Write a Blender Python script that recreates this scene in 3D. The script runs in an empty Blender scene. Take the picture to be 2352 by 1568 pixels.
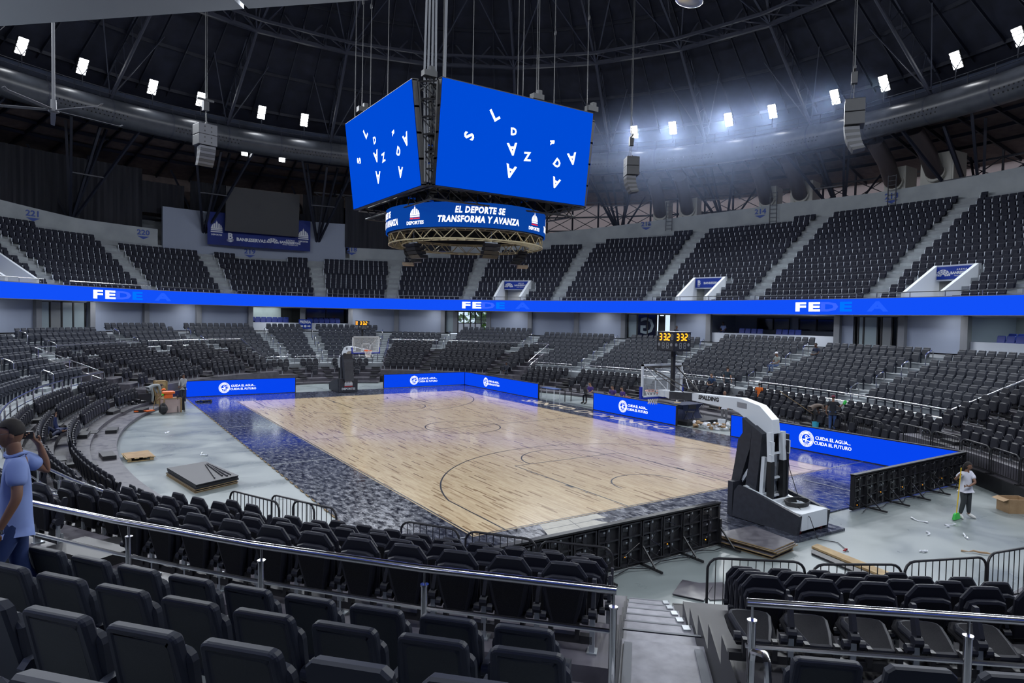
import bpy, bmesh, math, random
import numpy as np
from mathutils import Vector, Matrix
random.seed(7)
S = bpy.context.scene
COL = S.collection
PI = math.pi
def rad(a): return a*PI/180

# ---------------------------------------------------------------- camera
cam_d = bpy.data.cameras.new('camera'); cam = bpy.data.objects.new('camera', cam_d); COL.objects.link(cam)
CAMP = (-15.523, -27.675, 5.3014); YAW, PITCH, ROLL = 0.58297, -0.035325, 0.0192476
cam_d.sensor_fit = 'HORIZONTAL'; cam_d.sensor_width = 36.0; cam_d.lens = 36.0*1522.6/2352; cam_d.clip_start = .05; cam_d.clip_end = 400
_f = Vector((math.sin(YAW)*math.cos(PITCH), math.cos(YAW)*math.cos(PITCH), math.sin(PITCH)))
_r = Vector((math.cos(YAW), -math.sin(YAW), 0)); _u = _r.cross(_f)
_r2 = _r*math.cos(ROLL)+_u*math.sin(ROLL); _u2 = -_r*math.sin(ROLL)+_u*math.cos(ROLL)
M = Matrix((( _r2.x, _u2.x, -_f.x, CAMP[0]), (_r2.y, _u2.y, -_f.y, CAMP[1]), (_r2.z, _u2.z, -_f.z, CAMP[2]), (0, 0, 0, 1)))
cam.matrix_world = M
S.camera = cam
# ---------------------------------------------------------------- world, exposure
W = bpy.data.worlds.new('world'); S.world = W; W.use_nodes = True
bg = W.node_tree.nodes['Background']; bg.inputs[0].default_value = (.62, .78, 1, 1); bg.inputs[1].default_value = 1.6
S.view_settings.view_transform = 'Standard'; S.view_settings.look = 'None'
S.view_settings.exposure = 0; S.view_settings.gamma = 1; S.view_settings.use_curve_mapping = False
S.cycles.max_bounces = 4; S.cycles.diffuse_bounces = 2; S.cycles.glossy_bounces = 2; S.cycles.transparent_max_bounces = 6; S.cycles.volume_bounces = 0
S.cycles.use_adaptive_sampling = True; S.cycles.adaptive_threshold = .04; S.cycles.adaptive_min_samples = 12
S.cycles.sample_clamp_indirect = 3; S.cycles.use_denoising = True; S.cycles.caustics_reflective = False; S.cycles.caustics_refractive = False
FLOOD_W = 4600.0      # each floodlight
SOFFIT_W = 38.0

def lamp(name, kind, loc, target, power, color=(1, 1, 1), size=.5, spot=None, blend=.6, sizey=None, parent=None):
    d = bpy.data.lights.new(name, kind); o = bpy.data.objects.new(name, d); COL.objects.link(o)
    d.energy = power; d.color = color
    if kind == 'SPOT': d.spot_size = spot; d.spot_blend = blend; d.shadow_soft_size = size
    if kind == 'AREA':
        d.size = size
        if sizey: d.shape = 'RECTANGLE'; d.size_y = sizey
    o.location = loc
    o.rotation_euler = (Vector(target)-Vector(loc)).to_track_quat('-Z', 'Y').to_euler()
    if parent is not None: o.parent = parent
    return o
# floodlights: 28 around the ring at z 22.93 (azimuth in degrees)
FLOODS = [123, 116.3, 107.8, 101.5, 93, 86.7, 77.6, 71.3, 48.5, 42.2, 33.4, 27.3, 18.8, 12.4, 3.8, -2.5, -11, -17.7,
          138, 146, 168, 176, 198, 206, 228, 236, 260, 268, 292, 300, 322, 328]
for a in FLOODS:
    x, y = 33.5*math.cos(rad(a)), 33.5*math.sin(rad(a))
    lamp('floodlight_beam', 'SPOT', (x, y, 22.9), (x*.12, y*.2, 0), FLOOD_W, (.88, .93, 1), .6, rad(125), .9)

# ---------------------------------------------------------------- materials
def mat(name, base=(.5, .5, .5), rough=.6, metal=0, spec=.5, emit=None, estr=1, alpha=1, coat=0):
    m = bpy.data.materials.new(name); m.use_nodes = True
    b = m.node_tree.nodes['Principled BSDF']
    b.inputs['Base Color'].default_value = (*base, 1); b.inputs['Roughness'].default_value = rough
    b.inputs['Metallic'].default_value = metal; b.inputs['Specular IOR Level'].default_value = spec
    b.inputs['Coat Weight'].default_value = coat; b.inputs['Coat Roughness'].default_value = .08
    if emit: b.inputs['Emission Color'].default_value = (*emit, 1); b.inputs['Emission Strength'].default_value = estr
    b.inputs['Alpha'].default_value = alpha
    m.diffuse_color = (*base, 1)
    return m
def nd(m, t, **kw):
    n = m.node_tree.nodes.new(t)
    for k, v in kw.items():
        if k in n.inputs: n.inputs[k].default_value = v
        else: setattr(n, k, v)
    return n
def lk(m, a, ao, b, bi): m.node_tree.links.new(a.outputs[ao], b.inputs[bi])
def noisy(m, c1, c2, scale=5, detail=6, lo=.35, hi=.65, bump=0, stretch=None, rlo=None, rhi=None, dist=0):
    b = m.node_tree.nodes['Principled BSDF']
    tc = nd(m, 'ShaderNodeTexCoord'); src = tc; so = 'Object'
    if stretch:
        mp = nd(m, 'ShaderNodeMapping'); mp.inputs['Scale'].default_value = stretch; lk(m, tc, 'Object', mp, 0); src = mp; so = 0
    n = nd(m, 'ShaderNodeTexNoise'); n.inputs['Scale'].default_value = scale; n.inputs['Detail'].default_value = detail; n.inputs['Distortion'].default_value = dist
    lk(m, src, so, n, 'Vector')
    r = nd(m, 'ShaderNodeValToRGB'); e = r.color_ramp.elements
    e[0].position = lo; e[0].color = (*c1, 1); e[1].position = hi; e[1].color = (*c2, 1)
    lk(m, n, 0, r, 0); lk(m, r, 0, b, 'Base Color')
    if rlo is not None:
        mr = nd(m, 'ShaderNodeMapRange'); mr.inputs[1].default_value = lo; mr.inputs[2].default_value = hi; mr.inputs[3].default_value = rlo; mr.inputs[4].default_value = rhi
        lk(m, n, 0, mr, 0); lk(m, mr, 0, b, 'Roughness')
    if bump:
        bp = nd(m, 'ShaderNodeBump'); bp.inputs['Strength'].default_value = bump; bp.inputs['Distance'].default_value = .02
        lk(m, n, 0, bp, 'Height'); lk(m, bp, 0, b, 'Normal')
    return m
K = {}
K['slab'] = noisy(mat('floor_concrete', rough=.35), (.185, .215, .217), (.235, .268, .268), .55, 9, .25, .75, rlo=.18, rhi=.5, dist=.6)
K['conc'] = noisy(mat('concrete', rough=.75), (.22, .24, .26), (.30, .325, .345), 1.2, 8, .3, .7)
K['conc_l'] = noisy(mat('pale_concrete', rough=.75), (.27, .30, .32), (.36, .39, .41), .7, 8, .3, .7, bump=.1)
K['stair'] = noisy(mat('stair_concrete', rough=.7), (.25, .28, .30), (.34, .37, .39), 3, 6, .3, .7)
K['wallp'] = mat('painted_wall', (.27, .31, .40), .7)
K['wallw'] = mat('white_wall', (.60, .64, .70), .7)
K['pillar'] = mat('pillar_paint', (.19, .20, .22), .7)
K['deck'] = noisy(mat('deck_sheet', rough=.5), (.055, .051, .062), (.09, .085, .102), 4, 8, .3, .7, rlo=.3, rhi=.6)
K['deck_g'] = noisy(mat('stair_tread', rough=.45), (.17, .17, .20), (.27, .27, .31), 6, 8, .3, .7)
K['black'] = mat('black_paint', (.012, .012, .014), .45)
K['blackm'] = mat('black_matte', (.01, .01, .012), .9)
K['blackg'] = mat('black_gloss', (.02, .02, .024), .25)
K['steel'] = mat('polished_steel', (.62, .62, .64), .16, 1)
K['galv'] = mat('galvanised_steel', (.42, .45, .48), .4, .8)
K['alu'] = mat('aluminium', (.55, .57, .6), .35, .9)
K['drape'] = noisy(mat('drape', rough=.95), (.012, .013, .02), (.03, .032, .042), 3, 3, .3, .7, stretch=(1, 1, .05))
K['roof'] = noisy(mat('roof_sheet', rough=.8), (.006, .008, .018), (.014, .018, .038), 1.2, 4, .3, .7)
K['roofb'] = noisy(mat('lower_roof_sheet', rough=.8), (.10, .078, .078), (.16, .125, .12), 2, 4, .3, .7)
K['truss'] = mat('truss_paint', (.014, .017, .032), .5)
K['trussl'] = mat('truss_paint_pale', (.04, .045, .07), .45)  # paler version of the truss paint
K['tube'] = noisy(mat('ring_duct', rough=.32), (.05, .056, .07), (.075, .082, .10), 2, 4, .3, .7)
K['beige'] = mat('beige_metal', (.50, .50, .46), .5)
K['pink'] = noisy(mat('pinkish_panel', rough=.7), (.30, .22, .20), (.44, .34, .31), 1, 3, .3, .7)
m = K['trans'] = bpy.data.materials.new('translucent_sheet'); m.use_nodes = True
m.node_tree.nodes.remove(m.node_tree.nodes['Principled BSDF']); _t = nd(m, 'ShaderNodeBsdfTranslucent'); _t.inputs[0].default_value = (.15, .105, .09, 1); lk(m, _t, 0, m.node_tree.nodes['Material Output'], 0)
K['duct'] = mat('brown_duct', (.10, .085, .09), .35, .3)
K['seat_f'] = mat('fixed_seat_plastic', (.022, .026, .038), .5, 0, .3)
K['seat_f2'] = noisy(mat('fixed_seat_back', rough=.6), (.017, .021, .023), (.024, .029, .031), 120, 2, .3, .7)
K['seat_m'] = mat('tier_seat_plastic', (.011, .012, .019), .5, 0, .3)
K['seat_m2'] = noisy(mat('tier_seat_mesh', rough=.8, spec=.1), (.008, .008, .010), (.016, .016, .019), 150, 2, .3, .7)
K['seat_u'] = mat('upper_seat_plastic', (.010, .012, .025), .6, 0, .2)
K['seat_b'] = mat('blue_seat', (.006, .03, .26), .5)
K['bracket'] = mat('pale_bracket', (.75, .8, .88), .5, 0)
K['white'] = mat('white_paint', (.62, .66, .70), .35)
K['pad'] = noisy(mat('dark_padding', rough=.55), (.014, .016, .024), (.024, .027, .038), 8, 3, .3, .7)
K['blue_pad'] = mat('blue_padding', (.004, .02, .32), .5)
K['orange'] = mat('orange_paint', (.75, .14, .02), .4)
K['net'] = mat('net_cord', (.75, .75, .75), .8)
K['ply'] = noisy(mat('plywood', rough=.7), (.30, .20, .09), (.46, .33, .16), 6, 6, .3, .7)
K['plyd'] = mat('plywood_edge', (.25, .17, .08), .8)
K['card'] = noisy(mat('cardboard', rough=.85), (.30, .19, .10), (.40, .27, .15), 4, 4, .3, .7)
K['bag'] = mat('white_plastic', (.7, .72, .76), .35)
K['led_w'] = mat('led_white', (.8, .8, .8), .8, 0, 0, emit=(.86, .88, 1), estr=1.0)
K['led_b'] = mat('led_blue', (0, .01, .05), .8, 0, 0, emit=(.002, .055, .83), estr=1.0)
K['led_rib'] = mat('led_ribbon_blue', (0, .01, .05), .8, 0, 0, emit=(.006, .075, .90), estr=1.0)
K['led_s'] = mat('led_screen_blue', (0, .01, .05), .8, 0, 0, emit=(.0, .062, .62), estr=1.0)
K['led_r'] = mat('led_ring_blue', (0, .01, .03), .8, 0, 0, emit=(.003, .045, .30), estr=1.0)
K['led_d1'] = mat('led_pale_blue', (0, .01, .05), .8, 0, 0, emit=(.045, .13, 1), estr=1.0)
K['led_d2'] = mat('led_sky_blue', (0, .01, .05), .8, 0, 0, emit=(.0, .17, 1), estr=1.0)
K['led_d3'] = mat('led_faint_blue', (0, .01, .05), .8, 0, 0, emit=(.018, .11, 1), estr=1.0)
K['led_red'] = mat('led_red', (.1, 0, 0), .5, emit=(.75, .01, .04), estr=1)
K['led_o'] = mat('led_amber', (.3, .1, 0), .5, emit=(1.0, .36, .01), estr=2.2)
K['flood'] = mat('flood_led', (1, 1, 1), .5, emit=(.93, .96, 1), estr=22)
K['hoist'] = mat('hoist_grey', (.045, .047, .052), .5)
K['grille'] = mat('speaker_grille', (.10, .105, .12), .5)
K['deck_d'] = mat('dark_deck', (.03, .029, .034), .5)
K['soffit_e'] = mat('soffit_lamp', (1, 1, 1), .5, emit=(.95, .97, 1), estr=3)
K['sign_b'] = mat('blue_sign', (.006, .035, .30), .5, 0, .2)
K['poster'] = noisy(mat('blue_banner', rough=.5, spec=.2), (.004, .014, .12), (.006, .024, .20), .6, 3, .3, .7)
K['print_w'] = mat('white_print', (.62, .65, .7), .5)
K['print_b'] = mat('blue_print', (.02, .06, .30), .6)
K['red'] = mat('red_print', (.35, .01, .02), .5)
K['dark_scr'] = mat('dark_screen', (.014, .016, .022), .5)
K['yellow'] = mat('yellow_plastic', (.75, .5, .02), .5)
K['green'] = mat('green_plastic', (.05, .55, .08), .5)
K['cyan'] = mat('cyan_plastic', (.05, .42, .6), .4)
K['leaf'] = noisy(mat('leaves', rough=.7), (.10, .30, .03), (.45, .62, .12), 2.5, 6, .35, .6)
K['trunk'] = mat('bark', (.12, .08, .05), .9)
K['frost'] = mat('frosted_glass', (.27, .33, .35), .25)
g = K['glass'] = mat('clear_glass', (.8, .85, .88), .04, alpha=.16)
K['glassd'] = mat('dark_glass', (.01, .012, .03), .06)
K['wood_h'] = mat('broom_wood', (.5, .32, .1), .5)
K['line'] = mat('court_line', (.004, .004, .008), .3, 0, .25)
K['court_t'] = mat('court_lettering', (.55, .45, .32), .3)
K['under'] = noisy(mat('bare_subfloor', rough=.5), (.34, .32, .27), (.42, .40, .34), 8, 4, .3, .7)
K['table_b'] = mat('blue_table', (.03, .07, .22), .4)
K['navy'] = mat('navy_cloth', (.008, .014, .05), .8)
# hardwood
m = K['hard'] = mat('hardwood', rough=.21, coat=.25)
b = m.node_tree.nodes['Principled BSDF']
tc = nd(m, 'ShaderNodeTexCoord'); mp = nd(m, 'ShaderNodeMapping'); mp.inputs['Rotation'].default_value = (0, 0, PI/2); lk(m, tc, 'Object', mp, 0)
br = nd(m, 'ShaderNodeTexBrick'); br.offset = .37; br.squash = 1
br.inputs['Scale'].default_value = 1; br.inputs['Brick Width'].default_value = .75; br.inputs['Row Height'].default_value = .057; br.inputs['Mortar Size'].default_value = 0
br.inputs['Color1'].default_value = (0, 0, 0, 1); br.inputs['Color2'].default_value = (1, 1, 1, 1); br.inputs['Bias'].default_value = 0
lk(m, mp, 0, br, 'Vector')
r = nd(m, 'ShaderNodeValToRGB'); e = r.color_ramp.elements
e[0].position = .02; e[0].color = (.27, .17, .085, 1); e[1].position = 1; e[1].color = (.66, .52, .325, 1)
x = r.color_ramp.elements.new(.12); x.color = (.54, .40, .235, 1); x = r.color_ramp.elements.new(.5); x.color = (.60, .46, .28, 1)
lk(m, br, 'Color', r, 0)
mp2 = nd(m, 'ShaderNodeMapping'); mp2.inputs['Scale'].default_value = (18, .8, 1); lk(m, tc, 'Object', mp2, 0)
n = nd(m, 'ShaderNodeTexNoise'); n.inputs['Scale'].default_value = 2; n.inputs['Detail'].default_value = 5; lk(m, mp2, 0, n, 'Vector')
mx = nd(m, 'ShaderNodeMix', data_type='RGBA', blend_type='MULTIPLY'); mx.inputs[0].default_value = .5
r2 = nd(m, 'ShaderNodeValToRGB'); r2.color_ramp.elements[0].position = .32; r2.color_ramp.elements[0].color = (.55, .48, .40, 1); r2.color_ramp.elements[1].position = .5; r2.color_ramp.elements[1].color = (1, 1, 1, 1)
lk(m, n, 0, r2, 0); lk(m, r, 0, mx, 6); lk(m, r2, 0, mx, 7); lk(m, mx, 2, b, 'Base Color')
# apron: worn black stain
m = K['apron'] = mat('stained_apron', rough=.14, coat=.3)
b = m.node_tree.nodes['Principled BSDF']
tc = nd(m, 'ShaderNodeTexCoord'); mp = nd(m, 'ShaderNodeMapping'); mp.inputs['Scale'].default_value = (2.2, 1, 1); lk(m, tc, 'Object', mp, 0)
n = nd(m, 'ShaderNodeTexNoise'); n.inputs['Scale'].default_value = 3.2; n.inputs['Detail'].default_value = 12; n.inputs['Roughness'].default_value = .75; n.inputs['Distortion'].default_value = .15; lk(m, mp, 0, n, 'Vector')
r = nd(m, 'ShaderNodeValToRGB'); e = r.color_ramp.elements
e[0].position = .42; e[0].color = (.010, .012, .024, 1); e[1].position = .74; e[1].color = (.13, .145, .19, 1)
lk(m, n, 0, r, 0); lk(m, r, 0, b, 'Base Color')
mr = nd(m, 'ShaderNodeMapRange'); mr.inputs[1].default_value = .4; mr.inputs[2].default_value = .7; mr.inputs[3].default_value = .1; mr.inputs[4].default_value = .4
lk(m, n, 0, mr, 0); lk(m, mr, 0, b, 'Roughness')

# ---------------------------------------------------------------- mesh helpers
class MB:
    def __init__(s): s.v = []; s.f = []; s.m = []
    def add(s, V, F, mi=0):
        o = len(s.v); s.v += [tuple(map(float, p)) for p in V]; s.f += [tuple(i+o for i in f) for f in F]; s.m += [mi]*len(F)
    def box(s, c, d, rz=0, mi=0, T=None):
        hx, hy, hz = d[0]/2, d[1]/2, d[2]/2; cs, sn = math.cos(rz), math.sin(rz)
        V = []
        for z in (-hz, hz):
            for x, y in ((-hx, -hy), (hx, -hy), (hx, hy), (-hx, hy)):
                V.append((c[0]+x*cs-y*sn, c[1]+x*sn+y*cs, c[2]+z))
        if T: V = [T(p) for p in V]
        s.add(V, [(3, 2, 1, 0), (4, 5, 6, 7), (0, 1, 5, 4), (1, 2, 6, 5), (2, 3, 7, 6), (3, 0, 4, 7)], mi)
    def beam(s, a, b, w, h=None, mi=0):
        h = h or w; a, b = Vector(a), Vector(b); d = (b-a).normalized()
        up = Vector((0, 0, 1)) if abs(d.z) < .95 else Vector((1, 0, 0))
        x = d.cross(up).normalized(); y = x.cross(d)
        V = [p+x*i*w/2+y*j*h/2 for p in (a, b) for i, j in ((-1, -1), (1, -1), (1, 1), (-1, 1))]
        s.add(V, [(3, 2, 1, 0), (4, 5, 6, 7), (0, 1, 5, 4), (1, 2, 6, 5), (2, 3, 7, 6), (3, 0, 4, 7)], mi)
    def tube(s, pts, r, n=8, mi=0, closed=False, caps=True):
        pts = [Vector(p) for p in pts]; L = len(pts); rr = r if hasattr(r, '__len__') else [r]*L
        V = []; prev = None
        for i, p in enumerate(pts):
            if closed: d = pts[(i+1) % L]-pts[i-1]
            else: d = pts[min(i+1, L-1)]-pts[max(i-1, 0)]
            d.normalize()
            if prev is None:
                up = Vector((0, 0, 1)) if abs(d.z) < .9 else Vector((1, 0, 0)); x = d.cross(up).normalized()
            else: x = (prev-d*prev.dot(d)).normalized()
            prev = x; y = d.cross(x)
            for k in range(n):
                a = 2*PI*k/n; V.append(p+(x*math.cos(a)+y*math.sin(a))*rr[i])
        F = []
        for i in range(L if closed else L-1):
            j = (i+1) % L
            for k in range(n): F.append((i*n+k, i*n+(k+1) % n, j*n+(k+1) % n, j*n+k))
        if caps and not closed: F += [tuple(range(n))[::-1], tuple((L-1)*n+k for k in range(n))]
        s.add(V, F, mi)
    def loft(s, rings, mi=0, cap=True):
        n = len(rings[0]); V = [p for r in rings for p in r]; F = []
        for i in range(len(rings)-1):
            for k in range(n): F.append((i*n+k, i*n+(k+1) % n, (i+1)*n+(k+1) % n, (i+1)*n+k))
        if cap: F += [tuple(range(n))[::-1], tuple((len(rings)-1)*n+k for k in range(n))]
        s.add(V, F, mi)
    def prism(s, poly, fr, h0, h1, mi=0):
        """poly (u,v) placed by fr(u,v,w) between w=h0..h1"""
        s.loft([[fr(u, v, h0) for u, v in poly], [fr(u, v, h1) for u, v in poly]], mi)
    def ball(s, c, r, n=10, m=7, mi=0, fn=None):
        r = r if hasattr(r, '__len__') else (r, r, r); V = [(0, 0, 1)]
        for i in range(1, m):
            for k in range(n): V.append((math.sin(PI*i/m)*math.cos(2*PI*k/n), math.sin(PI*i/m)*math.sin(2*PI*k/n), math.cos(PI*i/m)))
        V.append((0, 0, -1)); F = [(0, 1+k, 1+(k+1) % n) for k in range(n)]
        for i in range(m-2):
            for k in range(n): F.append((1+i*n+k, 1+(i+1)*n+k, 1+(i+1)*n+(k+1) % n, 1+i*n+(k+1) % n))
        q = 1+(m-2)*n; F += [(q+k, len(V)-1, q+(k+1) % n) for k in range(n)]
        P = [(c[0]+x*r[0], c[1]+y*r[1], c[2]+z*r[2]) for x, y, z in V]
        if fn: P = [fn(*p) for p in P]
        s.add(P, F, mi)
    def join(s, other, T=None, mi=None):
        V = [T(p) for p in other.v] if T else other.v; o = len(s.v)
        s.v += V; s.f += [tuple(i+o for i in f) for f in other.f]; s.m += (other.m if mi is None else [mi]*len(other.f))
    def mesh(s, name, mats, smooth=False):
        me = bpy.data.meshes.new(name); me.from_pydata(s.v, [], s.f)
        for m in (mats if isinstance(mats, (list, tuple)) else [mats]): me.materials.append(m)
        if len(me.materials) > 1: me.polygons.foreach_set('material_index', s.m)
        if smooth:
            me.polygons.foreach_set('use_smooth', [True]*len(s.f))
            try: me.set_sharp_from_angle(angle=rad(40))
            except Exception: pass
        me.update(); return me
    def build(s, name, mats, parent=None, smooth=False, loc=None, rz=0):
        o = bpy.data.objects.new(name, s.mesh(name, mats, smooth)); COL.objects.link(o)
        if parent is not None: o.parent = parent
        if loc is not None: o.location = loc; o.rotation_euler = (0, 0, rz)
        return o
def empty(name, loc=(0, 0, 0), rz=0):
    o = bpy.data.objects.new(name, None); COL.objects.link(o); o.location = loc; o.rotation_euler = (0, 0, rz); o.empty_display_size = .1
    return o
def tag(o, label, cat, group=None, kind=None):
    o['label'] = label; o['category'] = cat
    if group: o['group'] = group
    if kind: o['kind'] = kind
    return o
def struct(o, label=None):
    o['kind'] = 'structure'
    if label: o['label'] = label
    return o
def copy_tree(o, parent=None):
    c = o.copy(); COL.objects.link(c); c.parent = parent
    for ch in o.children: copy_tree(ch, c)
    return c
def rrect(x0, x1, y0, y1, r, n=3):
    P = []
    for cx, cy, a0 in ((x1-r, y1-r, 0), (x0+r, y1-r, PI/2), (x0+r, y0+r, PI), (x1-r, y0+r, 1.5*PI)):
        for k in range(n+1):
            a = a0+PI/2*k/n; P.append((cx+r*math.cos(a), cy+r*math.sin(a)))
    return P
def inset(P, d):
    n = len(P); out = []
    for i in range(n):
        a, b, c = P[i-1], P[i], P[(i+1) % n]
        t = (c[0]-a[0], c[1]-a[1]); L = math.hypot(*t) or 1
        out.append((b[0]-t[1]/L*d, b[1]+t[0]/L*d))
    return out
def slab(mb, outline, rings, T, mi=0):
    """outline ccw in (x,z); rings [(inset, y)], T maps (x,y,z)"""
    mb.loft([[T((p[0], y, p[1])) for p in inset(outline, ins)] for ins, y in rings], mi)

# ---------------------------------------------------------------- the oval of the arena
EA, EB = 26.2, 34.65
def E(t, d=0.0, z=None):
    c, s = math.cos(t), math.sin(t); nx, ny = c/EA, s/EB; L = math.hypot(nx, ny); nx /= L; ny /= L
    x, y = EA*c+nx*d, EB*s+ny*d
    return (x, y) if z is None else (x, y, z)
def En(t):
    c, s = math.cos(t), math.sin(t); nx, ny = c/EA, s/EB; L = math.hypot(nx, ny); return nx/L, ny/L
_arc = {}
def arc(d):
    k = round(d, 3)
    if k not in _arc:
        t = np.linspace(-PI, 3*PI, 2881); P = np.array([E(a, d) for a in t])
        s = np.concatenate([[0], np.cumsum(np.hypot(*np.diff(P, axis=0).T))]); _arc[k] = (t, s)
    return _arc[k]
def t2s(t, d): a = arc(d); return float(np.interp(t, a[0], a[1]))
def s2t(s, d): a = arc(d); return float(np.interp(s, a[1], a[0]))
def sweep(mb, prof, t0, t1, step=1.5, caps=True, base=None, mi=0, closedprof=False):
    """prof [(d,z)], degrees"""
    n = max(2, int(abs(t1-t0)/step)+1); ts = [rad(t0+(t1-t0)*i/(n-1)) for i in range(n)]
    pr = list(prof)
    if base is not None: pr = [(pr[0][0], base)]+pr+[(pr[-1][0], base)]
    m = len(pr); V = [E(t, d, z) for t in ts for d, z in pr]; F = []
    for i in range(n-1):
        for k in range(m if closedprof else m-1):
            k2 = (k+1) % m; F.append((i*m+k, (i+1)*m+k, (i+1)*m+k2, i*m+k2))
    if caps: F += [tuple(range(m)), tuple((n-1)*m+k for k in range(m))[::-1]]
    mb.add(V, F, mi)
def ring(mb, prof, a0=0, a1=360, step=3, mi=0, closedprof=False, caps=False):
    """circular sweep about the centre: prof [(R,z)]"""
    full = abs(a1-a0) >= 359.9; n = int(abs(a1-a0)/step)+(0 if full else 1); m = len(prof)
    V = []
    for i in range(n):
        a = rad(a0+(a1-a0)*i/(n if full else n-1)); V += [(R*math.cos(a), R*math.sin(a), z) for R, z in prof]
    F = []
    for i in range(n if full else n-1):
        j = (i+1) % n
        for k in range(m if closedprof else m-1):
            k2 = (k+1) % m; F.append((i*m+k, j*m+k, j*m+k2, i*m+k2))
    if caps and not full: F += [tuple(range(m)), tuple((n-1)*m+k for k in range(m))[::-1]]
    mb.add(V, F, mi)
def RW(a):
    """outer wall radius at azimuth a (degrees)"""
    c, s = math.cos(rad(a)), math.sin(rad(a)); return 1/math.sqrt((c/37.9)**2+(s/41.0)**2)

# ---------------------------------------------------------------- lettering
def text_mb(txt, size, bold=0.0, shear=0, xs=1.0, depth=.004, space=1.0):
    cu = bpy.data.curves.new('t', 'FONT'); cu.body = txt; cu.size = size; cu.offset = bold; cu.shear = shear; cu.extrude = depth/2
    cu.align_x = 'CENTER'; cu.align_y = 'CENTER'; cu.space_character = space; cu.resolution_u = 2
    ob = bpy.data.objects.new('t', cu); me = bpy.data.meshes.new_from_object(ob)
    mb = MB(); mb.v = [(v.co.x*xs, v.co.y, v.co.z) for v in me.vertices]; mb.f = [tuple(p.vertices) for p in me.polygons]; mb.m = [0]*len(mb.f)
    bpy.data.objects.remove(ob); bpy.data.curves.remove(cu); bpy.data.meshes.remove(me)
    return mb
def plane_fr(o, right, up):
    o, r, u = Vector(o), Vector(right).normalized(), Vector(up).normalized(); n = r.cross(u)
    return lambda a, b, c=0: tuple(o+r*a+u*b+n*c)
def put(mb, src, fr, du=0, dv=0, dw=0, mi=0, rot=0):
    c, s = math.cos(rot), math.sin(rot)
    mb.join(src, lambda p: fr(p[0]*c-p[1]*s+du, p[0]*s+p[1]*c+dv, p[2]+dw), mi)
def disc(R, n=28, cx=0, cy=0): return [(cx+R*math.cos(2*PI*k/n), cy+R*math.sin(2*PI*k/n)) for k in range(n)]
def dome_logo(mb, fr, w, du=0, dv=0, mw=0, mr=1, dw=.004):
    """ribbed dome over two bars, one of them red"""
    R = w/2
    for k in range(7):
        a0 = PI*(k+.12)/7; a1 = PI*(k+.88)/7; P = []
        for a in np.linspace(a0, a1, 4): P.append((du+R*math.cos(a), dv+R*1.05*math.sin(a)))
        P += [(du+R*.93*math.cos(a1), dv+R*.12), (du+R*.93*math.cos(a0), dv+R*.12)]
        mb.prism(P, fr, 0, dw, mw)
    for y0, y1, mi, ww in ((-.02, .07, mw, 1.0), (-.17, -.06, mw, 1.0), (-.34, -.24, mr, 1.04)):
        mb.prism([(du-R*ww, dv+w*y0), (du+R*ww, dv+w*y0), (du+R*ww, dv+w*y1), (du-R*ww, dv+w*y1)], fr, 0, dw, mi)
    mb.prism(rrect(du-R*.14, du+R*.14, dv+R*1.0, dv+R*1.3, R*.1), fr, 0, dw, mw)
    mb.prism([(du-R*.04, dv+R*1.25), (du+R*.04, dv+R*1.25), (du, dv+R*1.6)], fr, 0, dw, mw)
def water_seal(mb, fr, R, du=0, dv=0, mw=0, mb_=1):
    mb.prism(disc(R, 32, du, dv), fr, 0, .003, mw)
    mb.prism(disc(R*.93, 32, du, dv), fr, .003, .005, mb_); mb.prism(disc(R*.88, 32, du, dv), fr, .005, .007, mw)
    mb.prism(disc(R*.60, 28, du, dv), fr, .007, .009, mb_)
    for k in range(12):
        a = 2*PI*k/12; c, s = math.cos(a), math.sin(a)
        mb.prism([(du+R*.1*c-R*.03*s, dv+R*.28+R*.1*s+R*.03*c), (du+R*.1*c+R*.03*s, dv+R*.28+R*.1*s-R*.03*c), (du+R*.24*c, dv+R*.28+R*.24*s)], fr, .009, .011, mw)
    mb.prism([(du-R*.18, dv-R*.5), (du-R*.08, dv-R*.5), (du, dv+R*.15), (du-R*.06, dv+R*.15)], fr, .009, .011, mw)
    mb.prism([(du+R*.08, dv-R*.5), (du+R*.18, dv-R*.5), (du+R*.06, dv+R*.15), (du, dv+R*.15)], fr, .009, .011, mw)
    mb.prism([(du-R*.5, dv-R*.12), (du+R*.5, dv-R*.32), (du+R*.5, dv-R*.22), (du-R*.5, dv-R*.02)], fr, .011, .013, mw)
    mb.prism([(du-R*.5, dv-R*.3), (du+R*.45, dv+R*.2), (du+R*.45, dv+R*.28), (du-R*.5, dv-R*.22)], fr, .011, .013, mw)
    for txt, a0, sgn in (('REPUBLICA', 150, 1), ('DOMINICANA', 30, 1), ('INAPA', -90, -1)):
        n = len(txt)
        for k, ch in enumerate(txt):
            st = 9 if sgn > 0 else 17
            a = rad(a0-(k-(n-1)/2)*st) if sgn > 0 else rad(a0+(k-(n-1)/2)*st)
            t_ = text_mb(ch, R*(.2 if sgn > 0 else .3), .002)
            put(mb, t_, fr, du+R*.74*math.cos(a), dv+R*.74*math.sin(a), .008, mb_, a-PI/2 if sgn > 0 else a+PI/2)
# ================================================================ SETTING
mb = MB(); sweep(mb, [(3.2, 0), (-13.5, 0)], 0, 360, 3, False); mb = MB()
ts = [rad(a) for a in range(0, 360, 4)]
mb.v = [E(t, 16, 0) for t in ts]; mb.f = [tuple(range(len(ts)))]; mb.m = [0]
struct(mb.build('floor', K['slab']), 'pale grey painted concrete floor of the arena')

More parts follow.
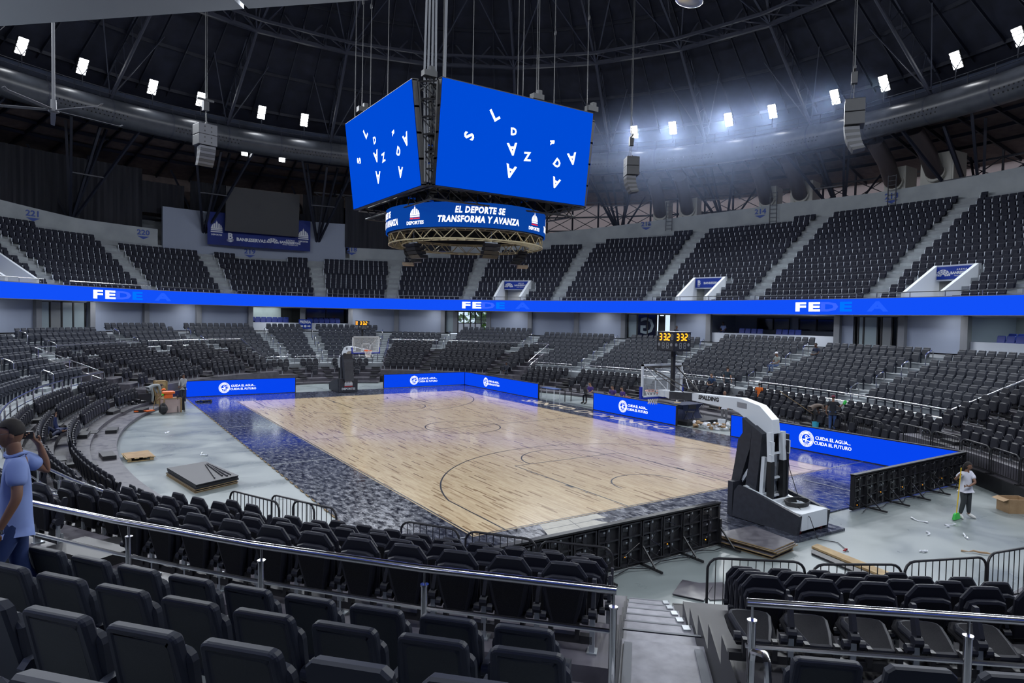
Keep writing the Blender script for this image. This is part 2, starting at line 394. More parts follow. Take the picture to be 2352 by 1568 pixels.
# ---- lower bowl ---------------------------------------------------------
DF, ZF = -4.28, 2.45           # fixed tier: seat back line and tread of its lowest row in the corner blocks
def f_d(j): return DF+.82*j
def f_z(j): return ZF+.275*j
ZC = 3.62                      # concourse
def fixed_profile(j0, j1=4):
    P = []
    for j in range(j0, j1):
        P += [(f_d(j)-.74, f_z(j)), (f_d(j)+.08, f_z(j))]
    P += [(f_d(j1)-.74, ZC), (2.4, ZC)]
    return P
HIGH = [(33, 67), (103, 147), (213, 247), (293, 327)]
LOW = [(67, 103), (147, 213), (247, 293), (-33, 33)]
for a, b in HIGH:
    mb = MB(); P = fixed_profile(0); P[0] = (-5.25, P[0][1]); sweep(mb, P, a, b, 1.5, True, 0)
    struct(mb.build('seating_terrace', K['conc']), 'stepped grey concrete terrace of the lower bowl')
for a, b in LOW:
    mb = MB(); P = fixed_profile(-4); P[0] = (-8.65, P[0][1]); sweep(mb, P, a, b, 1.5, True, 0)
    struct(mb.build('seating_terrace', K['conc']), 'stepped grey concrete terrace of the lower bowl')
# pull-out tiers: treads
def mz(i): return 2.35-.28*i
def md(i): return -5.82-.85*i
def sides(a, b): return a < 35 and b > -35 or (a > 140 and b < 220)
MESH_ROWS = {}                  # (a,b) -> list of (d_back, z)
for a, b in HIGH:
    near = a == 213
    P = [(-11.6 if near else -11.0, .5)]
    n = 5 if near else 6
    for i in range(n-1, -1, -1): P += [(md(i)-.76, mz(i)), (md(i)+.09, mz(i))]
    P[1:1] = [(P[1][0], .5)]
    P[-1] = (-5.75, P[-1][1]); P += [(-5.75, 2.2), (-5.25, 2.2)]
    if near:
        P_NEAR = list(P)
        for u, v in ((213, 232.95), (235.4, 247)):
            mb = MB(); sweep(mb, P, u, v, 1.2, True, .02); struct(mb.build('pull_out_tier', K['deck' if u < 230 else 'deck_d']), 'dark pull-out seating platform near the camera')
    else:
        mb = MB(); sweep(mb, P, a, b, 1.5, True, .02); struct(mb.build('pull_out_tier', K['deck']), 'dark pull-out seating platform in a corner block')
    MESH_ROWS[(a, b)] = [(md(i), mz(i)) for i in range(n)]
for a, b in LOW:
    if sides(a, b):
        P = [(-11.95, .15), (-11.1, .15), (-11.1, .30), (-10.05, .30), (-10.05, .56), (-9.2, .56), (-9.2, .82), (-8.65, .82)]
        R = [(-8.85, .82), (-9.55, .56), (-10.4, .30)]
    else:
        P = [(-12.2, .15), (-11.6, .15), (-11.6, .39), (-10.75, .39), (-10.75, .67), (-9.9, .67), (-9.9, .95), (-8.65, .95)]
        R = [(-9.2, .95), (-10.05, .67), (-10.9, .39)]
    mb = MB(); sweep(mb, P, a, b, 1.5, True, .02); struct(mb.build('pull_out_tier', K['deck']), 'low dark pull-out seating platform')
    MESH_ROWS[(a, b)] = R
# black fascia under corner tiers
for a, b in HIGH:
    q0 = -11.6 if a == 213 else -11.0
    for u, v in (((213, 232.9), (235.4, 247)) if a == 213 else ((a, b),)):
        mb = MB(); sweep(mb, [(q0-.04, .0), (q0-.04, .5), (q0+.02, .5), (q0+.02, 0)], u, v, 2, True, None); struct(mb.build('tier_fascia', K['black']), 'black fascia board under the pull-out tier')
# entry stair between the two near blocks
mb = MB()
for k in range(5):
    sweep(mb, [(-11.95+.85*k-.28, .28*(k+1)), (-11.95+.85*(k+1)-.28, .28*(k+1))], 232.95, 235.4, 1, True, 0.0)
sweep(mb, [(-7.7-.02, 1.68), (-5.6, 1.68)], 232.95, 235.4, 1, True, 0)
sweep(mb, [(-5.6, 2.0), (-5.25, 2.0)], 232.95, 235.4, 1, True, 1.6)
struct(mb.build('entry_stair', K['deck_g']), 'grey metal entry stair between the two nearest blocks')
for k in range(5):
    d0 = -11.95+.85*k-.28
    mb = MB(); x, y = E(rad(235.15), d0+.1); mb.box((0, 0, 0), (.09, .13, .02)); o = mb.build('stair_bracket', K['galv'], loc=(x, y, .28*(k+1)+.012), rz=rad(235)-PI/2)
    tag(o, f'bright metal bracket on the {["bottom", "second", "third", "fourth", "top"][k]} step of the entry stair', 'bracket', 'stair brackets')
for i, t_ in enumerate((233.15, 235.2)):
    mb = MB(); sweep(mb, [(-7.6, 1.705), (-5.7, 1.705)], t_-.12, t_+.12, .2, True, 1.681); struct(mb.build('stair_edge_strip', K['pillar']))
for k in range(6):
    mb = MB(); e_ = -11.95+.85*k-.28; sweep(mb, [(e_-.006, .28*(k+1)-.03), (e_-.006, .28*(k+1)+.004), (e_+.035, .28*(k+1)+.004)], 232.96, 235.39, 1, False); struct(mb.build('riser_shade_line', K['pillar']))  # thin dark strips added on the step edges, standing in for riser shade
for t_ in (232.93, 235.42):
    mb = MB(); Pn = [(d_, z_+.006) for d_, z_ in P_NEAR]; Pn[0] = (-11.61, .506); sweep(mb, Pn, t_-.03, t_+.03, .06, True, 0); struct(mb.build('tier_end_panel', K['black']), 'black end panel of the pull-out tier')
# aisle stairs of the fixed tier
AISLES = [305.2, 321.6, 94.8, 84.5, 69, 54.8, 38.4, 23.2, 9.4, -5, -19.3, 111, 125.2, 141.6, 156.8, 170.6, 185, 199.3, 218.4, 234.4, 249]
def zone(t):
    t = (t+33) % 360-33
    for z in HIGH+LOW:
        if z[0] <= t < z[1]: return z
for t in AISLES:
    hi = zone(t) in HIGH; j0 = 0 if hi else -4
    mb = MB()
    for j in range(j0, 4):
        w = math.degrees(.55/math.hypot(EA*math.sin(rad(t)), EB*math.cos(rad(t))))
        sweep(mb, [(f_d(j)-.35, f_z(j)+.16), (f_d(j)+.08, f_z(j)+.16)], t-w, t+w, 1, True, f_z(j)-.02)
        sweep(mb, [(f_d(j)-.74, f_z(j)+.01), (f_d(j)-.35, f_z(j)+.01)], t-w, t+w, 1, True, f_z(j)-.02)
    struct(mb.build('aisle_steps', K['stair']), 'pale concrete aisle steps in the lower bowl')
    if t not in (234.4,):
        R = MESH_ROWS[zone(t)]
        mb = MB()
        for d, z in R: sweep(mb, [(d-.40, z+.13), (d+.07, z+.13)], t-w, t+w, 1, True, z-.01)
        for d, z in R: sweep(mb, [(d-.78, z+.02), (d-.40, z+.02)], t-w, t+w, 1, True, z-.01)
        struct(mb.build('aisle_steps', K['black']), 'black aisle steps in the pull-out tier')
# stepping blocks on the low platform at the left
for i, t in enumerate((158.2, 172.8, 185.5)):
    mb = MB(); x, y = E(rad(t), -10.75); mb.box((0, 0, .07), (.95, .42, .14)); o = mb.build('step_block', K['black'], loc=(x, y, .30), rz=rad(t)+PI/2)
    tag(o, ['black step block on the upper platform nearest the crates', 'black step block on the upper platform, middle of three', 'black step block on the upper platform nearest the man'][i], 'step', 'step blocks on the left platform')
    mb = MB(); x, y = E(rad(t-4), -11.6); mb.box((0, 0, .07), (.95, .42, .14)); o = mb.build('step_block', K['black'], loc=(x, y, .15), rz=rad(t)+PI/2)
    tag(o, ['black step block on the lower platform nearest the crates', 'black step block on the lower platform, middle of three', 'black step block on the lower platform nearest the man'][i], 'step', 'step blocks on the left platform')

# ---- concourse wall, pillars, soffit ---------------------------------------
DW = 2.3
PIL = [-30, -23, -16.3, -10.1, -3, 13.7, 19.0, 26.7, 34.5, 42.6, 50.1, 58.5, 67.2, 75.8, 84.6, 94, 103, 111.7, 120.2, 128.1, 136, 144, 152, 160, 168, 176, 184, 192, 200]
DOORS = [(128.0, 120.6), (58.3, 50.3), (26.4, 19.2), (-4.6, -9.9)]
BOXES = [(94, 75.8), (13.7, -3), (-16.3, -30)]
def wall_seg(a, b, z0, z1, d=DW, name='wall_concourse', m='wallp', th=.25):
    mb = MB(); sweep(mb, [(d, z0), (d, z1), (d+th, z1), (d+th, z0)], a, b, 2, True, None, closedprof=True)
    return struct(mb.build(name, K[m]), 'grey painted concourse wall')
cur = -34
openings = sorted([tuple(sorted(x)) for x in DOORS+BOXES])
for a, b in openings:
    wall_seg(cur, a, 3.7, 6.2); cur = b
wall_seg(cur, 326, 3.7, 6.2)
for a, b in openings: wall_seg(a, b, 5.85, 6.2)
for i, t in enumerate(PIL):
    x, y = E(rad(t), DW-.12); mb = MB(); mb.box((0, 0, 1.1), (.42, .36, 2.2)); mb.add([(-.2, -.1, 2.2), (.2, -.1, 2.2), (.2, .6, 2.35), (-.2, .6, 2.35)], [(0, 1, 2, 3)])
    o = mb.build(f'trim_{i+1}', K['pillar'], loc=(x, y, 3.7), rz=math.atan2(En(rad(t))[1], En(rad(t))[0])+PI/2); struct(o, 'dark grey concourse pillar')
# underside of the upper tier
mb = MB(); sweep(mb, [(.12, 5.93), (.5, 6.0), (2.6, 5.98), (4.2, 5.98)], 0, 360, 3, False)
struct(mb.build('ceiling', K['blackm']), 'dark soffit under the upper tier')
# soffit downlights
i = 0
for t in list(range(-16, 138, 6)):
    if t in (-100,): continue
    x, y = E(rad(t+1.5), .62); i += 1
    mb = MB(); mb.tube([(x, y, 5.99), (x, y, 5.93)], .11, 12); o = mb.build('soffit_downlight', K['soffit_e'])
    tag(o, 'small round white downlight under the ribbon screen', 'ceiling light', 'downlights under the ribbon screen')
for t in range(0, 360, 15):
    x, y = E(rad(t), .9); x2, y2 = E(rad(t), 1.2)
    lamp('soffit_light', 'AREA', (x, y, 5.9), (x2, y2, 3.5), SOFFIT_W, (.95, .97, 1), .5, sizey=2.0)
# glazed doors
def glazed(n, a, b, frames, panes, label, ext=False):
    t0, t1 = rad(a), rad(b); P0, P1 = Vector(E(t0, DW+.1)), Vector(E(t1, DW+.1)); L = (P1-P0).length; r = (P1-P0).normalized()
    fr = plane_fr((P0.x, P0.y, 3.73), (r.x, r.y, 0), (0, 0, 1))
    mb = MB()
    for u in frames: mb.prism([(u*L-.05, 0), (u*L+.05, 0), (u*L+.05, 2.15), (u*L-.05, 2.15)], fr, -.05, .05)
    mb.prism([(0, 2.08), (L, 2.08), (L, 2.16), (0, 2.16)], fr, -.05, .05)
    mb.prism([(0, 0), (L, 0), (L, .06), (0, .06)], fr, -.05, .05)
    o = mb.build(f'door_{n}', K['black']); struct(o, label)
    for u0, u1, v0, v1, m in panes:
        mb = MB(); mb.prism([(u0*L, v0), (u1*L, v0), (u1*L, v1), (u0*L, v1)], fr, -.01, .01); mb.build('pane', K[m], o)
    return o, fr, L
glazed(1, 127.8, 120.8, (0, .26, .5, .74, 1), [(.02, .24, .05, 2.1, 'frost'), (.28, .48, .05, 2.1, 'glass'), (.52, .72, .05, 2.1, 'frost'), (.76, .98, .05, 2.1, 'frost')], 'glazed concourse doors at the far left')
o, fr, L = glazed(2, 58.1, 50.5, (0, .30, .44, .60, .72, .86, 1), [(.02, .18, .05, 2.1, 'frost'), (.18, .29, .05, 2.1, 'pillar'), (.31, .43, .05, .95, 'wallw'), (.45, .59, .05, .95, 'wallw'), (.61, .71, .05, .95, 'wallw'), (.73, .85, .05, .95, 'wallw'), (.31, .99, .95, 2.1, 'glass')], 'glazed concourse doors with garden behind')
mb = MB(); mb.prism([(.30*L, .95), (L, .95), (L, 1.02), (.30*L, 1.02)], fr, -.05, .05); mb.prism([(.30*L, 1.3), (L, 1.3), (L, 1.35), (.30*L, 1.35)], fr, -.05, .05); mb.build('door_rail', K['black'], o)
o, fr, L = glazed(3, 26.2, 19.4, (0, .22, .46, .66, .72, .84, 1), [(.02, .20, .05, 2.1, 'frost'), (.24, .65, .05, 2.1, 'glassd'), (.73, .83, .2, 2.0, 'black'), (.85, .98, .05, 2.1, 'glass')], 'glazed concourse doors with a big pale letter G')
mb = MB(); gt = text_mb('G', 2.0, .03); put(mb, gt, lambda u, v, w=0: fr(.45*L-u, 1.05+v, .03+w)); mb.build('lettering', K['frost'], o)
glazed(4, -4.7, -9.8, (0, .08, .2, .50, .58, .80, .92, 1), [(.1, .19, .05, 2.1, 'frost'), (.22, .49, .05, 2.1, 'frost'), (.6, .79, .05, 2.1, 'glass'), (.93, .99, .05, 2.1, 'frost')], 'glazed concourse doors at the far right')
# corridor behind doors, exterior walls
mb = MB(); sweep(mb, [(2.4, 3.7), (7.5, 3.7)], 0, 360, 4, False); struct(mb.build('floor_corridor', K['conc_l']))
for a, b in ((-34, 20.0), (27, 50), (59, 326)):
    mb = MB(); sweep(mb, [(7.5, 0), (7.5, 7.5)], a, b, 3, False); struct(mb.build('wall_corridor', K['wallw']), 'white corridor wall behind the doors')
# garden seen through two doors
def tree(x, y, z, r, h, label):
    t = empty('garden_tree', (x, y, z)); tag(t, label, 'tree', 'trees outside the doors')
    mb = MB(); mb.tube([(0, 0, 0), (.1, 0, h*.5), (0, .1, h)], [.22, .17, .1], 8); mb.build('trunk', K['trunk'], t, True)
    mb = MB(); rnd = random.Random(int(x*10))
    for k in range(170):
        a, bb, q = rnd.uniform(0, 6.28), rnd.uniform(-1, 1), rnd.uniform(.5, 1)*r
        c = Vector((q*math.cos(a)*math.sqrt(1-bb*bb), q*math.sin(a)*math.sqrt(1-bb*bb), h+q*bb*.8)); d = Vector((rnd.gauss(0, 1), rnd.gauss(0, 1), rnd.gauss(0, 1))).normalized()
        e = d.cross(Vector((0, 0, 1))).normalized()*.28*r*.4; g_ = d*.5*r*.35
        mb.add([c-e, c+g_, c+e, c-g_], [(0, 1, 2, 3)])
    mb.build('foliage', K['leaf'], t)
for i, (t_, d_) in enumerate(((57, 13), (54, 12), (51, 13.5), (54.5, 16), (22.5, 12), (20, 14))):
    x, y = E(rad(t_), d_); tree(x, y, 1.5, 2.3, 3.2, ['leafy green tree outside the middle doors at the left', 'leafy green tree outside the middle doors, nearest the glass', 'leafy green tree outside the middle doors at the right', 'leafy green tree deepest outside the middle doors', 'leafy green tree outside the doors beside the shot clock', 'leafy green tree further out beside the shot clock doors'][i])
# press box and club box interiors
for n, (a, b) in enumerate(BOXES):
    mb = MB(); sweep(mb, [(DW, 3.7), (DW, 4.45), (DW+.15, 4.45), (DW+.15, 3.7)], b, a, 2, True, None, closedprof=True)
    struct(mb.build('wall_parapet', K['wallw']), 'white parapet wall of a balcony box')
    mb = MB(); sweep(mb, [(DW+4.2, 3.7), (DW+4.2, 6.2)], b, a, 2, False); struct(mb.build('wall_box_back', K['conc_l' if n != 1 else 'wallp']), 'back wall of a balcony box')
    mb = MB(); sweep(mb, [(DW, 4.0), (DW+4.2, 4.0)], b, a, 2, False); struct(mb.build('floor_box', K['conc']))
    for t in (a, b):
        mb = MB(); mb.add([E(rad(t), DW-.05, 3.7), E(rad(t), DW+4.3, 3.7), E(rad(t), DW+4.3, 6.2), E(rad(t), DW-.05, 6.2)], [(0, 1, 2, 3)]); struct(mb.build('wall_box_side', K['wallp']), 'side wall of a balcony box')
    i += 1
def opening(n, a, b, z0, z1, label, m='glassd'):
    mb = MB(); sweep(mb, [(DW+4.05, z0), (DW+4.05, z1), (DW+4.15, z1), (DW+4.15, z0)], b, a, 2, True, None, closedprof=True)
    o = mb.build(n, K[m]); struct(o, label)
    P0, P1 = Vector(E(rad(a), DW+4.02)), Vector(E(rad(b), DW+4.02)); r = (P1-P0).normalized(); L = (P1-P0).length
    mb = MB(); fr = plane_fr((P0.x, P0.y, z0), (r.x, r.y, 0), (0, 0, 1)); h = z1-z0
    for u in (0, L/2, L): mb.prism([(u-.04, 0), (u+.04, 0), (u+.04, h), (u-.04, h)], fr, -.03, .03)
    mb.prism([(0, h-.06), (L, h-.06), (L, h), (0, h)], fr, -.03, .03); mb.build('window_frame', K['black'], o)
opening('window_1', 10.6, 6.6, 4.75, 5.7, 'dark window in the back of the right balcony box, left of two')
opening('window_2', 5.4, 1.2, 4.75, 5.7, 'dark window in the back of the right balcony box, right of two')
opening('door_5', .6, -1.4, 4.0, 5.8, 'dark doorway in the back of the right balcony box', 'blackm')
opening('window_3', 87, 83.8, 4.0, 5.9, 'dark doorway in the back of the press box', 'blackm')
opening('window_4', 83, 76.5, 4.0, 5.9, 'dark glazing in the back of the press box')
lamp('press_box_light', 'AREA', (*E(rad(90), DW+2.5), 5.9), (*E(rad(90), DW+2.6), 4), 90, (.85, 1, .98), 3)
lamp('club_box_light', 'AREA', (*E(rad(-22), DW+2), 5.9), (*E(rad(-22), DW+2.1), 4), 90, (.85, 1, .98), 3)
# box-opening mullion pillar (press box)
# ---- ribbon screen ---------------------------------------------------------
rb = empty('ribbon_screen', (0, 0, 0)); tag(rb, 'bright blue LED ribbon running around the front of the upper tier', 'led screen')
mb = MB(); sweep(mb, [(0, 5.93), (0, 6.95)], 0, 360, 1.5, False); mb.build('screen', K['led_rib'], rb)
mb = MB(); sweep(mb, [(0.02, 5.90), (-.02, 5.90), (-.02, 5.93), (0, 5.93)], 0, 360, 2, False); sweep(mb, [(-.02, 6.95), (-.02, 6.99), (.25, 6.99)], 0, 360, 2, False); mb.build('frame', K['pillar'], rb)
def ribbon_fr(t0, zc, d=-.012):
    s0 = t2s(rad(t0), 0)
    def fr(u, v, w=0):
        t = s2t(s0-u, 0); return E(t, d-w, zc+v)
    return fr
def ribbon_text(t0, t1):
    LL = t2s(rad(t0), 0)-t2s(rad(t1), 0); q_ = LL/6.05; u = 0
    for ch, m, w in (('F', 'led_w', .93), ('E', 'led_w', .95), ('D', 'led_d1', 1.1), ('E', 'led_d2', 1.05), (' ', None, .97), ('A', 'led_d3', 1.05)):
        if m:
            mb = MB(); put(mb, text_mb(ch, .82, .035, xs=2.0*q_), ribbon_fr(t0, 6.42), (u+w/2)*q_, 0); mb.build('lettering', K[m], rb)
        u += w
for t0, t1 in ((123.71, 110.4), (54.26, 41.5), (.18, -10.7)): ribbon_text(t0, t1)

# ================================================================ UPPER TIER
def u_d(k): return .85+.74*k
def u_z(k): return 6.56+.52*k
PORT = [(43.1, 48.2), (12.3, 16.9), (-16.3, -12.1), (131.6, 136.6)]
def kmax(tdeg):
    k = 0
    while k < 16:
        x, y = E(rad(tdeg), u_d(k)+.45)
        if math.hypot(x, y) > RW(math.degrees(math.atan2(y, x))): break
        k += 1
    return k-1
prof = []
for k in range(16): prof += [(u_d(k)-.68, u_z(k)), (u_d(k)+.06, u_z(k))]
for a, b in [(-45, -16.3), (-12.1, 12.3), (16.9, 43.1), (48.2, 131.6), (136.6, 315)]:
    mb = MB(); sweep(mb, [(.10, 6.56)]+prof, a, b, 1.2, True, 6.0); struct(mb.build('upper_terrace', K['conc']), 'stepped grey terrace of the upper tier')
for a, b in PORT:
    mb = MB(); sweep(mb, prof[8:], a, b, 1.2, True, 8.2); struct(mb.build('upper_terrace', K['conc']), 'stepped terrace above a portal')
    mb = MB(); sweep(mb, [(.1, 6.25), (5.0, 6.25)], a, b, 1.2, True, 6.0); struct(mb.build('portal_floor', K['conc_l']))
for i, (a, b) in enumerate(PORT):
    po = empty('portal', (*E(rad((a+b)/2), 2.9), 6.2)); 
    lab = ['white portal with a slanted wall pair left of centre under the far seats', 'white portal between sections 215 and 214', 'white portal at the right under section 213', 'white portal at the far left edge of the upper tier'][i]
    struct(po, lab)
    base = Vector(po.location)
    def sub(mb_, n, m, par=po): 
        mb_.v = [tuple(Vector(p)-base) for p in mb_.v]; return mb_.build(n, K[m], par)
    for t in (a, b):
        mb = MB(); w = .22
        P = [(.12, 6.2), (.12, 7.25), (3.0, 9.0), (3.25, 9.0), (3.25, 6.2)]
        n = En(rad(t)); sgn = 1 if t == b else -1; tx, ty = -n[1]*sgn, n[0]*sgn
        A_ = [(*E(rad(t), d), z) for d, z in P]; B_ = [(x-tx*w, y-ty*w, z) for x, y, z in A_]
        mb.loft([A_, B_]); sub(mb, 'side_wall', 'wallw')
    mb = MB(); sweep(mb, [(3.0, 8.05), (3.0, 9.0), (3.25, 9.0), (3.25, 8.05)], a, b, 1.5, True, None, closedprof=True); sub(mb, 'lintel', 'wallw')
    P0, P1 = Vector(E(rad(b), 2.97)), Vector(E(rad(a), 2.97)); r = (P1-P0).normalized(); L = (P1-P0).length
    fr = plane_fr((P0.x, P0.y, 8.5), (r.x, r.y, 0), (0, 0, 1))
    mb = MB(); mb.prism([(.25, -.36), (L-.25, -.36), (L-.25, .40), (.25, .40)], fr, .01, .04); sg = sub(mb, 'sign', 'sign_b')
    mb = MB()
    if i == 1:
        put(mb, text_mb('BANRESERVAS', .25, .01), fr, L*.62, 0, .045); put(mb, text_mb('B', .5, .02), fr, L*.2, .04, .045)
        for q in range(3): mb.prism([(L*.13, -.12-q*.06), (L*.2, -.17-q*.06), (L*.25, -.1-q*.06), (L*.2, -.14-q*.06)], fr, .045, .05)
    else:
        put(mb, text_mb('A R E N A', .14, .005), fr, L*.66, .2, .045); put(mb, text_mb('BANRESERVAS', .21, .01), fr, L*.66, 0, .045); put(mb, text_mb('VIRGILIO TRAVIESO SOTO', .075, .002), fr, L*.66, -.17, .045)
        for q in range(6):
            a0, a1 = PI*(q+.1)/6, PI*(q+.9)/6
            for r0, r1 in ((.25, .5), (.55, .75), (.8, 1)):
                mb.prism([(L*.24+.45*r0*math.cos(a0), -.18+.42*r0*math.sin(a0)), (L*.24+.45*r1*math.cos(a0), -.18+.42*r1*math.sin(a0)), (L*.24+.45*r1*math.cos(a1), -.18+.42*r1*math.sin(a1)), (L*.24+.45*r0*math.cos(a1), -.18+.42*r0*math.sin(a1))], fr, .045, .05)
    sub(mb, 'lettering', 'print_w', sg)
    mb = MB(); sweep(mb, [(5.0, 6.2), (5.0, 8.2)], a, b, 2, False); struct(mb.build('wall_portal', K['frost' if i == 3 else 'wallw']))
    x, y = E(rad((a+b)/2), 4.0); lamp('portal_light', 'AREA', (x, y, 8.0), (x, y, 6), 14, (1, .98, .92), 1.2)
# upper aisles
UA = [-22.5, -8.2, 6.5, 21.5, 37.2, 53.5, 68, 81.6, 99, 112.9, 128, 143, 158]
for t in UA:
    mb = MB(); w = math.degrees(.47/math.hypot(EA*math.sin(rad(t)), EB*math.cos(rad(t))))
    for k in range(kmax(t)+1):
        w2 = w*(1-.012*k)
        sweep(mb, [(u_d(k)-.68, u_z(k)+.012), (u_d(k)-.3, u_z(k)+.012), (u_d(k)-.3, u_z(k)+.26), (u_d(k)+.07, u_z(k)+.26)], t-w2, t+w2, 1, True, u_z(k)-.02)
    struct(mb.build('aisle_steps', K['stair']), 'pale concrete steps of an upper tier aisle')
# top wall, height by azimuth
ZT = [(-60, 15.9), (-15, 16.0), (0, 15.85), (13, 15.95), (28, 15.5), (42, 14.75), (47, 14.45), (65, 12.95), (73, 12.65), (78.6, 12.6)]
ZT2 = [(103.2, 12.65), (112, 12.75), (120, 13.35), (135, 14.4), (180, 15.9), (300, 15.9)]
def wall_top(name, pts, m, label, off=0.0, z0=None):
    A_ = np.array(pts, float); mb = MB(); aa = np.arange(A_[0, 0], A_[-1, 0]+.01, 1.5); V = []
    for a in aa:
        R = RW(a)+off; c, s = math.cos(rad(a)), math.sin(rad(a)); z = float(np.interp(a, A_[:, 0], A_[:, 1])); zb = z0 if z0 is not None else 6.5
        V += [(R*c, R*s, zb), (R*c, R*s, z), ((R+.3)*c, (R+.3)*s, z), ((R+.3)*c, (R+.3)*s, zb)]
    F = []
    for i in range(len(aa)-1):
        for k in range(4): F.append((i*4+k, (i+1)*4+k, (i+1)*4+(k+1) % 4, i*4+(k+1) % 4))
    F += [(0, 1, 2, 3), tuple(len(V)-1-q for q in range(4))]
    mb.add(V, F); return struct(mb.build(name, K[m]), label)
wall_top('wall_upper_right', ZT, 'conc_l', 'raw concrete wall behind the upper tier on the right')
wall_top('wall_upper_left', ZT2, 'conc_l', 'raw concrete wall behind the upper tier on the left')
wall_top('wall_upper_end', [(78.6, 14.75), (84, 14.75), (102.8, 14.75), (103.2, 14.75)], 'wallp', 'taller painted grey wall at the far end')
# section numbers painted on the wall
for a, txt, z in ((116.9, '221', 12.55), (104.9, '220', 12.1), (91.7, '219', 11.2), (77.7, '218', 12.05), (64.3, '217', 12.55), (32.9, '215', 14.9), (16.3, '214', 15.3), (-.4, '213', 15.3)):
    R = RW(a); tq = Vector((RW(a-1)*math.cos(rad(a-1))-RW(a+1)*math.cos(rad(a+1)), RW(a-1)*math.sin(rad(a-1))-RW(a+1)*math.sin(rad(a+1)), 0)).normalized(); r = tq; n = Vector((-r.y, r.x, 0))
    fr = plane_fr((math.cos(rad(a))*R-n.x*.03, math.sin(rad(a))*R-n.y*.03, z), r, (0, 0, 1)); mb = MB()
    put(mb, text_mb(txt, .62, .015, xs=1.15), fr, 0, .1, 0); mb.prism([(-.5, -.22), (0, -.48), (.5, -.22)], fr, 0, .004)
    o = mb.build('section_number', K['print_b']); tag(o, f'blue painted number {txt} with an arrow on the upper wall', 'sign', 'section numbers on the upper wall')
# ---- shell: lower roof ring, curtains, back lattice ---------------------------
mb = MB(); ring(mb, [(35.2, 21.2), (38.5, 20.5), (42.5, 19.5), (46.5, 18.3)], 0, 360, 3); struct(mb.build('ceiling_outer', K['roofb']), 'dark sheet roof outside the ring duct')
mb = MB()
for a in np.arange(0, 360, 3.75):
    c, s = math.cos(rad(a)), math.sin(rad(a)); mb.beam((35.3*c, 35.3*s, 21.0), (46*c, 46*s, 18.3), .12, .3)
for R, z in ((36.5, 20.6), (38.5, 20.1), (40.5, 19.6), (42.5, 19.1)): ring(mb, [(R-.05, z), (R+.05, z), (R+.05, z+.25), (R-.05, z+.25)], 0, 360, 3, 0, True)
struct(mb.build('roof_purlins', K['truss']), 'dark purlins under the outer roof')
mb2 = MB(); ring(mb2, [(46.3, 7.5), (46.3, 18.5)], 66, 330, 3); struct(mb2.build('wall_outer', K['roofb']), 'dark outer wall'); mb2 = MB(); ring(mb2, [(46.3, 7.5), (46.3, 18.5)], -30, 66, 3); struct(mb2.build('wall_outer', K['trans']), 'pinkish translucent panels behind the upper tier')
mb2 = MB(); ring(mb2, [(39.3, 7.4), (46.3, 7.4)], 0, 360, 3); struct(mb2.build('floor_upper', K['conc_l']))
# lattice behind the right wall
mb = MB(); n = 96
for i in range(-8, 22):
    a0, a1 = rad(i*3.75), rad((i+1)*3.75); R = 43.6
    p = lambda a, z: (R*math.cos(a), R*math.sin(a), z)
    for z in (13.2, 15.1, 16.6, 18.2): mb.beam(p(a0, z), p(a1, z), .16)
    for z0, z1 in ((13.2, 15.1), (15.1, 16.6), (16.6, 18.2)):
        mb.beam(p(a0, z0), p(a1, z1), .07); mb.beam(p(a0, z1), p(a1, z0), .07)
    mb.beam(p(a0, 9), p(a0, 18.8), .14)
struct(mb.build('lattice_wall', K['truss']), 'steel lattice behind the right upper wall')
for a, b, z0, z1, i in ((104.5, 150, 12.2, 18.0, 0), (63, 78.7, 12.4, 17.6, 1), (78.7, 84.4, 14.6, 17.6, 2), (84.4, 94.5, 14.6, 15.6, 3), (94.5, 98.9, 14.6, 17.6, 4), (99.6, 104.6, 14.2, 17.0, 6), (150, 240, 12.2, 18, 5)):
    mb = MB(); n = int((b-a)/.35); V = []
    for q in range(n+1):
        t = rad(a+(b-a)*q/n); R = (39.0 if a in (63,) else 41.9)+(.09 if q % 2 else -.05)
        if i == 1: R = RW(math.degrees(t))-.12+(.05 if q % 2 else 0); 
        z00 = z0 if i != 1 else 12.35
        V += [(R*math.cos(t), R*math.sin(t), z00), (R*math.cos(t), R*math.sin(t), z1)]
    mb.add(V, [(2*q, 2*q+2, 2*q+3, 2*q+1) for q in range(n)])
    tag(mb.build('black_curtain', K['drape']), ['long black curtain above the left upper wall', 'black curtain hanging down over the wall left of the scoreboard ring', 'short black curtain above the far wall behind the big screen right side', 'black curtain right behind the top of the black video board', 'black curtain left of the black video board', 'black curtain behind the near left', 'black curtain above the tall grey end wall at the left'][i], 'curtain')
# ================================================================ ROOF
def zroof(R): return 22.3+15.5*(1-(R/36.5)**2)
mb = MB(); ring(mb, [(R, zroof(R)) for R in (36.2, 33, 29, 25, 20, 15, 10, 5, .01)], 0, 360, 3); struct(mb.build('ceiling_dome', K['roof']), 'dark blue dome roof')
mb = MB(); ring(mb, [(36.4, 20.0), (36.4, 23)], 0, 360, 3); struct(mb.build('wall_drum', K['roof']))
mb = MB()
for R in range(8, 36, 3): ring(mb, [(R-.06, zroof(R)-.03), (R+.06, zroof(R)-.03), (R+.06, zroof(R)-.28), (R-.06, zroof(R)-.28)], 0, 360, 4, 0, True)
for i in range(96):
    a = rad(i*3.75); 
    mb.beam(*[(R*math.cos(a), R*math.sin(a), zroof(R)-.1) for R in (35.5, 24)], .06, .22); mb.beam(*[(R*math.cos(a), R*math.sin(a), zroof(R)-.1) for R in (24, 10)], .06, .22)
struct(mb.build('roof_purlins', K['truss']), 'dark purlins and rafters of the dome')
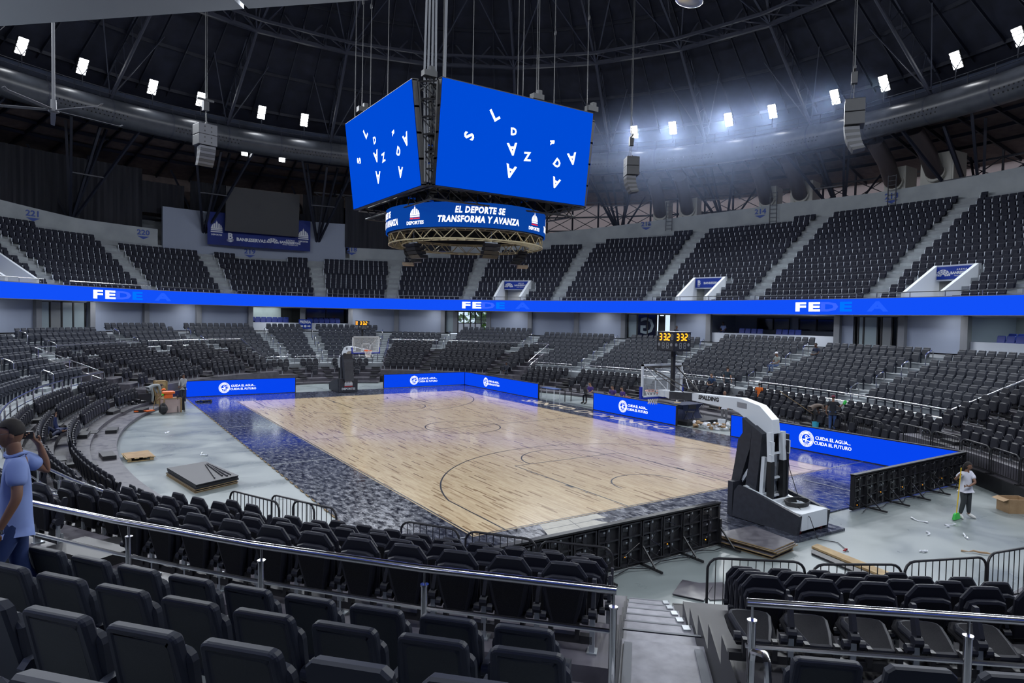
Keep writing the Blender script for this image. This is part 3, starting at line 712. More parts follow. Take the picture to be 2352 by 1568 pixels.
# ring duct
mb = MB()
prof = [(34.75+.98*math.cos(2*PI*k/20), 20.42+.98*math.sin(2*PI*k/20)) for k in range(20)]
ring(mb, prof, 0, 360, 2, 0, True); rd = mb.build('ring_duct', K['tube'], smooth=True); tag(rd, 'huge grey fabric-like ring duct circling the hall below the floodlights', 'duct')
for i in range(48):
    a0 = i*7.5; mb = MB()
    ring(mb, [(34.75+r_*math.cos(q*PI/8), 20.42+r_*math.sin(q*PI/8)) for r_ in (1.0,) for q in range(16)], a0, a0+.18, .1, 0, True); mb.build('seam_band', K['trussl'], rd, True)
mb = MB()
for i in range(0, 720):
    if i % 30 < 12: continue
    a = rad(i*.5)
    for q, th in ((0, 196), (1, 212)):
        R, z = 34.75+.985*math.cos(rad(th)), 20.42+.985*math.sin(rad(th)); mb.ball((R*math.cos(a+q*.004), R*math.sin(a+q*.004), z), .055, 5, 3)
o = mb.build('air_nozzle', K['black'], rd); o['kind'] = 'stuff'
mb = MB()
ring(mb, [(34.2, 21.95), (34.25, 21.95), (34.25, 22.0), (34.2, 22.0)], 0, 360, 3, 0, True); ring(mb, [(34.2, 21.6), (34.25, 21.6), (34.25, 21.64), (34.2, 21.64)], 0, 360, 3, 0, True)
for i in range(120): a = rad(i*3); mb.beam((34.22*math.cos(a), 34.22*math.sin(a), 21.2), (34.22*math.cos(a), 34.22*math.sin(a), 22.0), .04)
struct(mb.build('catwalk_rail', K['truss']), 'thin black catwalk rail above the ring duct')
# ring truss
def P3(R, a, z): return (R*math.cos(rad(a)), R*math.sin(rad(a)), z)
mb = MB()
for i in range(24):
    a0, a1 = 7.5+15*i, 22.5+15*i
    for R, z, w in ((27.6, 27.3, .28), (27.6, 29.4, .2), (26.4, 27.7, .2)): mb.beam(P3(R, a0, z), P3(R, a1, z), w)
    L0, L1, U0, U1 = Vector(P3(27.6, a0, 27.3)), Vector(P3(27.6, a1, 27.3)), Vector(P3(27.6, a0, 29.4)), Vector(P3(27.6, a1, 29.4))
    for q in range(4):
        f0, f1 = q/4, (q+1)/4
        A_, B_ = (L0.lerp(L1, f0), U0.lerp(U1, f1)) if q % 2 == 0 else (U0.lerp(U1, f0), L0.lerp(L1, f1))
        mb.beam(A_, B_, .12); mb.beam(L0.lerp(L1, f1), U0.lerp(U1, f1), .12)
        mb.beam(L0.lerp(L1, f0), Vector(P3(26.4, a0, 27.7)).lerp(Vector(P3(26.4, a1, 27.7)), f1), .08)
struct(mb.build('ring_truss', K['trussl']), 'polygonal lattice ring truss in the dome')
for R, z in ((14, 34.0),):
    mb = MB()
    for i in range(24): mb.beam(P3(R, 7.5+15*i, z), P3(R, 22.5+15*i, z), .2); mb.beam(P3(R, 7.5+15*i, z+1.3), P3(R, 22.5+15*i, z+1.3), .15); mb.beam(P3(R, 7.5+15*i, z), P3(R, 22.5+15*i, z+1.3), .1)
    struct(mb.build('ring_truss', K['truss']), 'inner lattice ring near the dome apex')
for i in range(24):
    a = 7.5+15*i; mb = MB()
    A_, B_ = Vector(P3(34.6, a, 21.4)), Vector(P3(27.6, a, 27.3)); mb.tube([A_, B_], .13, 8)
    C_, D_ = Vector(P3(35.6, a, 22.6)), Vector(P3(27.6, a, 29.4)); mb.beam(C_, D_, .12)
    for q in range(1, 6):
        f = q/6; mb.beam(A_.lerp(B_, f), C_.lerp(D_, f+.04), .07); mb.beam(A_.lerp(B_, f), C_.lerp(D_, f-.1), .06)
    mb.beam(B_, P3(14, a, 34.0), .16); mb.beam(D_, P3(14, a, 35.3), .14)
    for q in range(6):
        f = q/6; E0, E1 = B_.lerp(Vector(P3(14, a, 34)), f), D_.lerp(Vector(P3(14, a, 35.3)), f+.08); mb.beam(E0, E1, .07)
    for s_ in (-1, 1): mb.beam(P3(34.6, a, 21.4), P3(31, a+s_*4, 26), .07); mb.beam(B_, P3(21, a+s_*7.5, 31), .1)
    struct(mb.build('rib_truss', K['trussl']), 'slanting steel rib truss of the dome')
# props between the top wall and the ring duct
for i in range(24):
    a = 7.5+15*i; mb = MB(); z0 = 14.2 if -30 < a < 50 else 12.4
    base = Vector(P3(41.3, a, z0)); mb.beam(P3(41.3, a, 7), base, .35)
    for da, R, z in ((-4, 35.2, 19.7), (4, 35.2, 19.7), (-2.2, 38.5, 20.0), (2.2, 38.5, 20.0), (0, 36.2, 19.5)):
        mb.beam(base, P3(R, a+da, z), .18)
    m1, m2 = base.lerp(Vector(P3(35.2, a-4, 19.6)), .5), base.lerp(Vector(P3(35.2, a+4, 19.6)), .5); mb.beam(m1, m2, .1)
    mb.beam(base, P3(43.5, a-3, 18.6), .14); mb.beam(base, P3(43.5, a+3, 18.6), .14)
    struct(mb.build('roof_prop', K['truss']), 'dark branching steel prop carrying the ring')
# floodlight fixtures
def flood(a, lab, grp):
    o = empty('floodlight', P3(33.9, a, 22.93)); tag(o, lab, 'floodlight', grp)
    c, s = math.cos(rad(a)), math.sin(rad(a)); r = Vector((-s, c, 0)); f = Vector((-c, -s, -.55)).normalized(); u = r.cross(f)*-1
    if u.z < 0: u = -u
    fr = lambda x, y, z: tuple(r*x+u*y+f*z)
    mb = MB(); mb.prism([(-.36, -.58), (.36, -.58), (.36, .58), (-.36, .58)], fr, -.12, 0); mb.build('housing', K['black'], o)
    for q in range(5):
        y = -.46+.23*q; mb = MB(); mb.prism(rrect(-.31, .31, y-.09, y+.09, .03), fr, .005, .02); mb.build('lens', K['flood'], o)
    mb = MB(); mb.beam((0, 0, -.6), (0, 0, -1.3), .06); mb.beam(fr(-.4, 0, -.05), (0, 0, -.6), .05); mb.beam(fr(.4, 0, -.05), (0, 0, -.6), .05); mb.build('bracket', K['truss'], o)
names = {123: 'leftmost floodlight above the ring duct, near the top left corner', 116.3: 'second floodlight from the left above the ring duct', 107.8: 'third floodlight from the left above the ring duct', 101.5: 'floodlight above the duct just behind the left hanging speaker cable',
         93: 'fifth floodlight from the left, above the black video board', 86.7: 'floodlight just left of the left scoreboard screen', 33.4: 'floodlight just right of the right scoreboard screen', 27.3: 'second floodlight right of the scoreboard', 18.8: 'third floodlight right of the scoreboard', 12.4: 'fourth floodlight right of the scoreboard',
         3.8: 'floodlight just left of the right hanging speaker', -2.5: 'floodlight just right of the right hanging speaker', -11: 'second floodlight from the right edge', -17.7: 'floodlight at the far top right corner'}
for a in FLOODS:
    flood(a, names.get(a, 'floodlight above the ring duct, out of the picture or behind the scoreboard'), 'floodlights above the ring duct')
for a, R, z, lab in ((94.6, 35.6, 19.55, 'small square floodlight under the duct, above the black video board'), (89.3, 35.6, 19.5, 'small square floodlight under the duct, right of the video board')):
    o = empty('small_floodlight', P3(R, a, z)); tag(o, lab, 'floodlight', 'small floodlights under the duct')
    c, s = math.cos(rad(a)), math.sin(rad(a)); fr = plane_fr((0, 0, 0), (s, -c, 0), (0, 0, 1))
    mb = MB(); mb.prism(rrect(-.3, .3, -.28, .28, .05), fr, -.1, .02); mb.build('housing', K['black'], o); mb = MB(); mb.prism(rrect(-.26, .26, -.24, .24, .05), fr, .02, .04); mb.build('lens', K['flood'], o)
# air handlers with ducts, right
for a0, a1, lab in ((32.2, 30.0, 'beige air unit with brown duct, leftmost on the right wall'), (28.4, 25.9, 'beige air unit with brown duct, second from the left'), (17.3, 15.1, 'beige air unit with brown duct, left of ladder above sign 214'), (13.2, 10.4, 'beige air unit with brown duct, right of sign 214'), (1.8, -.6, 'beige air unit with brown duct, left of ladder above sign 213'), (-2.2, -5.7, 'large beige air unit with brown duct, rightmost')):
    am = (a0+a1)/2; R = 39.6; w = 2*R*math.sin(rad(a0-a1)/2); z0 = {32.2: 15.05, 28.4: 15.2, 17.3: 15.6, 13.2: 15.7, 1.8: 15.7}.get(a0, 15.7); hgt = 2.3 if a0 > -2 else 2.8
    o = empty('air_handler', P3(R, am, z0)); o.rotation_euler = (0, 0, rad(am)); tag(o, lab, 'air unit', 'air units on top of the right wall')
    mb = MB(); mb.box((.9, 0, hgt/2), (1.8, w, hgt)); mb.box((-.01, 0, hgt/2), (.04, w*.9, hgt*.9)); mb.build('cabinet', K['beige'], o)
    mb = MB(); mb.tube([(.5, 0, hgt*.42), (-.4, 0, hgt*.5), (-1.4, 0, hgt*.5+1.3), (-3.2, 0, hgt*.5+2.6)], .62, 16); mb.build('duct', K['duct'], o, True)
    mb = MB(); mb.tube([(-.02, 0, hgt*.44), (-.2, 0, hgt*.46)], .72, 16); mb.build('collar', K['beige'], o, True)
    mb = MB(); mb.box((.4, 0, -.1), (2.6, w+.6, .12)); mb.build('support_beam', K['truss'], o)
for a, lab in ((14.4, 'thin dark access ladder near the middle of the right wall'), (-.6, 'thin dark access ladder left of the rightmost air unit'), (29.4, 'pale access ladder left of sign 215')):
    mb = MB(); R = RW(a)-.25; z0, z1 = 14.2, 17.0
    for s_ in (-.3, .3): mb.beam((0, s_, z0), (0, s_, z1), .06)
    for q in range(8): mb.beam((0, -.3, z0+.2+q*.36), (0, .3, z0+.2+q*.36), .04)
    o = mb.build('ladder', K['truss'], loc=(R*math.cos(rad(a)), R*math.sin(rad(a)), 0), rz=rad(a)); tag(o, lab, 'ladder')
# black video board and banner at the far end
vb = empty('video_board', (-.35, 39.2, 15.0)); tag(vb, 'big switched-off black video board hung over the blue banner', 'video board')
fr = plane_fr((0, 0, 0), (1, .03, 0), (0, -.1, 1))
mb = MB(); mb.prism([(-3.35, -2.0), (3.35, -2.0), (3.35, 2.0), (-3.35, 2.0)], fr, 0, .02); mb.build('screen', K['dark_scr'], vb)
mb = MB(); mb.prism([(-3.42, -2.07), (3.42, -2.07), (3.42, 2.07), (-3.42, 2.07)], fr, -.25, 0); mb.build('housing', K['black'], vb)
bn = empty('banner', (-.35, 40.0, 13.2)); tag(bn, 'wide blue printed banner on the far wall below the black video board', 'banner')
fr = plane_fr((0, 0, 0), (1, .012, 0), (0, 0, 1))
mb = MB(); mb.prism([(-4.85, -1.55), (4.75, -1.55), (4.75, 1.5), (-4.85, 1.5)], fr, 0, .03); mb.build('cloth', K['poster'], bn)
mb = MB()
put(mb, text_mb('BANRESERVAS', .42, .016), fr, -.95, -.9, .035); put(mb, text_mb('B', .8, .03), fr, -2.85, -.68, .035)
for q in range(3): mb.prism([(-3.2, -.95-q*.08), (-2.8, -1.05-q*.08), (-2.5, -.9-q*.08), (-2.8, -.98-q*.08)], fr, .035, .04)
put(mb, text_mb('A R E N A', .2, .008), fr, 2.75, -.62, .035); put(mb, text_mb('BANRESERVAS', .32, .014), fr, 2.75, -.85, .035); put(mb, text_mb('VIRGILIO TRAVIESO SOTO', .13, .004), fr, 2.75, -1.06, .035)
for q in range(6):
    a0, a1 = PI*(q+.1)/6, PI*(q+.9)/6
    for r0, r1 in ((.25, .5), (.55, .75), (.8, 1)):
        mb.prism([(1.05+.6*r*math.cos(a_), -1.02+.5*r*math.sin(a_)) for r, a_ in ((r0, a0), (r1, a0), (r1, a1), (r0, a1))], fr, .035, .04)
for u in (-4.05, 4.05):
    dome_logo(mb, fr, 1.0, u, -.05, 0, 0, .04); put(mb, text_mb('DEPORTES', .2, .006), fr, u, -.62, .035)
mb.build('lettering', K['print_w'], bn)
# ================================================================ CENTRE SCOREBOARD
sb = empty('centre_scoreboard', (0, 0, 12.4)); tag(sb, 'four-sided blue LED scoreboard with a round lower ring, hanging over centre court', 'scoreboard')
def SBm(mb_, n, m, par=sb, smooth=False):
    mb_.v = [(x, y, z-12.4) for x, y, z in mb_.v]; return mb_.build(n, m, par, smooth)
sides_ = [((1, 0), (0, -1)), ((0, -1), (-1, 0)), ((-1, 0), (0, 1)), ((0, 1), (1, 0))]
LET = [('L', -.96, 1.05, 35, .85), ('D', .0, .55, 5, .5), ('S', -2.05, .05, 80, .75), ('A', .0, -.12, 190, .85), ('Z', .78, -.35, 5, .62), ('A', .0, -1.02, 170, .9), ('R', 2.0, .45, -80, .35), ('D', 2.35, -.4, -35, .6), ('A', 2.38, -1.2, 165, .75), ('A', 3.15, -.05, 195, .85)]
for (rx, ry), (nx, ny) in sides_:
    o_ = Vector((nx*4.42, ny*4.42, 12.445)); up = Vector((nx*(4.65-4.19), ny*(4.65-4.19), 4.01)).normalized()
    fr = plane_fr(o_, (rx, ry, 0), up); h = 2.02
    mb = MB(); mb.prism([(-3.75, -h), (3.75, -h), (3.75, h), (-3.75, h)], fr, -.02, 0); sc = SBm(mb, 'screen', K['led_s'])
    mb = MB()
    for ch, u, v, ro, sz in LET: put(mb, text_mb(ch, sz*.8, .02), fr, u-.35, v, .006, 0, rad(ro))
    SBm(mb, 'lettering', K['led_w'], sc)
    mb = MB()
    for i in range(13):
        u = -3.75+i*.625; mb.prism([(u-.03, -h), (u+.03, -h), (u+.03, h), (u-.03, h)], fr, -.25, -.03)
    for v in (-h, -1, 0, 1, h): mb.prism([(-3.78, v-.04), (3.78, v-.04), (3.78, v+.04), (-3.78, v+.04)], fr, -.3, -.03)
    for i in range(12):
        for j in range(4): mb.prism([(-3.7+i*.625, -1.95+j), (-3.18+i*.625, -1.95+j), (-3.18+i*.625, -1.1+j), (-3.7+i*.625, -1.1+j)], fr, -.16, -.03)
    SBm(mb, 'screen_back', K['black'], sc)
# inner steel frame
mb = MB()
for sx in (-1, 1):
    for sy in (-1, 1):
        A_, B_ = Vector((sx*3.95, sy*3.95, 14.5)), Vector((sx*3.7, sy*3.7, 10.5)); C_, D_ = Vector((sx*4.35, sy*3.8, 14.4)), Vector((sx*3.95, sy*3.7, 10.45)); E_, F_ = Vector((sx*3.8, sy*4.35, 14.4)), Vector((sx*3.7, sy*3.95, 10.45))
        for p, q in ((A_, B_), (C_, D_), (E_, F_)): mb.tube([p, q], .05, 8)
        for k in range(7):
            f = k/6; mb.tube([C_.lerp(D_, f), E_.lerp(F_, f)], .03, 6); mb.tube([A_.lerp(B_, f), C_.lerp(D_, f)], .03, 6)
            if k < 6: mb.tube([C_.lerp(D_, f), E_.lerp(F_, f+1/6)], .025, 6); mb.tube([A_.lerp(B_, f), E_.lerp(F_, f+1/6)], .025, 6)
for z in (14.4, 12.4, 10.5):
    q = 3.9 if z > 12 else 3.6
    for a in range(4):
        x0, y0 = q*[1, 1, -1, -1][a], q*[-1, 1, 1, -1][a]; x1, y1 = q*[1, -1, -1, 1][a], q*[1, 1, -1, -1][a]
        mb.tube([(x0, y0, z), (x1, y1, z)], .05, 8); mb.tube([(x0, y0, z-.5), (x1, y1, z-.5)], .04, 8)
        for i in range(10):
            f0, f1 = i/10, (i+1)/10; mb.tube([(x0+(x1-x0)*f0, y0+(y1-y0)*f0, z), (x0+(x1-x0)*f1, y0+(y1-y0)*f1, z-.5)], .025, 5)
for i in range(24):
    a = 2*PI*i/24; mb.tube([(3.6*math.cos(a), 3.6*math.sin(a), 10.15), (3.65*math.cos(a+.1), 3.65*math.sin(a+.1), 10.6)], .03, 5)
SBm(mb, 'steel_frame', K['black'])
mb = MB()
for i in range(40):
    a = 2*PI*i/40; R = 3.0+.5*(i % 2)
    mb.box((R*math.cos(a), R*math.sin(a), 10.35), (.3, .22, .35), a); mb.box((.6*R*math.cos(a), .6*R*math.sin(a), 10.3), (.25, .25, .3), a)
o = SBm(mb, 'processor_box', K['blackg']); o['kind'] = 'stuff'
mb = MB()
for i in range(60):
    a = random.uniform(0, 6.28); R = random.uniform(1.2, 3.55); mb.ball((R*math.cos(a), R*math.sin(a), random.uniform(10.1, 10.16)), .012, 4, 3)
o = SBm(mb, 'indicator_light', mat('green_led', emit=(.1, 1, .3), estr=2)); o['kind'] = 'stuff'
# lower ring
def cyl_fr(R, a0, zc, w0=0):
    def fr(u, v, w=0):
        a = a0+u/R; rr = R+w+w0; return (rr*math.cos(a), rr*math.sin(a), zc+v)
    return fr
mb = MB(); ring(mb, [(3.75, 9.08), (3.75, 10.12)], 0, 360, 4, 0); rs = SBm(mb, 'ring_screen', K['led_r'])
mb = MB(); ring(mb, [(3.69, 10.12), (3.69, 9.08)], 0, 360, 4, 0); SBm(mb, 'screen_back', K['black'], rs)
mb = MB(); mb2 = MB()
ca = math.atan2(-27.7, -15.5)
for q in range(4):
    a = ca+rad(9)+q*PI/2; fr = cyl_fr(3.755, a, 9.6)
    put(mb, text_mb('EL DEPORTE SE', .37, .016, .18, .78, space=1.12), fr, 0, .19, 0); put(mb, text_mb('TRANSFORMA Y AVANZA', .37, .016, .18, .78, space=1.12), fr, 0, -.2, 0)
    fr = cyl_fr(3.755, a-rad(45), 9.6)
    dome_logo(mb, fr, .52, 0, .02, 0, 1); put(mb, text_mb('DEPORTES', .2, .006), fr, 0, -.32, 0)
mm = [i for i in range(len(mb.f)) if mb.m[i] == 1]
mb.mesh
SBm(mb, 'lettering', [K['led_w'], K['led_red']], rs)
mb = MB()
for R, z in ((3.62, 9.05), (3.62, 8.62), (3.0, 9.05), (3.0, 8.62)): ring(mb, [(R-.025, z-.025), (R+.025, z-.025), (R+.025, z+.025), (R-.025, z+.025)], 0, 360, 5, 0, True)
for i in range(48):
    a, b = 2*PI*i/48, 2*PI*(i+1)/48; p = lambda R, t, z: (R*math.cos(t), R*math.sin(t), z)
    z0, z1 = (9.05, 8.62) if i % 2 else (8.62, 9.05)
    mb.beam(p(3.62, a, z0), p(3.62, b, z1), .03); mb.beam(p(3.0, a, z0), p(3.0, b, z1), .03); mb.beam(p(3.0, a, 8.62), p(3.62, b, 8.62), .025); mb.beam(p(3.0, a, 9.05), p(3.62, a, 9.05), .025)
SBm(mb, 'ring_truss', mat('brass_truss', (.42, .36, .22), .45, .6))
# hoist cables
mb = MB()
for x, y in ((-3.2, -3.6), (-2.0, -3.9), (.2, -4.3), (1.2, -4.0), (1.6, -3.3), (3.6, -4.4), (-4.3, 3.4), (-4.4, 2.2), (-4.5, .9), (-4.3, -.6), (2.2, -3.8), (.8, -3.0)):
    mb.tube([(x, y, 14.2), (x*.98, y*.98, 36.5)], .018, 6); mb.ball((x, y, 17.5+(x*7 % 3)), (.06, .06, .14), 6, 5)
SBm(mb, 'hoist_cable', K['hoist'])
mb = MB()
for dx in (-.12, 0, .13, .25): mb.tube([(-3.9+dx, -3.75, 10.6), (-3.95+dx*1.3, -3.8, 15.0), (-3.9+dx*.6, -3.9, 25), (-3.8+dx*.4, -3.9, 36.5)], .045, 8)
mb.tube([(-1.8, -1.0, 14), (-1.7, -1.2, 36)], .06, 8)
SBm(mb, 'power_cable', K['pillar'])
mb = MB()
for x, y in ((-3.95, -3.9), (-4.4, 2.0), (1.0, -4.2), (3.9, -4.35)): mb.box((x, y, 14.75), (.55, .3, .22)); mb.box((x+.1, y, 14.95), (.2, .2, .2))
SBm(mb, 'hoist_motor', K['hoist'])
# loudspeakers under the ring
for i, (ax, lab) in enumerate(((190, 'black speaker cluster under the left of the scoreboard ring'), (222, 'tilted speaker hanging lowest under the scoreboard ring, left of two'), (262, 'black speaker cluster under the front right of the scoreboard ring'), (292, 'tilted speaker hanging low under the scoreboard ring, right of two'))):
    low = i in (1, 3); R = 3.0 if not low else 2.4; aa = rad(ax)
    if low: R = 2.7; aa = rad({1: 150, 3: 330}[i])
    sp = empty('ring_speaker', (R*math.cos(aa), R*math.sin(aa), 8.55 if not low else 8.5)); sp.rotation_euler = (0, 0, aa); tag(sp, lab, 'loudspeaker', 'speakers under the scoreboard ring')
    for q in range(4):
        mb = MB(); dz = -.05-q*.16; tl = q*.12; mb.loft([[(.22-tl*q*.2, -.36, dz), (.22-tl*q*.2, .36, dz), (.18-tl*q*.3, .36, dz-.14), (.18-tl*q*.3, -.36, dz-.14)], [(-.2-tl, -.3, dz+.03), (-.2-tl, .3, dz+.03), (-.24-tl, .3, dz-.11), (-.24-tl, -.3, dz-.11)]]); mb.build('speaker_box', K['black'], sp)
    mb = MB(); mb.beam((0, -.3, 0), (0, .3, 0), .05); mb.beam((0, 0, 0), (0, 0, .5), .04); mb.build('rigging', K['galv'], sp)
    if low: mb = MB(); mb.box((0, 0, -.75), (.5, .72, .12)); mb.build('base_plate', mat('brown_plate', (.22, .17, .12), .6), sp)
# hanging line arrays
def line_array(loc, face, lab):
    la = empty('line_array', loc, face); tag(la, lab, 'loudspeaker', 'hanging line arrays')
    for q in range(2):
        z = -.02-q*.58; mb = MB(); mb.prism(rrect(-.5, .5, z-.56, z, .03), lambda u, v, w: (w, u, v), -.45, .35); o = mb.build('subwoofer', K['hoist'], la)
        mb = MB()
        for yy in (-.18, .18):
            for zz in (-.16, -.4): mb.box((.355, yy, z+zz), (.01, .06, .08))
        mb.prism(rrect(-.49, .49, z-.55, z-.01, .02), lambda u, v, w: (w, u, v), .35, .352, 1); mb.m = [0]*(len(mb.f)-len(mb.f)+24)+[1]*(len(mb.f)-24)
        mb.build('grille', [K['black'], K['grille']], o)
    z, x, tilt = -1.22, .35, 0
    for q in range(8):
        tilt = rad(4+q*5.0); h = .135; c, s = math.cos(tilt), math.sin(tilt)
        x2, z2 = x-s*h, z-c*h; bx, bz = -.62*c, .62*s
        mb = MB(); mb.loft([[(x, yy, z), (x2, yy, z2), (x2+bx, yy*.8, z2+bz*.3-.01), (x+bx, yy*.8, z+bz*.3)] for yy in (-.42, .42)]); mb.build('array_box', K['hoist' if q % 2 else 'grille'], la)
        x, z = x2, z2-.01
    mb = MB(); mb.beam((.2, 0, .06), (-.4, 0, .06), .08); mb.beam((0, -.4, .03), (0, .4, .03), .06); mb.box((0, 0, 1.0), (.25, .3, .5)); mb.tube([(0, 0, .1), (0, 0, .8)], .02, 6); mb.tube([(.15, 0, .1), (.05, 0, .8)], .015, 6); mb.box((0, 0, 1.35), (.1, .9, .12)); mb.build('rigging', K['hoist'], la)
    mb = MB(); mb.tube([(0, 0, 1.2), (0, 0, 36-loc[2])], .03, 6); mb.tube([(.08, .05, 1.2), (.1, .06, 36-loc[2])], .012, 5); mb.build('hoist_cable', K['hoist'], la)
line_array((-9.5, 12.5, 15.6), rad(-75), 'hanging line-array speaker at the left, left of the scoreboard')
line_array((14.2, 4.0, 15.7), rad(150), 'smaller hanging line-array speaker right behind the scoreboard, in front of the duct')
line_array((13.6, -10.9, 15.3), rad(122), 'largest hanging line-array speaker at the right')
# ceiling fan
fn = empty('ceiling_fan', (-16.1, -.6, 11.9)); tag(fn, 'big five-blade ceiling fan on a long rod at the top left', 'ceiling fan')
mb = MB(); mb.tube([(0, 0, .2), (0, 0, 19)], .05, 8); mb.build('rod', K['grille'], fn, True)
mb = MB(); mb.tube([(0, 0, -.08), (0, 0, -.05), (0, 0, .0), (0, 0, .01), (0, 0, .35)], [.10, .16, .16, .09, .08], 12); mb.build('motor', K['grille'], fn, True)
for q in range(5):
    a = rad(20+72*q); mb = MB(); c, s = math.cos(a), math.sin(a)
    rings = []
    for r, w, z in ((.15, .14, 0), (.9, .16, -.01), (2.05, .12, -.03), (2.15, .1, .03)):
        rings.append([(r*c-y*s, r*s+y*c, z+zz) for y, zz in ((-w/2, -.015), (w/2, .02), (w/2, .035), (-w/2, 0))])
    mb.loft(rings); mb.build('blade', K['grille'], fn)
# overhead balcony beam close to the camera, top left
mb = MB()
A_, B_ = Vector((-15.9, -22.56, 7.0)), Vector((-14.28, -24.11, 7.0))
d = (B_-A_).normalized(); n_ = Vector((-d.y, d.x, 0))
A_ -= d*3; B_ += d*4
for p, q in ((.0, .5), (.503, 1.0)):
    a_, b_ = A_.lerp(B_, p), A_.lerp(B_, q)
    mb.loft([[tuple(P+n_*u+Vector((0, 0, v))) for u, v in ((0, 0), (.0, .3), (-1.2, .3), (-1.2, .06), (-.42, .06), (-.36, .12), (-.30, .02))] for P in (a_, b_)])
o = mb.build('overhead_beam', K['alu']); tag(o, 'grey metal-clad beam close overhead in the top left corner', 'beam')
K['alu']
mb = MB(); mb.ball((0, 0, 0), (.45, .3, .12), 14, 8); o = mb.build('hanging_lamp', K['alu'], smooth=True, loc=(-1.57, -14.93, 14.0)); tag(o, 'blurred pale lamp body at the top edge right of the scoreboard', 'lamp')
# ================================================================ COURT
ct = empty('basketball_court', (0, 0, 0)); tag(ct, 'varnished light wood basketball court with black lines and worn black apron', 'basketball court')
mb = MB(); mb.prism([(-9.87, -17.25), (9.87, -17.25), (9.87, 17.25), (-9.87, 17.25)], lambda u, v, w: (u, v, w), .004, .036); mb.build('apron', K['apron'], ct)
mb = MB(); mb.prism([(-7.56, -14.06), (7.56, -14.06), (7.56, 14.06), (-7.56, 14.06)], lambda u, v, w: (u, v, w), .03, .040); mb.build('hardwood', K['hard'], ct)
mb = MB()
for i in range(60):
    y = -17.2+i*.575; mb.prism([(-9.90, y), (-9.87, y), (-9.87, y+.28), (-9.90, y+.28)], lambda u, v, w: (u, v, w), .004, .03)
mb.build('edge_tongue', K['plyd'], ct)
FL = lambda u, v, w: (u, v, w)
Z0, Z1 = .0402, .0412
def strip(mb, pts, w=.05, closed=False):
    n = len(pts); L = []; R_ = []
    for i in range(n):
        a = pts[i-1] if (i > 0 or closed) else pts[0]; b = pts[(i+1) % n] if (i < n-1 or closed) else pts[-1]
        dx, dy = b[0]-a[0], b[1]-a[1]; q = math.hypot(dx, dy); nx, ny = -dy/q*w/2, dx/q*w/2
        L.append((pts[i][0]+nx, pts[i][1]+ny, Z1)); R_.append((pts[i][0]-nx, pts[i][1]-ny, Z1))
    V = L+R_; F = [(n+i, n+(i+1) % n, (i+1) % n, i) for i in range(n if closed else n-1)]
    mb.add(V, F)
def arcpts(cx, cy, r, a0, a1, n=48): return [(cx+r*math.cos(rad(a0+(a1-a0)*i/n)), cy+r*math.sin(rad(a0+(a1-a0)*i/n))) for i in range(n+1)]
mb = MB(); strip(mb, [(-7.5, -14), (7.5, -14)]); strip(mb, [(7.5, -14), (7.5, 14)]); strip(mb, [(7.5, 14), (-7.5, 14)]); strip(mb, [(-7.5, 14), (-7.5, -14)]); mb.build('boundary_line', K['line'], ct)
mb = MB(); strip(mb, [(-7.5, 0), (7.5, 0)]); mb.build('halfway_line', K['line'], ct)
mb = MB(); strip(mb, arcpts(0, 0, 1.8, 0, 352.5, 47), closed=True); mb.build('centre_circle', K['line'], ct)
for s in (-1, 1):
    mb = MB(); a = math.degrees(math.acos(6.6/6.75)); P = [(-6.6, -14)]+[(-x, y) for x, y in arcpts(0, -12.425, 6.75, a, 180-a, 60)]+[(6.6, -14)]
    strip(mb, [(x, -s*y) for x, y in P]); mb.build('three_point_line', K['line'], ct)
    mb = MB()
    for P in ([(-2.45, -14), (-2.45, -8.2)], [(-2.45, -8.2), (2.45, -8.2)], [(2.45, -8.2), (2.45, -14)]): strip(mb, [(x, -s*y) for x, y in P])
    for q in (1.75, 2.6, 3.85, 4.7):
        for sx in (-1, 1): strip(mb, [(sx*2.45, s*(14-q)), (sx*2.57, s*(14-q))], .05 if q != 2.6 else .38)
    mb.build('key_line', K['line'], ct)
    mb = MB(); strip(mb, [(x, -s*y) for x, y in arcpts(0, -8.2, 1.8, 0, 180)]); mb.build('free_throw_arc', K['line'], ct)
    mb = MB(); strip(mb, [(x, -s*y) for x, y in arcpts(0, -12.425, 1.25, 0, 180, 30)]); mb.build('restricted_arc', K['line'], ct)
# pale tape marks on the apron
mb = MB()
for P in ([(-9.8, 4.7), (-7.7, 4.7)], [(-9.8, -4.0), (-7.7, -4.0)], [(-9.8, -14), (-7.7, -14)], [(7.7, -14), (9.8, -14)], [(7.7, 14), (9.8, 14)], [(5, -14.6), (5, -16.8)]): strip(mb, P, .05)
mb.build('tape_line', mat('pale_line', (.22, .24, .27), .4), ct)
mb = MB(); tm = text_mb('SANTO DOMINGO', 1.25, .03, 0, 1.18, .0012); put(mb, tm, lambda u, v, w=0: (8.72+v, 1.1-u, .0366+w)); mb.build('lettering', K['court_t'], ct)
mb = MB(); mb.prism([(-5.62, -14.1), (-3.72, -14.1), (-3.72, -14.5), (-4.2, -14.42), (-3.9, -14.95), (-5.95, -14.95)], FL, .0362, .0372)
mb.build('bare_patch', K['under'], ct)
mb = MB(); strip(mb, [(-4.7, -14.1), (-4.9, -14.95)], .012); strip(mb, [(-5.75, -14.5), (-3.8, -14.5)], .012); mb.build('panel_joint', K['pillar'], ct)
# mat under the near hoop, and loose corner of the apron
mb = MB(); mb.prism([(-1.5, -17.2), (1.0, -17.2), (1.0, -18.35), (-.95, -18.3), (-1.5, -17.9)], FL, .004, .07); o = mb.build('floor_panel', K['apron']); tag(o, 'dark floor panel under the wheels of the near hoop', 'floor panel')

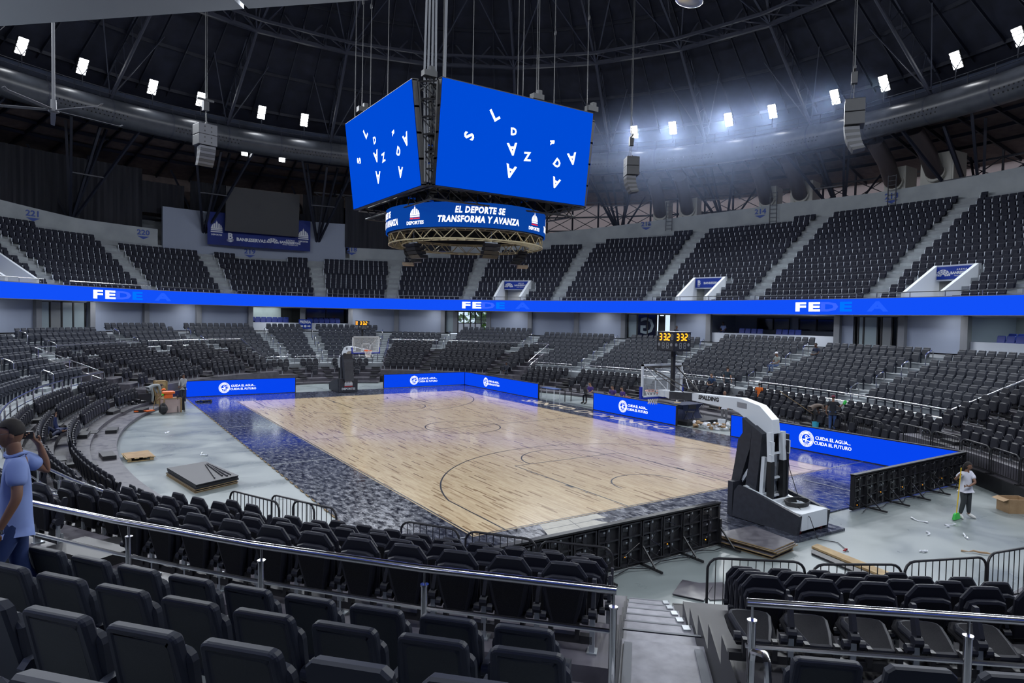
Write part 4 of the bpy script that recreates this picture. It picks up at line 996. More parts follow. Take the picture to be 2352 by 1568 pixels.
# ================================================================ LED PERIMETER BOARDS
def led_board(p0, p1, label, logo_u=None, back=False):
    """court side is to the LEFT when going p0->p1 ... face normal = right x up"""
    P0, P1 = Vector((*p0, 0)), Vector((*p1, 0)); r = (P1-P0).normalized(); L = (P1-P0).length
    o = empty('led_board', P0); tag(o, label, 'led board', 'blue LED boards around the court')
    fr = plane_fr((0, 0, .035), r, (0, 0, 1)); H = 1.0
    mb = MB(); mb.prism([(0, .03), (L, .03), (L, H-.02), (0, H-.02)], fr, -.02, 0); f = mb.build('screen', K['led_b'], o)
    if logo_u is not None:
        mb = MB(); water_seal(mb, fr, .335, logo_u, .5, 0, 1); mb2 = MB()
        put(mb, text_mb('CUIDA EL AGUA...', .185, .004), fr, logo_u+1.14, .6, .006); put(mb, text_mb('CUIDA EL FUTURO', .185, .004), fr, logo_u+1.14, .39, .006)
        mb.build('lettering', [K['led_w'], K['led_b']], f)
    mb = MB(); n = max(1, round(L/.64)); w = L/n
    mb.prism([(-.02, H-.02), (L+.02, H-.02), (L+.02, H+.02), (-.02, H+.02)], fr, -.12, .02)
    mb.prism([(-.02, 0), (L+.02, 0), (L+.02, .03), (-.02, .03)], fr, -.09, .01)
    for u in (-.02, L-.02): mb.prism([(u, 0), (u+.04, 0), (u+.04, H), (u, H)], fr, -.1, .005)
    mb.prism([(0, .03), (L, .03), (L, H-.02), (0, H-.02)], fr, -.05, -.021)
    mb.build('housing', K['black'], o)
    for i in range(n):
        mb = MB(); u = i*w
        mb.prism([(u+.02, .05), (u+.05, .05), (u+.05, H-.05), (u+.02, H-.05)], fr, -.11, -.05); mb.prism([(u+w-.05, .05), (u+w-.02, .05), (u+w-.02, H-.05), (u+w-.05, H-.05)], fr, -.11, -.05)
        for v in (.05, .34, .64, H-.08): mb.prism([(u+.02, v), (u+w-.02, v), (u+w-.02, v+.03), (u+.02, v+.03)], fr, -.10, -.05)
        mb.prism([(u+w*.42, .1), (u+w*.58, .1), (u+w*.58, .9), (u+w*.42, .9)], fr, -.085, -.05)
        for v in (.2, .5, .78): mb.prism([(u+w*.62, v), (u+w*.85, v), (u+w*.85, v+.1), (u+w*.62, v+.1)], fr, -.075, -.05)
        mb.build('cabinet', K['blackg'], o)
    if back:
        for i in range(0, n+1):
            mb = MB(); u = min(i*w, L-.03)
            mb.beam(fr(u, .45, -.1), fr(u, .02, -.55), .03); mb.beam(fr(u, .02, -.05), fr(u, .02, -.72), .045); mb.beam(fr(u, .62, -.12), fr(u, .05, -.12), .06)
            if i % 2 == 0: mb.build('bracket', K['black'], o)
        mb = MB()
        for i in range(n):
            rnd = random.Random(i); u = i*w
            pts = [fr(u+w*rnd.uniform(.1, .9), v, -.12-.03*rnd.random()) for v in (.85, .65, .5, .3, .15)]; mb.tube(pts, .008, 5)
            mb.tube([fr(u+w*.5, .2, -.1), fr(u+w*.8, .08, -.2), fr(u+w*1.2, .1, -.16), fr(u+w*1.6, .25, -.1)], .01, 5)
        mb.tube([fr(L*q/30, .03+.02*math.sin(q*2.1), -.3-.08*math.sin(q*1.3)) for q in range(31)], .012, 5)
        mb.build('cable', K['blackg'], o)
        mb = MB()
        for i in range(n):
            for v in (.86, .55, .25): mb.prism(rrect(i*w+w*.7, i*w+w*.7+.05, v, v+.03, .01), fr, -.128, -.12); mb.prism(rrect(i*w+w*.46, i*w+w*.52, v, v+.05, .01), fr, -.095, -.085)
        x = mb.build('connector', K['alu'], o)
        mb = MB(); rnd = random.Random(3)
        for i in range(0, n, 2): c = fr(i*w+w*.8, rnd.uniform(.12, .5), -.13); mb.ball(c, .012, 5, 4)
        mb.build('indicator_light', K['led_o'], o)
    return o
led_board((-9.84, 17.3), (-3.2, 17.3), 'blue LED board at the far left corner, behind the baseline, near the crates', 2.2)
led_board((3.14, 17.4), (9.85, 17.4), 'blue LED board at the far baseline right of the far hoop', 2.4)
led_board((9.86, 17.4), (9.8, 7.5), 'blue LED board along the far right sideline, meeting the far baseline board', 3.2)
led_board((9.8, 1.95), (9.8, -4.45), 'blue LED board in front of the scorer table beside SANTO DOMINGO', 2.5)
led_board((9.8, -7.8), (9.8, -17.35), 'long blue LED board at the right behind the near hoop, largest lettering', 3.8)
led_board((9.8, -17.4), (2.9, -17.4), 'LED board seen from behind at the right, near the sweeping woman', 3.2, True)
led_board((-2.8, -17.35), (-9.75, -17.35), 'LED board seen from behind in the centre foreground, left of the near hoop', 3.2, True)

# ================================================================ HOOPS
def hoop(s, label, logo=False):
    """s=-1 near end. local: +y points away from the court centre"""
    o = empty('basketball_hoop', (0, s*12.8, 0.0), 0 if s > 0 else PI); tag(o, label, 'basketball hoop', 'basketball hoops')
    # local frame: x right, y away from court; backboard face at y=0
    gl = MB(); gl.prism([(-.86, 2.94), (.86, 2.94), (.86, 3.91), (-.86, 3.91)], lambda u, v, w: (u, w, v), 0, .012); bb = gl.build('backboard', K['glass'], o)
    mb = MB()
    for a in ([(-.9, 2.9), (.9, 2.9), (.9, 2.96), (-.9, 2.96)], [(-.9, 3.89), (.9, 3.89), (.9, 3.95), (-.9, 3.95)], [(-.9, 2.9), (-.84, 2.9), (-.84, 3.95), (-.9, 3.95)], [(.84, 2.9), (.9, 2.9), (.9, 3.95), (.84, 3.95)]):
        mb.prism(a, lambda u, v, w: (u, w, v), -.008, .05)
    for a in ([(-.295, 3.05), (.295, 3.05), (.295, 3.1), (-.295, 3.1)], [(-.295, 3.45), (.295, 3.45), (.295, 3.5), (-.295, 3.5)], [(-.295, 3.05), (-.245, 3.05), (-.245, 3.5), (-.295, 3.5)], [(.245, 3.05), (.295, 3.05), (.295, 3.5), (.245, 3.5)]):
        mb.prism(a, lambda u, v, w: (u, w, v), -.006, 0)
    mb.build('frame', K['white'], bb)
    mb = MB(); mb.prism([(-.94, 2.86), (.94, 2.86), (.94, 3.25), (.89, 3.25), (.89, 2.92), (-.89, 2.92), (-.89, 3.25), (-.94, 3.25)], lambda u, v, w: (u, w, v), -.03, .06); mb.build('edge_padding', K['blue_pad'], bb)
    rc = -.375
    mb = MB(); mb.tube([(.235*math.cos(2*PI*k/24), rc+.235*math.sin(2*PI*k/24), 3.05) for k in range(24)], .011, 8, 0, True)
    mb.box((0, -.06, 3.03), (.2, .16, .02)); mb.box((0, -.012, 3.02), (.22, .02, .16)); mb.beam((-.09, -.01, 2.98), (-.12, -.18, 3.05), .015); mb.beam((.09, -.01, 2.98), (.12, -.18, 3.05), .015)
    rim = mb.build('rim', K['orange'], o, True)
    mb = MB(); lv = [(.235, 3.04), (.205, 2.95), (.175, 2.86), (.15, 2.78), (.14, 2.7), (.15, 2.62)]
    for k in range(12):
        for sg in (1, -1): mb.tube([(r*math.cos(2*PI*(k+sg*q*.5)/12), rc+r*math.sin(2*PI*(k+sg*q*.5)/12), z) for q, (r, z) in enumerate(lv)], .007, 4, 0, False, False)
    mb.build('net', K['net'], rim)
    def arm(pts, w, n, m, h=None):
        mb = MB(); rings = []
        for (y, z, hh) in pts: rings.append([(-w/2, y, z-hh/2), (w/2, y, z-hh/2), (w/2, y, z+hh/2), (-w/2, y, z+hh/2)])
        mb.loft(rings); return mb.build(n, m, o)
    mb = MB()
    # arm outline in the (y,z) plane: straight boom, bent shoulder, going down to the mast
    outl = [(.06, 2.98), (.57, 2.88), (1.4, 2.95), (2.4, 2.89), (2.84, 2.87), (3.06, 2.80), (3.31, 2.65), (3.64, 2.52), (4.0, 2.36), (4.17, 2.38), (4.12, 2.74), (3.72, 3.07), (3.1, 3.2), (1.42, 3.16), (.06, 3.12)]
    mb.prism(outl, lambda u, v, w: (w, u, v), -.15, .15); A_ = mb.build('boom', K['white'], o)
    sg = 1 if s < 0 else -1
    mb = MB(); mb.prism([(3.0, 2.95), (3.32, 2.93), (3.32, 3.08), (3.0, 3.1)], lambda u, v, w: (w, u, v), sg*.15, sg*.153); mb.build('label_plate', K['alu'], A_)
    mb = MB(); put(mb, text_mb('SPALDING', .16, .008, .05), lambda u, v, w=0: (sg*(.152+w), 2.0+u*sg, 3.07+v), 0, 0, 0); mb.build('lettering', K['black'], A_)
    mb = MB(); mb.prism([(.5, 2.9), (1.38, 2.95), (1.38, 3.17), (.5, 3.12)], lambda u, v, w: (w, u, v), -.18, .18); mb.build('boom_padding', K['pad'], o)
    mb = MB()
    for x in (-.6, .6):
        mb.tube([(x, .05, 3.85), (x*.2, 1.4, 3.2)], .02, 8)
    for x in (-.8, .8): mb.tube([(x, .03, 3.88), (x, .40, 3.86), (x*.95, .5, 3.7), (x*.4, 1.2, 3.18)], .013, 6)
    mb.tube([(-.8, .5, 3.5), (.8, .5, 3.5)], .012, 6); mb.tube([(-.8, .06, 3.86), (.8, .06, 3.86)], .03, 8); mb.build('brace', K['black'], o)
    mb = MB()
    for x in (-.8, .8): mb.tube([(x, .05, 3.9), (x*.6, .7, 3.2)], .01, 5)
    mb.box((0, .15, 3.03), (.35, .25, .2)); mb.build('mounting_frame', K['white'], o)
    for x in (-.26, .26):
        mb = MB(); mb.beam((x, 4.15, 2.42), (x, 4.2, 1.65), .12, .14); mb.beam((x, 4.0, 1.75), (x, 3.95, .5), .1, .1); mb.build('mast', K['white'], o)
        mb = MB(); mb.beam((x, 4.2, 1.66), (x, 4.22, .45), .13, .15); mb.build('mast_sleeve', K['black'], o)
    mb = MB()
    for z in (.72, 1.2, 1.85): mb.box((0, 4.14, z), (.44, .07, .05))
    mb.beam((-.2, 3.2, .8), (-.2, 3.5, 1.3), .08); mb.beam((.2, 3.2, .8), (.2, 3.5, 1.3), .08); mb.build('cross_bar', K['white'], o)
    for q, P in enumerate(([(3.31, 2.71), (3.64, 2.52), (3.58, 1.9), (3.24, .81), (3.0, .82), (3.12, 1.5), (3.2, 2.1), (3.34, 2.3)], [(3.67, 2.54), (3.98, 2.36), (3.9, 1.4), (3.82, .64), (3.48, .68), (3.6, 1.6)])):
        mb = MB(); mb.prism(P[::-1], lambda u, v, w: (w, u, v), -.32 if q == 0 else -.36, .32 if q == 0 else .36); mb.build('mast_padding', K['pad'], o)
    for x in (-1, 1):
        mb = MB(); mb.prism([(3.72, 2.4), (4.28, 2.35), (4.3, .7), (3.86, .66)][::-1], lambda u, v, w: (w, u, v), min(x*.34, x*.40), max(x*.34, x*.40))
        if x*sg < 0: mb.build('side_padding', K['pad'], o)
    mb = MB(); mb.box((0, 4.85, .38), (1.1, .95, .42)); mb.box((0, 4.0, .2), (1.08, 1.5, .16))
    for x in (-.4, .4): mb.beam((x, 3.5, .85), (x, 4.8, .55), .1); mb.beam((x, 3.4, .3), (x, 3.6, .9), .1)
    for y in (3.6, 4.0, 4.35): mb.beam((-.45, y, .82-(y-3.6)*.25), (.45, y, .82-(y-3.6)*.25), .1)
    mb.build('base', K['white'], o)
    for x in (-1, 1):
        mb = MB(); mb.prism([(3.34, .06), (5.28, .06), (5.34, .55), (3.95, .86), (3.5, .93), (3.38, .75)], lambda u, v, w: (w, u, v), min(x*.56, x*.66), max(x*.56, x*.66)); mb.build('base_padding', K['pad'], o)
    mb = MB(); mb.prism([(-.64, .05), (.64, .05), (.64, .98), (-.64, .98)], lambda u, v, w: (u, w, v), 3.16, 3.32); fp = mb.build('front_padding', K['pad'], o)
    if logo:
        mb = MB(); dome_logo(mb, lambda u, v, w=0: (u, 3.155-w, v), .56, 0, .60, 0, 1, .004); put(mb, text_mb('DEPORTES', .2, .006), lambda u, v, w=0: (u, 3.152-w, v), 0, .27, 0); mb.build('lettering', [K['print_w'], K['red']], fp)
    for x in (-.45, .45):
        for y in (3.7, 5.15): mb = MB(); mb.tube([(x-.04, y, .1), (x+.04, y, .1)], .09, 14); mb.tube([(x-.045, y, .1), (x+.045, y, .1)], .05, 10); mb.build('wheel', K['redw'], o)
    for x in (-.34, .34):
        mb = MB(); mb.tube([(x, 4.2, 1.85), (x, 4.34, 1.85), (x, 4.34, 2.2), (x, 4.2, 2.2)], .014, 6); mb.build('handle', K['white'], o)
    mb = MB()
    if s < 0:
        for q in range(5): mb.tube([(-.12+(.33+.012*q)*math.cos(2*PI*k/20), 4.75+(.24+.01*q)*math.sin(2*PI*k/20), .61+.025*q) for k in range(20)], .016, 5, 0, True)
        mb.tube([(-.3, 4.2, 2.2), (-.36, 4.35, 1.4), (-.3, 4.7, .66)], .01, 5); mb.tube([(.1, 4.9, .62), (.3, 5.38, .5), (.3, 5.6, .02), (.1, 6.0, .02), (.5, 6.5, .02)], .01, 5)
        mb.build('cable', K['black'], o)
    return o
K['redw'] = mat('red_wheel', (.35, .05, .04), .5)
hoop(-1, 'near basketball hoop on a white wheeled stand with dark padding')
hoop(1, 'far basketball hoop facing the camera, padded base with dome emblem', True)

# ================================================================ SHOT CLOCKS
SEG = {'3': 'abcdg', '2': 'abged', '8': 'abcdefg'}
def digit(mb, ch, fr, u, v, h, th=.03, mi=0):
    w = h*.52
    def seg(x0, y0, x1, y1):
        if abs(x0-x1) < 1e-6: P = [(x0-th/2, y0+th*.3), (x0+th/2, y0+th*.3), (x0+th/2, y1-th*.3), (x0-th/2, y1-th*.3)]
        else: P = [(x0+th*.3, y0-th/2), (x1-th*.3, y0-th/2), (x1-th*.3, y0+th/2), (x0+th*.3, y0+th/2)]
        mb.prism([(u+a, v+b) for a, b in P], fr, 0, .004, mi)
    G = dict(a=(-w/2, h/2, w/2, h/2), b=(w/2, 0, w/2, h/2), c=(w/2, -h/2, w/2, 0), d=(-w/2, -h/2, w/2, -h/2), e=(-w/2, -h/2, -w/2, 0), f=(-w/2, 0, -w/2, h/2), g=(-w/2, 0, w/2, 0))
    for k in SEG[ch]: seg(*G[k])
def shot_clock(loc, yaw, pole, label):
    o = empty('shot_clock', loc, yaw); tag(o, label, 'shot clock', 'shot clocks')
    q = .36
    mb = MB(); mb.prism([(-q, -q), (q, -q), (q, q), (-q, q)], FL, -.34, .25); mb.build('housing', K['blackg'], o)
    mb = MB(); mb.prism([(-q-.02, -q-.02), (q+.02, -q-.02), (q+.02, q+.02), (-q-.02, q+.02)], FL, .25, .262); mb.build('top_trim', K['alu'], o)
    for a in range(4):
        c, s = math.cos(a*PI/2), math.sin(a*PI/2); fr = plane_fr((q*c, q*s, 0), (-s, c, 0), (0, 0, 1)); fr2 = plane_fr((q*c+.003*c, q*s+.003*s, 0), (-s, c, 0), (0, 0, 1))
        mb = MB(); mb.prism(rrect(-.33, .33, -.31, .22, .02), fr, 0, .002); f = mb.build('display', K['dark_scr'], o)
        mb = MB()
        for ch, u in (('3', -.2), ('3', -.02), ('2', .15)): digit(mb, ch, fr2, u, .095, .19, .036)
        mb.prism(disc(.018, 8, .065, .005), fr2, 0, .004); mb.build('digits', K['led_o'], f)
        mb = MB()
        for u in (-.08, .1): digit(mb, '8', fr2, u, -.17, .17, .024)
        digit(mb, '8', fr2, .29, .1, .14, .02); mb.prism(disc(.05, 12, -.26, -.14), fr2, 0, .004); mb.prism(disc(.05, 12, .26, -.14), fr2, 0, .004); mb.build('unlit_digits', K['pillar'], f)
    if pole:
        mb = MB(); mb.beam((0, 0, -.34), (0, 0, -pole), .1); mb.build('pole', K['black'], o)
    return o
shot_clock((0, -13.26, 4.72), rad(-2), 1.6, 'four-sided shot clock showing 33.2 on a pole over the near hoop')
shot_clock((0.0, 13.5, 4.70), rad(-5), 1.58, 'four-sided shot clock showing 33.2 over the far hoop')
# PRENSA sign
sg = empty('press_sign', (*E(rad(84.2), DW-.4), 4.35)); tag(sg, 'blue sign reading PRENSA above the far press seats', 'sign')
n = En(rad(84.2)); fr = plane_fr((0, 0, 0), (n[1], -n[0], 0), (0, 0, 1))
mb = MB(); mb.prism([(-.6, -.45), (.6, -.45), (.6, .45), (-.6, .45)], fr, 0, .03); b_ = mb.build('panel', K['sign_b'], sg)
mb = MB(); put(mb, text_mb('PRENSA', .36, .015, 0, .8), fr, 0, .18, .035); mb.prism(disc(.12, 16, 0, -.2), fr, .033, .038)
for s in (-1, 1): mb.prism([(s*.2, -.14), (s*.38, -.14), (s*.38, -.08), (s*.5, -.2), (s*.38, -.32), (s*.38, -.26), (s*.2, -.26)][::s], fr, .033, .038)
mb.build('lettering', K['print_w'], b_)
mb = MB(); mb.beam((0, 0, -.45), (0, 0, -.9), .05); mb.build('post', K['pillar'], sg)

# ================================================================ THINGS ON THE FLOOR
def sheet_stack(name, quad, n, th, label, top='deck', edge='ply', z0=0.0, jit=.03, seed=1, low=None):
    rnd = random.Random(seed); o = empty(name, (quad[0][0], quad[0][1], z0)); tag(o, label, 'stack of boards')
    for i in range(n):
        dx, dy = rnd.uniform(-jit, jit), rnd.uniform(-jit, jit); P = [(x-quad[0][0]+dx, y-quad[0][1]+dy) for x, y in quad]
        mb = MB(); mb.prism(P, FL, i*th+.002, (i+1)*th-.009, 1); mb.prism(P, FL, (i+1)*th-.009, (i+1)*th-.006, 0); mb.build('board', [K[top], K[low if low and i < n*.45 else edge]], o)
    return o
sheet_stack('panel_stack', [(-13.07, -3.84), (-12.6, -6.6), (-11.31, -5.96), (-11.85, -3.39)], 11, .024, 'neat stack of big dark floor panels with black rods on top, left on the concrete', top='deck_d', edge='black', seed=3, low='ply')
mb = MB(); mb.prism([(0, 0), (1.15, .2), (1.0, .6), (.1, .5)], FL, 0, .1); o = mb.build('plywood_offcut', K['plyd'], loc=(-12.4, -5.9, .002)); tag(o, 'tan plywood layers at the near end of the dark panel stack', 'plywood')
bpy.data.objects.remove(o)
mb = MB()
for a, b in (((-11.95, -4.0), (-12.0, -6.1)), ((-11.9, -3.95), (-11.75, -5.9)), ((-11.88, -4.1), (-11.62, -6.0)), ((-11.86, -3.9), (-11.5, -5.85))): mb.tube([(a[0], a[1], .285), (b[0], b[1], .285)], .018, 6)
o = mb.build('metal_rods', K['black']); tag(o, 'bundle of thin black rods lying on the dark panel stack', 'rods')
# pallet
pl = empty('wooden_pallet', (-13.65, -.55, 0), rad(95)); tag(pl, 'small wooden pallet covered with cardboard on the concrete at the left', 'pallet')
for x in (-.5, 0, .5):
    for y in (-.35, .35): mb = MB(); mb.box((x, y, .06), (.12, .12, .1)); mb.build('block', K['ply'], pl)
    mb = MB(); mb.box((x, 0, .012), (.1, .8, .02)); mb.build('bottom_board', K['ply'], pl)
for y in (-.38, -.13, .13, .38): mb = MB(); mb.box((0, y, .12), (1.2, .14, .02)); mb.build('deck_board', K['ply'], pl)
mb = MB(); mb.loft([[(-.58, -.4, .132), (-.2, -.42, .14), (.3, -.4, .133), (.6, -.43, .15), (.58, .4, .134), (.1, .42, .145), (-.55, .4, .134)], [(-.58, -.4, .138), (-.2, -.42, .146), (.3, -.4, .139), (.6, -.43, .156), (.58, .4, .14), (.1, .42, .151), (-.55, .4, .14)]]); o = mb.build('cardboard_sheet', K['card'], loc=(-13.65, -.55, 0), rz=rad(95)); tag(o, 'flat cardboard sheet lying on the wooden pallet', 'cardboard')
# crates and mess by the far left corner
def crate(name, loc, rz, d, label, m='ply'):
    o = empty(name, loc, rz); tag(o, label, 'crate'); mb = MB(); mb.box((0, 0, d[2]/2), (d[0]*.96, d[1]*.96, d[2]*.96)); mb.build('panel', K[m], o)
    for x in (-1, 1):
        for y in (-1, 1): mb = MB(); mb.box((x*d[0]/2, y*d[1]/2, d[2]/2), (.06, .06, d[2])); mb.build('corner_batten', K['plyd'], o)
    mb = MB(); mb.box((0, 0, d[2]), (d[0]*1.02, d[1]*1.02, .03)); mb.build('lid', K['plyd'], o)
    return o
crate('wooden_crate', (-11.35, 11.2, 0), rad(15), (.85, .6, .75), 'pinkish plywood crate beside the black rucksack', 'pink')
crate('wooden_box', (-11.5, 14.6, 0), rad(10), (.55, .5, 1.35), 'tall light wooden box strapped with black bands behind the crouching worker')
def bag_thing(name, loc, r, m, label, cat='bag', fn=None):
    mb = MB(); rnd = random.Random(int(loc[0]*100)); mb.ball((0, 0, r[2]), r, 14, 9); k_ = .35 if m == 'bag' else .12; mb.v = [(x*(1+k_*rnd.uniform(-.6, 1)), y*(1+k_*rnd.uniform(-.6, 1)), max(0.002, z*(1+k_*rnd.uniform(-1, .5)))) for x, y, z in mb.v]
    o = mb.build(name, K[m], None, True, loc=loc); tag(o, label, cat); return o
bag_thing('backpack', (-11.75, 10.5, 0), (.20, .15, .30), 'black', 'black rucksack slumped against the pinkish crate', 'bag')
mb = MB(); mb.loft([rrect(-.26, .26, -.18, .18, .06), rrect(-.3, .3, -.2, .2, .06)] and [[(x, y, z) for x, y in rrect(-w, w, -w*.7, w*.7, .06)] for w, z in ((.2, 0), (.2, .22), (.30, .24), (.30, .33), (.24, .36))]); o = mb.build('orange_tool_case', K['orange'], None, True, loc=(-11.45, 11.15, .77)); tag(o, 'orange lidded tool case standing on the pinkish crate', 'tool case')
o = empty('orange_dustpan', (-12.35, 10.9, .16), rad(30)); tag(o, 'orange long-handled scoop lying on the low platform edge', 'scoop')
mb = MB(); mb.prism([(-.2, -.15), (.2, -.15), (.24, .15), (-.24, .15)], FL, 0, .05); mb.build('tray', K['orange'], o); mb = MB(); mb.beam((-.2, 0, .04), (-.75, .1, .06), .05); mb.build('handle', K['orange'], o)
mb = MB(); mb.beam((0, 0, 0), (.15, .1, .75), .03); o = mb.build('broom_stick', K['plyd'], loc=(-12.15, 11.3, .15)); tag(o, 'short tan stick leaning on the pinkish crate', 'stick')
o = empty('folding_trolley', (-10.85, 11.0, 0), rad(20)); tag(o, 'black folded trolley frame standing right of the pinkish crate', 'trolley')
for x in (-.18, .18): mb = MB(); mb.beam((x, 0, 0), (x+.02, .18, .95), .03); mb.build('leg', K['black'], o); mb = MB(); mb.beam((x+.02, .2, 0), (x, .02, .9), .03); mb.build('leg', K['black'], o)
mb = MB(); mb.prism([(-.18, .1), (.18, .1), (.18, .8), (-.18, .8)], lambda u, v, w: (u, .03+w+v*.15, v), 0, .015); mb.build('panel', K['drape'], o)
mb = MB(); mb.box((0, 0, .3), (.9, .6, .6)); o = mb.build('equipment_case', K['blackg'], loc=(-12.4, 14.0, .15), rz=.3); tag(o, 'dark equipment case left of the bending grey worker', 'case')
o = empty('clutter_heap', (-13.0, 13.0, .3)); tag(o, 'shiny black heap of wrapped parts under the last seats at the left', 'heap of parts', kind='stuff')
mb = MB(); rnd = random.Random(5)
for q in range(26): c = Vector((rnd.uniform(-.6, .6), rnd.uniform(-.3, .3), rnd.uniform(.04, .25))); mb.ball(c, (rnd.uniform(.06, .16), rnd.uniform(.06, .14), rnd.uniform(.03, .08)), 7, 5)
mb.build('wrapped_part', K['blackg'], o)
mb = MB(); rnd = random.Random(9)
for q in range(14): a = rnd.uniform(0, 6.28); mb.tube([(rnd.uniform(-.5, .5), rnd.uniform(-.25, .25), .03), (rnd.uniform(-.4, .4), rnd.uniform(-.25, .25), .08), (rnd.uniform(-.5, .5), rnd.uniform(-.25, .25), .03)], .03, 5)
o = mb.build('coiled_straps', K['black'], loc=(-9.2, 14.6, .045)); tag(o, 'black tangled straps on the apron beside the far left board', 'straps')
# scattered debris
def litter(name, loc, rz, s, label, m='bag', shape=0):
    mb = MB(); rnd = random.Random(int(loc[0]*77+loc[1]*13))
    pts = [(s*(k/5-.5)*2+rnd.uniform(-.02, .02), rnd.uniform(-.35, .35)*s, .012+rnd.uniform(0, .03)) for k in range(6)]
    mb.tube(pts, [.006+.012*rnd.random()*(1+shape) for _ in pts], 5); o = mb.build(name, K[m], loc=loc, rz=rz); tag(o, label, 'litter', 'litter on the concrete floor')
for i, (x, y, s, m, l) in enumerate(((3.9, -19.55, .28, 'bag', 'pale strip of litter nearest the broom head'), (3.2, -20.2, .2, 'bag', 'crumpled white paper left of the sweeping woman'), (3.6, -18.9, .22, 'bag', 'thin white strip on the floor left of the broom'), (2.1, -20.9, .3, 'card', 'yellowish torn strip on the floor in front of the woman'), (1.1, -20.2, .12, 'bag', 'small white scrap on the open concrete at the right'), (2.6, -19.6, .14, 'bag', 'tiny pale scrap between the paper and the strip'),
        (-12.2, 4.6, .25, 'bag', 'flat white paper on the concrete left of the apron'), (-11.6, -1.0, .3, 'galv', 'thin bent wire on the concrete left of the court'), (-14.1, -4.0, .25, 'bag', 'pale paint splash by the curved step, in front of the pallet'), (-.5, -19.2, .08, 'red', 'small red cap on the floor by the plank stack'))):
    litter('floor_litter', (x, y, .003), i*.7, s, l, m, 1)
# plank stack and planks
sheet_stack('plank_stack', [(-2.75, -17.25), (-2.5, -18.72), (-1.55, -18.6), (-1.4, -17.35)], 8, .03, 'fanned stack of plywood floor panels beside the near hoop', 'deck', 'ply', 0, .07, 5)
mb = MB(); mb.prism([(-1.1, -18.75), (-.82, -18.72), (-1.35, -21.6), (-1.7, -21.6)], FL, .03, .09); o = mb.build('wooden_plank', K['ply']); tag(o, 'long tan wooden plank on the floor behind the barriers', 'plank')
mb = MB(); mb.prism([(-1.42, -18.95), (-1.12, -18.8), (-1.72, -21.6), (-2.0, -21.6)], FL, .003, .05); o = mb.build('dark_plank', K['black']); tag(o, 'long dark plank lying along the tan plank', 'plank')
mb = MB(); mb.box((0, 0, .06), (.3, .16, .1)); o = mb.build('wood_block', K['ply'], loc=(-2.55, -16.95, .04), rz=.4); tag(o, 'small tan wood block beside the back of the LED board', 'wood block')
for i, (x, y, r, l) in enumerate(((-5.4, -18.95, .5, 'brown board corner lying at the foot of the entry stair, front piece'), (-5.0, -19.2, 1.1, 'brown board corner under the front piece at the stair foot'))):
    mb = MB(); mb.prism([(-.4, -.3), (.4, -.3), (.4, .3), (-.4, .3)], FL, .003+.02*(1-i), .02+.02*(1-i)); o = mb.build('floor_board', K['deck'], loc=(x, y, 0), rz=r); tag(o, l, 'board')
# cardboard box right
cb = empty('cardboard_box', (7.1, -19.85, 0), rad(-35)); tag(cb, 'open cardboard box on the floor at the right edge', 'cardboard box')
for P, n in (((-.3, 0, .2, .02, .5, .4), 'side'), ((.3, 0, .2, .02, .5, .4), 'side'), ((0, -.25, .2, .6, .02, .4), 'side'), ((0, .25, .2, .6, .02, .4), 'side'), ((0, 0, .01, .6, .5, .02), 'bottom')):
    mb = MB(); mb.box(P[:3], P[3:]); mb.build(n, K['card'], cb)
for sx in (-1, 1): mb = MB(); mb.add([(sx*.3, -.25, .4), (sx*.3, .25, .4), (sx*.46, .25, .34), (sx*.46, -.25, .34)], [(0, 1, 2, 3)]); mb.build('flap', K['card'], cb)
# white bag bottom
bag_thing('plastic_bag', (*E(rad(233.15), -5.0), 2.45), (.12, .09, .09), 'bag', 'crumpled white plastic bag at the foot of the end rail post, bottom of the picture')
# barrier wires etc. at left: silver wire heap
o = empty('wire_heap', (*E(rad(216.2), -12.6), 0)); tag(o, 'heap of shiny wire and film on the floor behind the leftmost barriers', 'heap', kind='stuff')
mb = MB(); rnd = random.Random(2)
for q in range(50): c = Vector((rnd.gauss(0, .6), rnd.gauss(0, .35), .02)); mb.tube([c, c+Vector((rnd.gauss(0, .3), rnd.gauss(0, .3), rnd.uniform(0, .25))), c+Vector((rnd.gauss(0, .4), rnd.gauss(0, .3), .02))], .012, 4)
mb.build('wire', K['alu'], o)
# small blue table at the right sideline
tb = empty('side_table', (10.5, 7.1, 0), rad(-88)); tag(tb, 'small table with blue top and white legs in the gap between two boards', 'table')
mb = MB(); mb.box((0, 0, .75), (1.5, .6, .04)); mb.build('tabletop', K['table_b'], tb)
for x in (-.68, .68):
    for y in (-.24, .24): mb = MB(); mb.beam((x, y, 0), (x, y, .73), .04); mb.build('leg', K['white'], tb)
mb = MB(); mb.beam((-.68, -.24, .15), (-.68, .24, .15), .03); mb.beam((.68, -.24, .15), (.68, .24, .15), .03); mb.build('cross_bar', K['white'], tb)
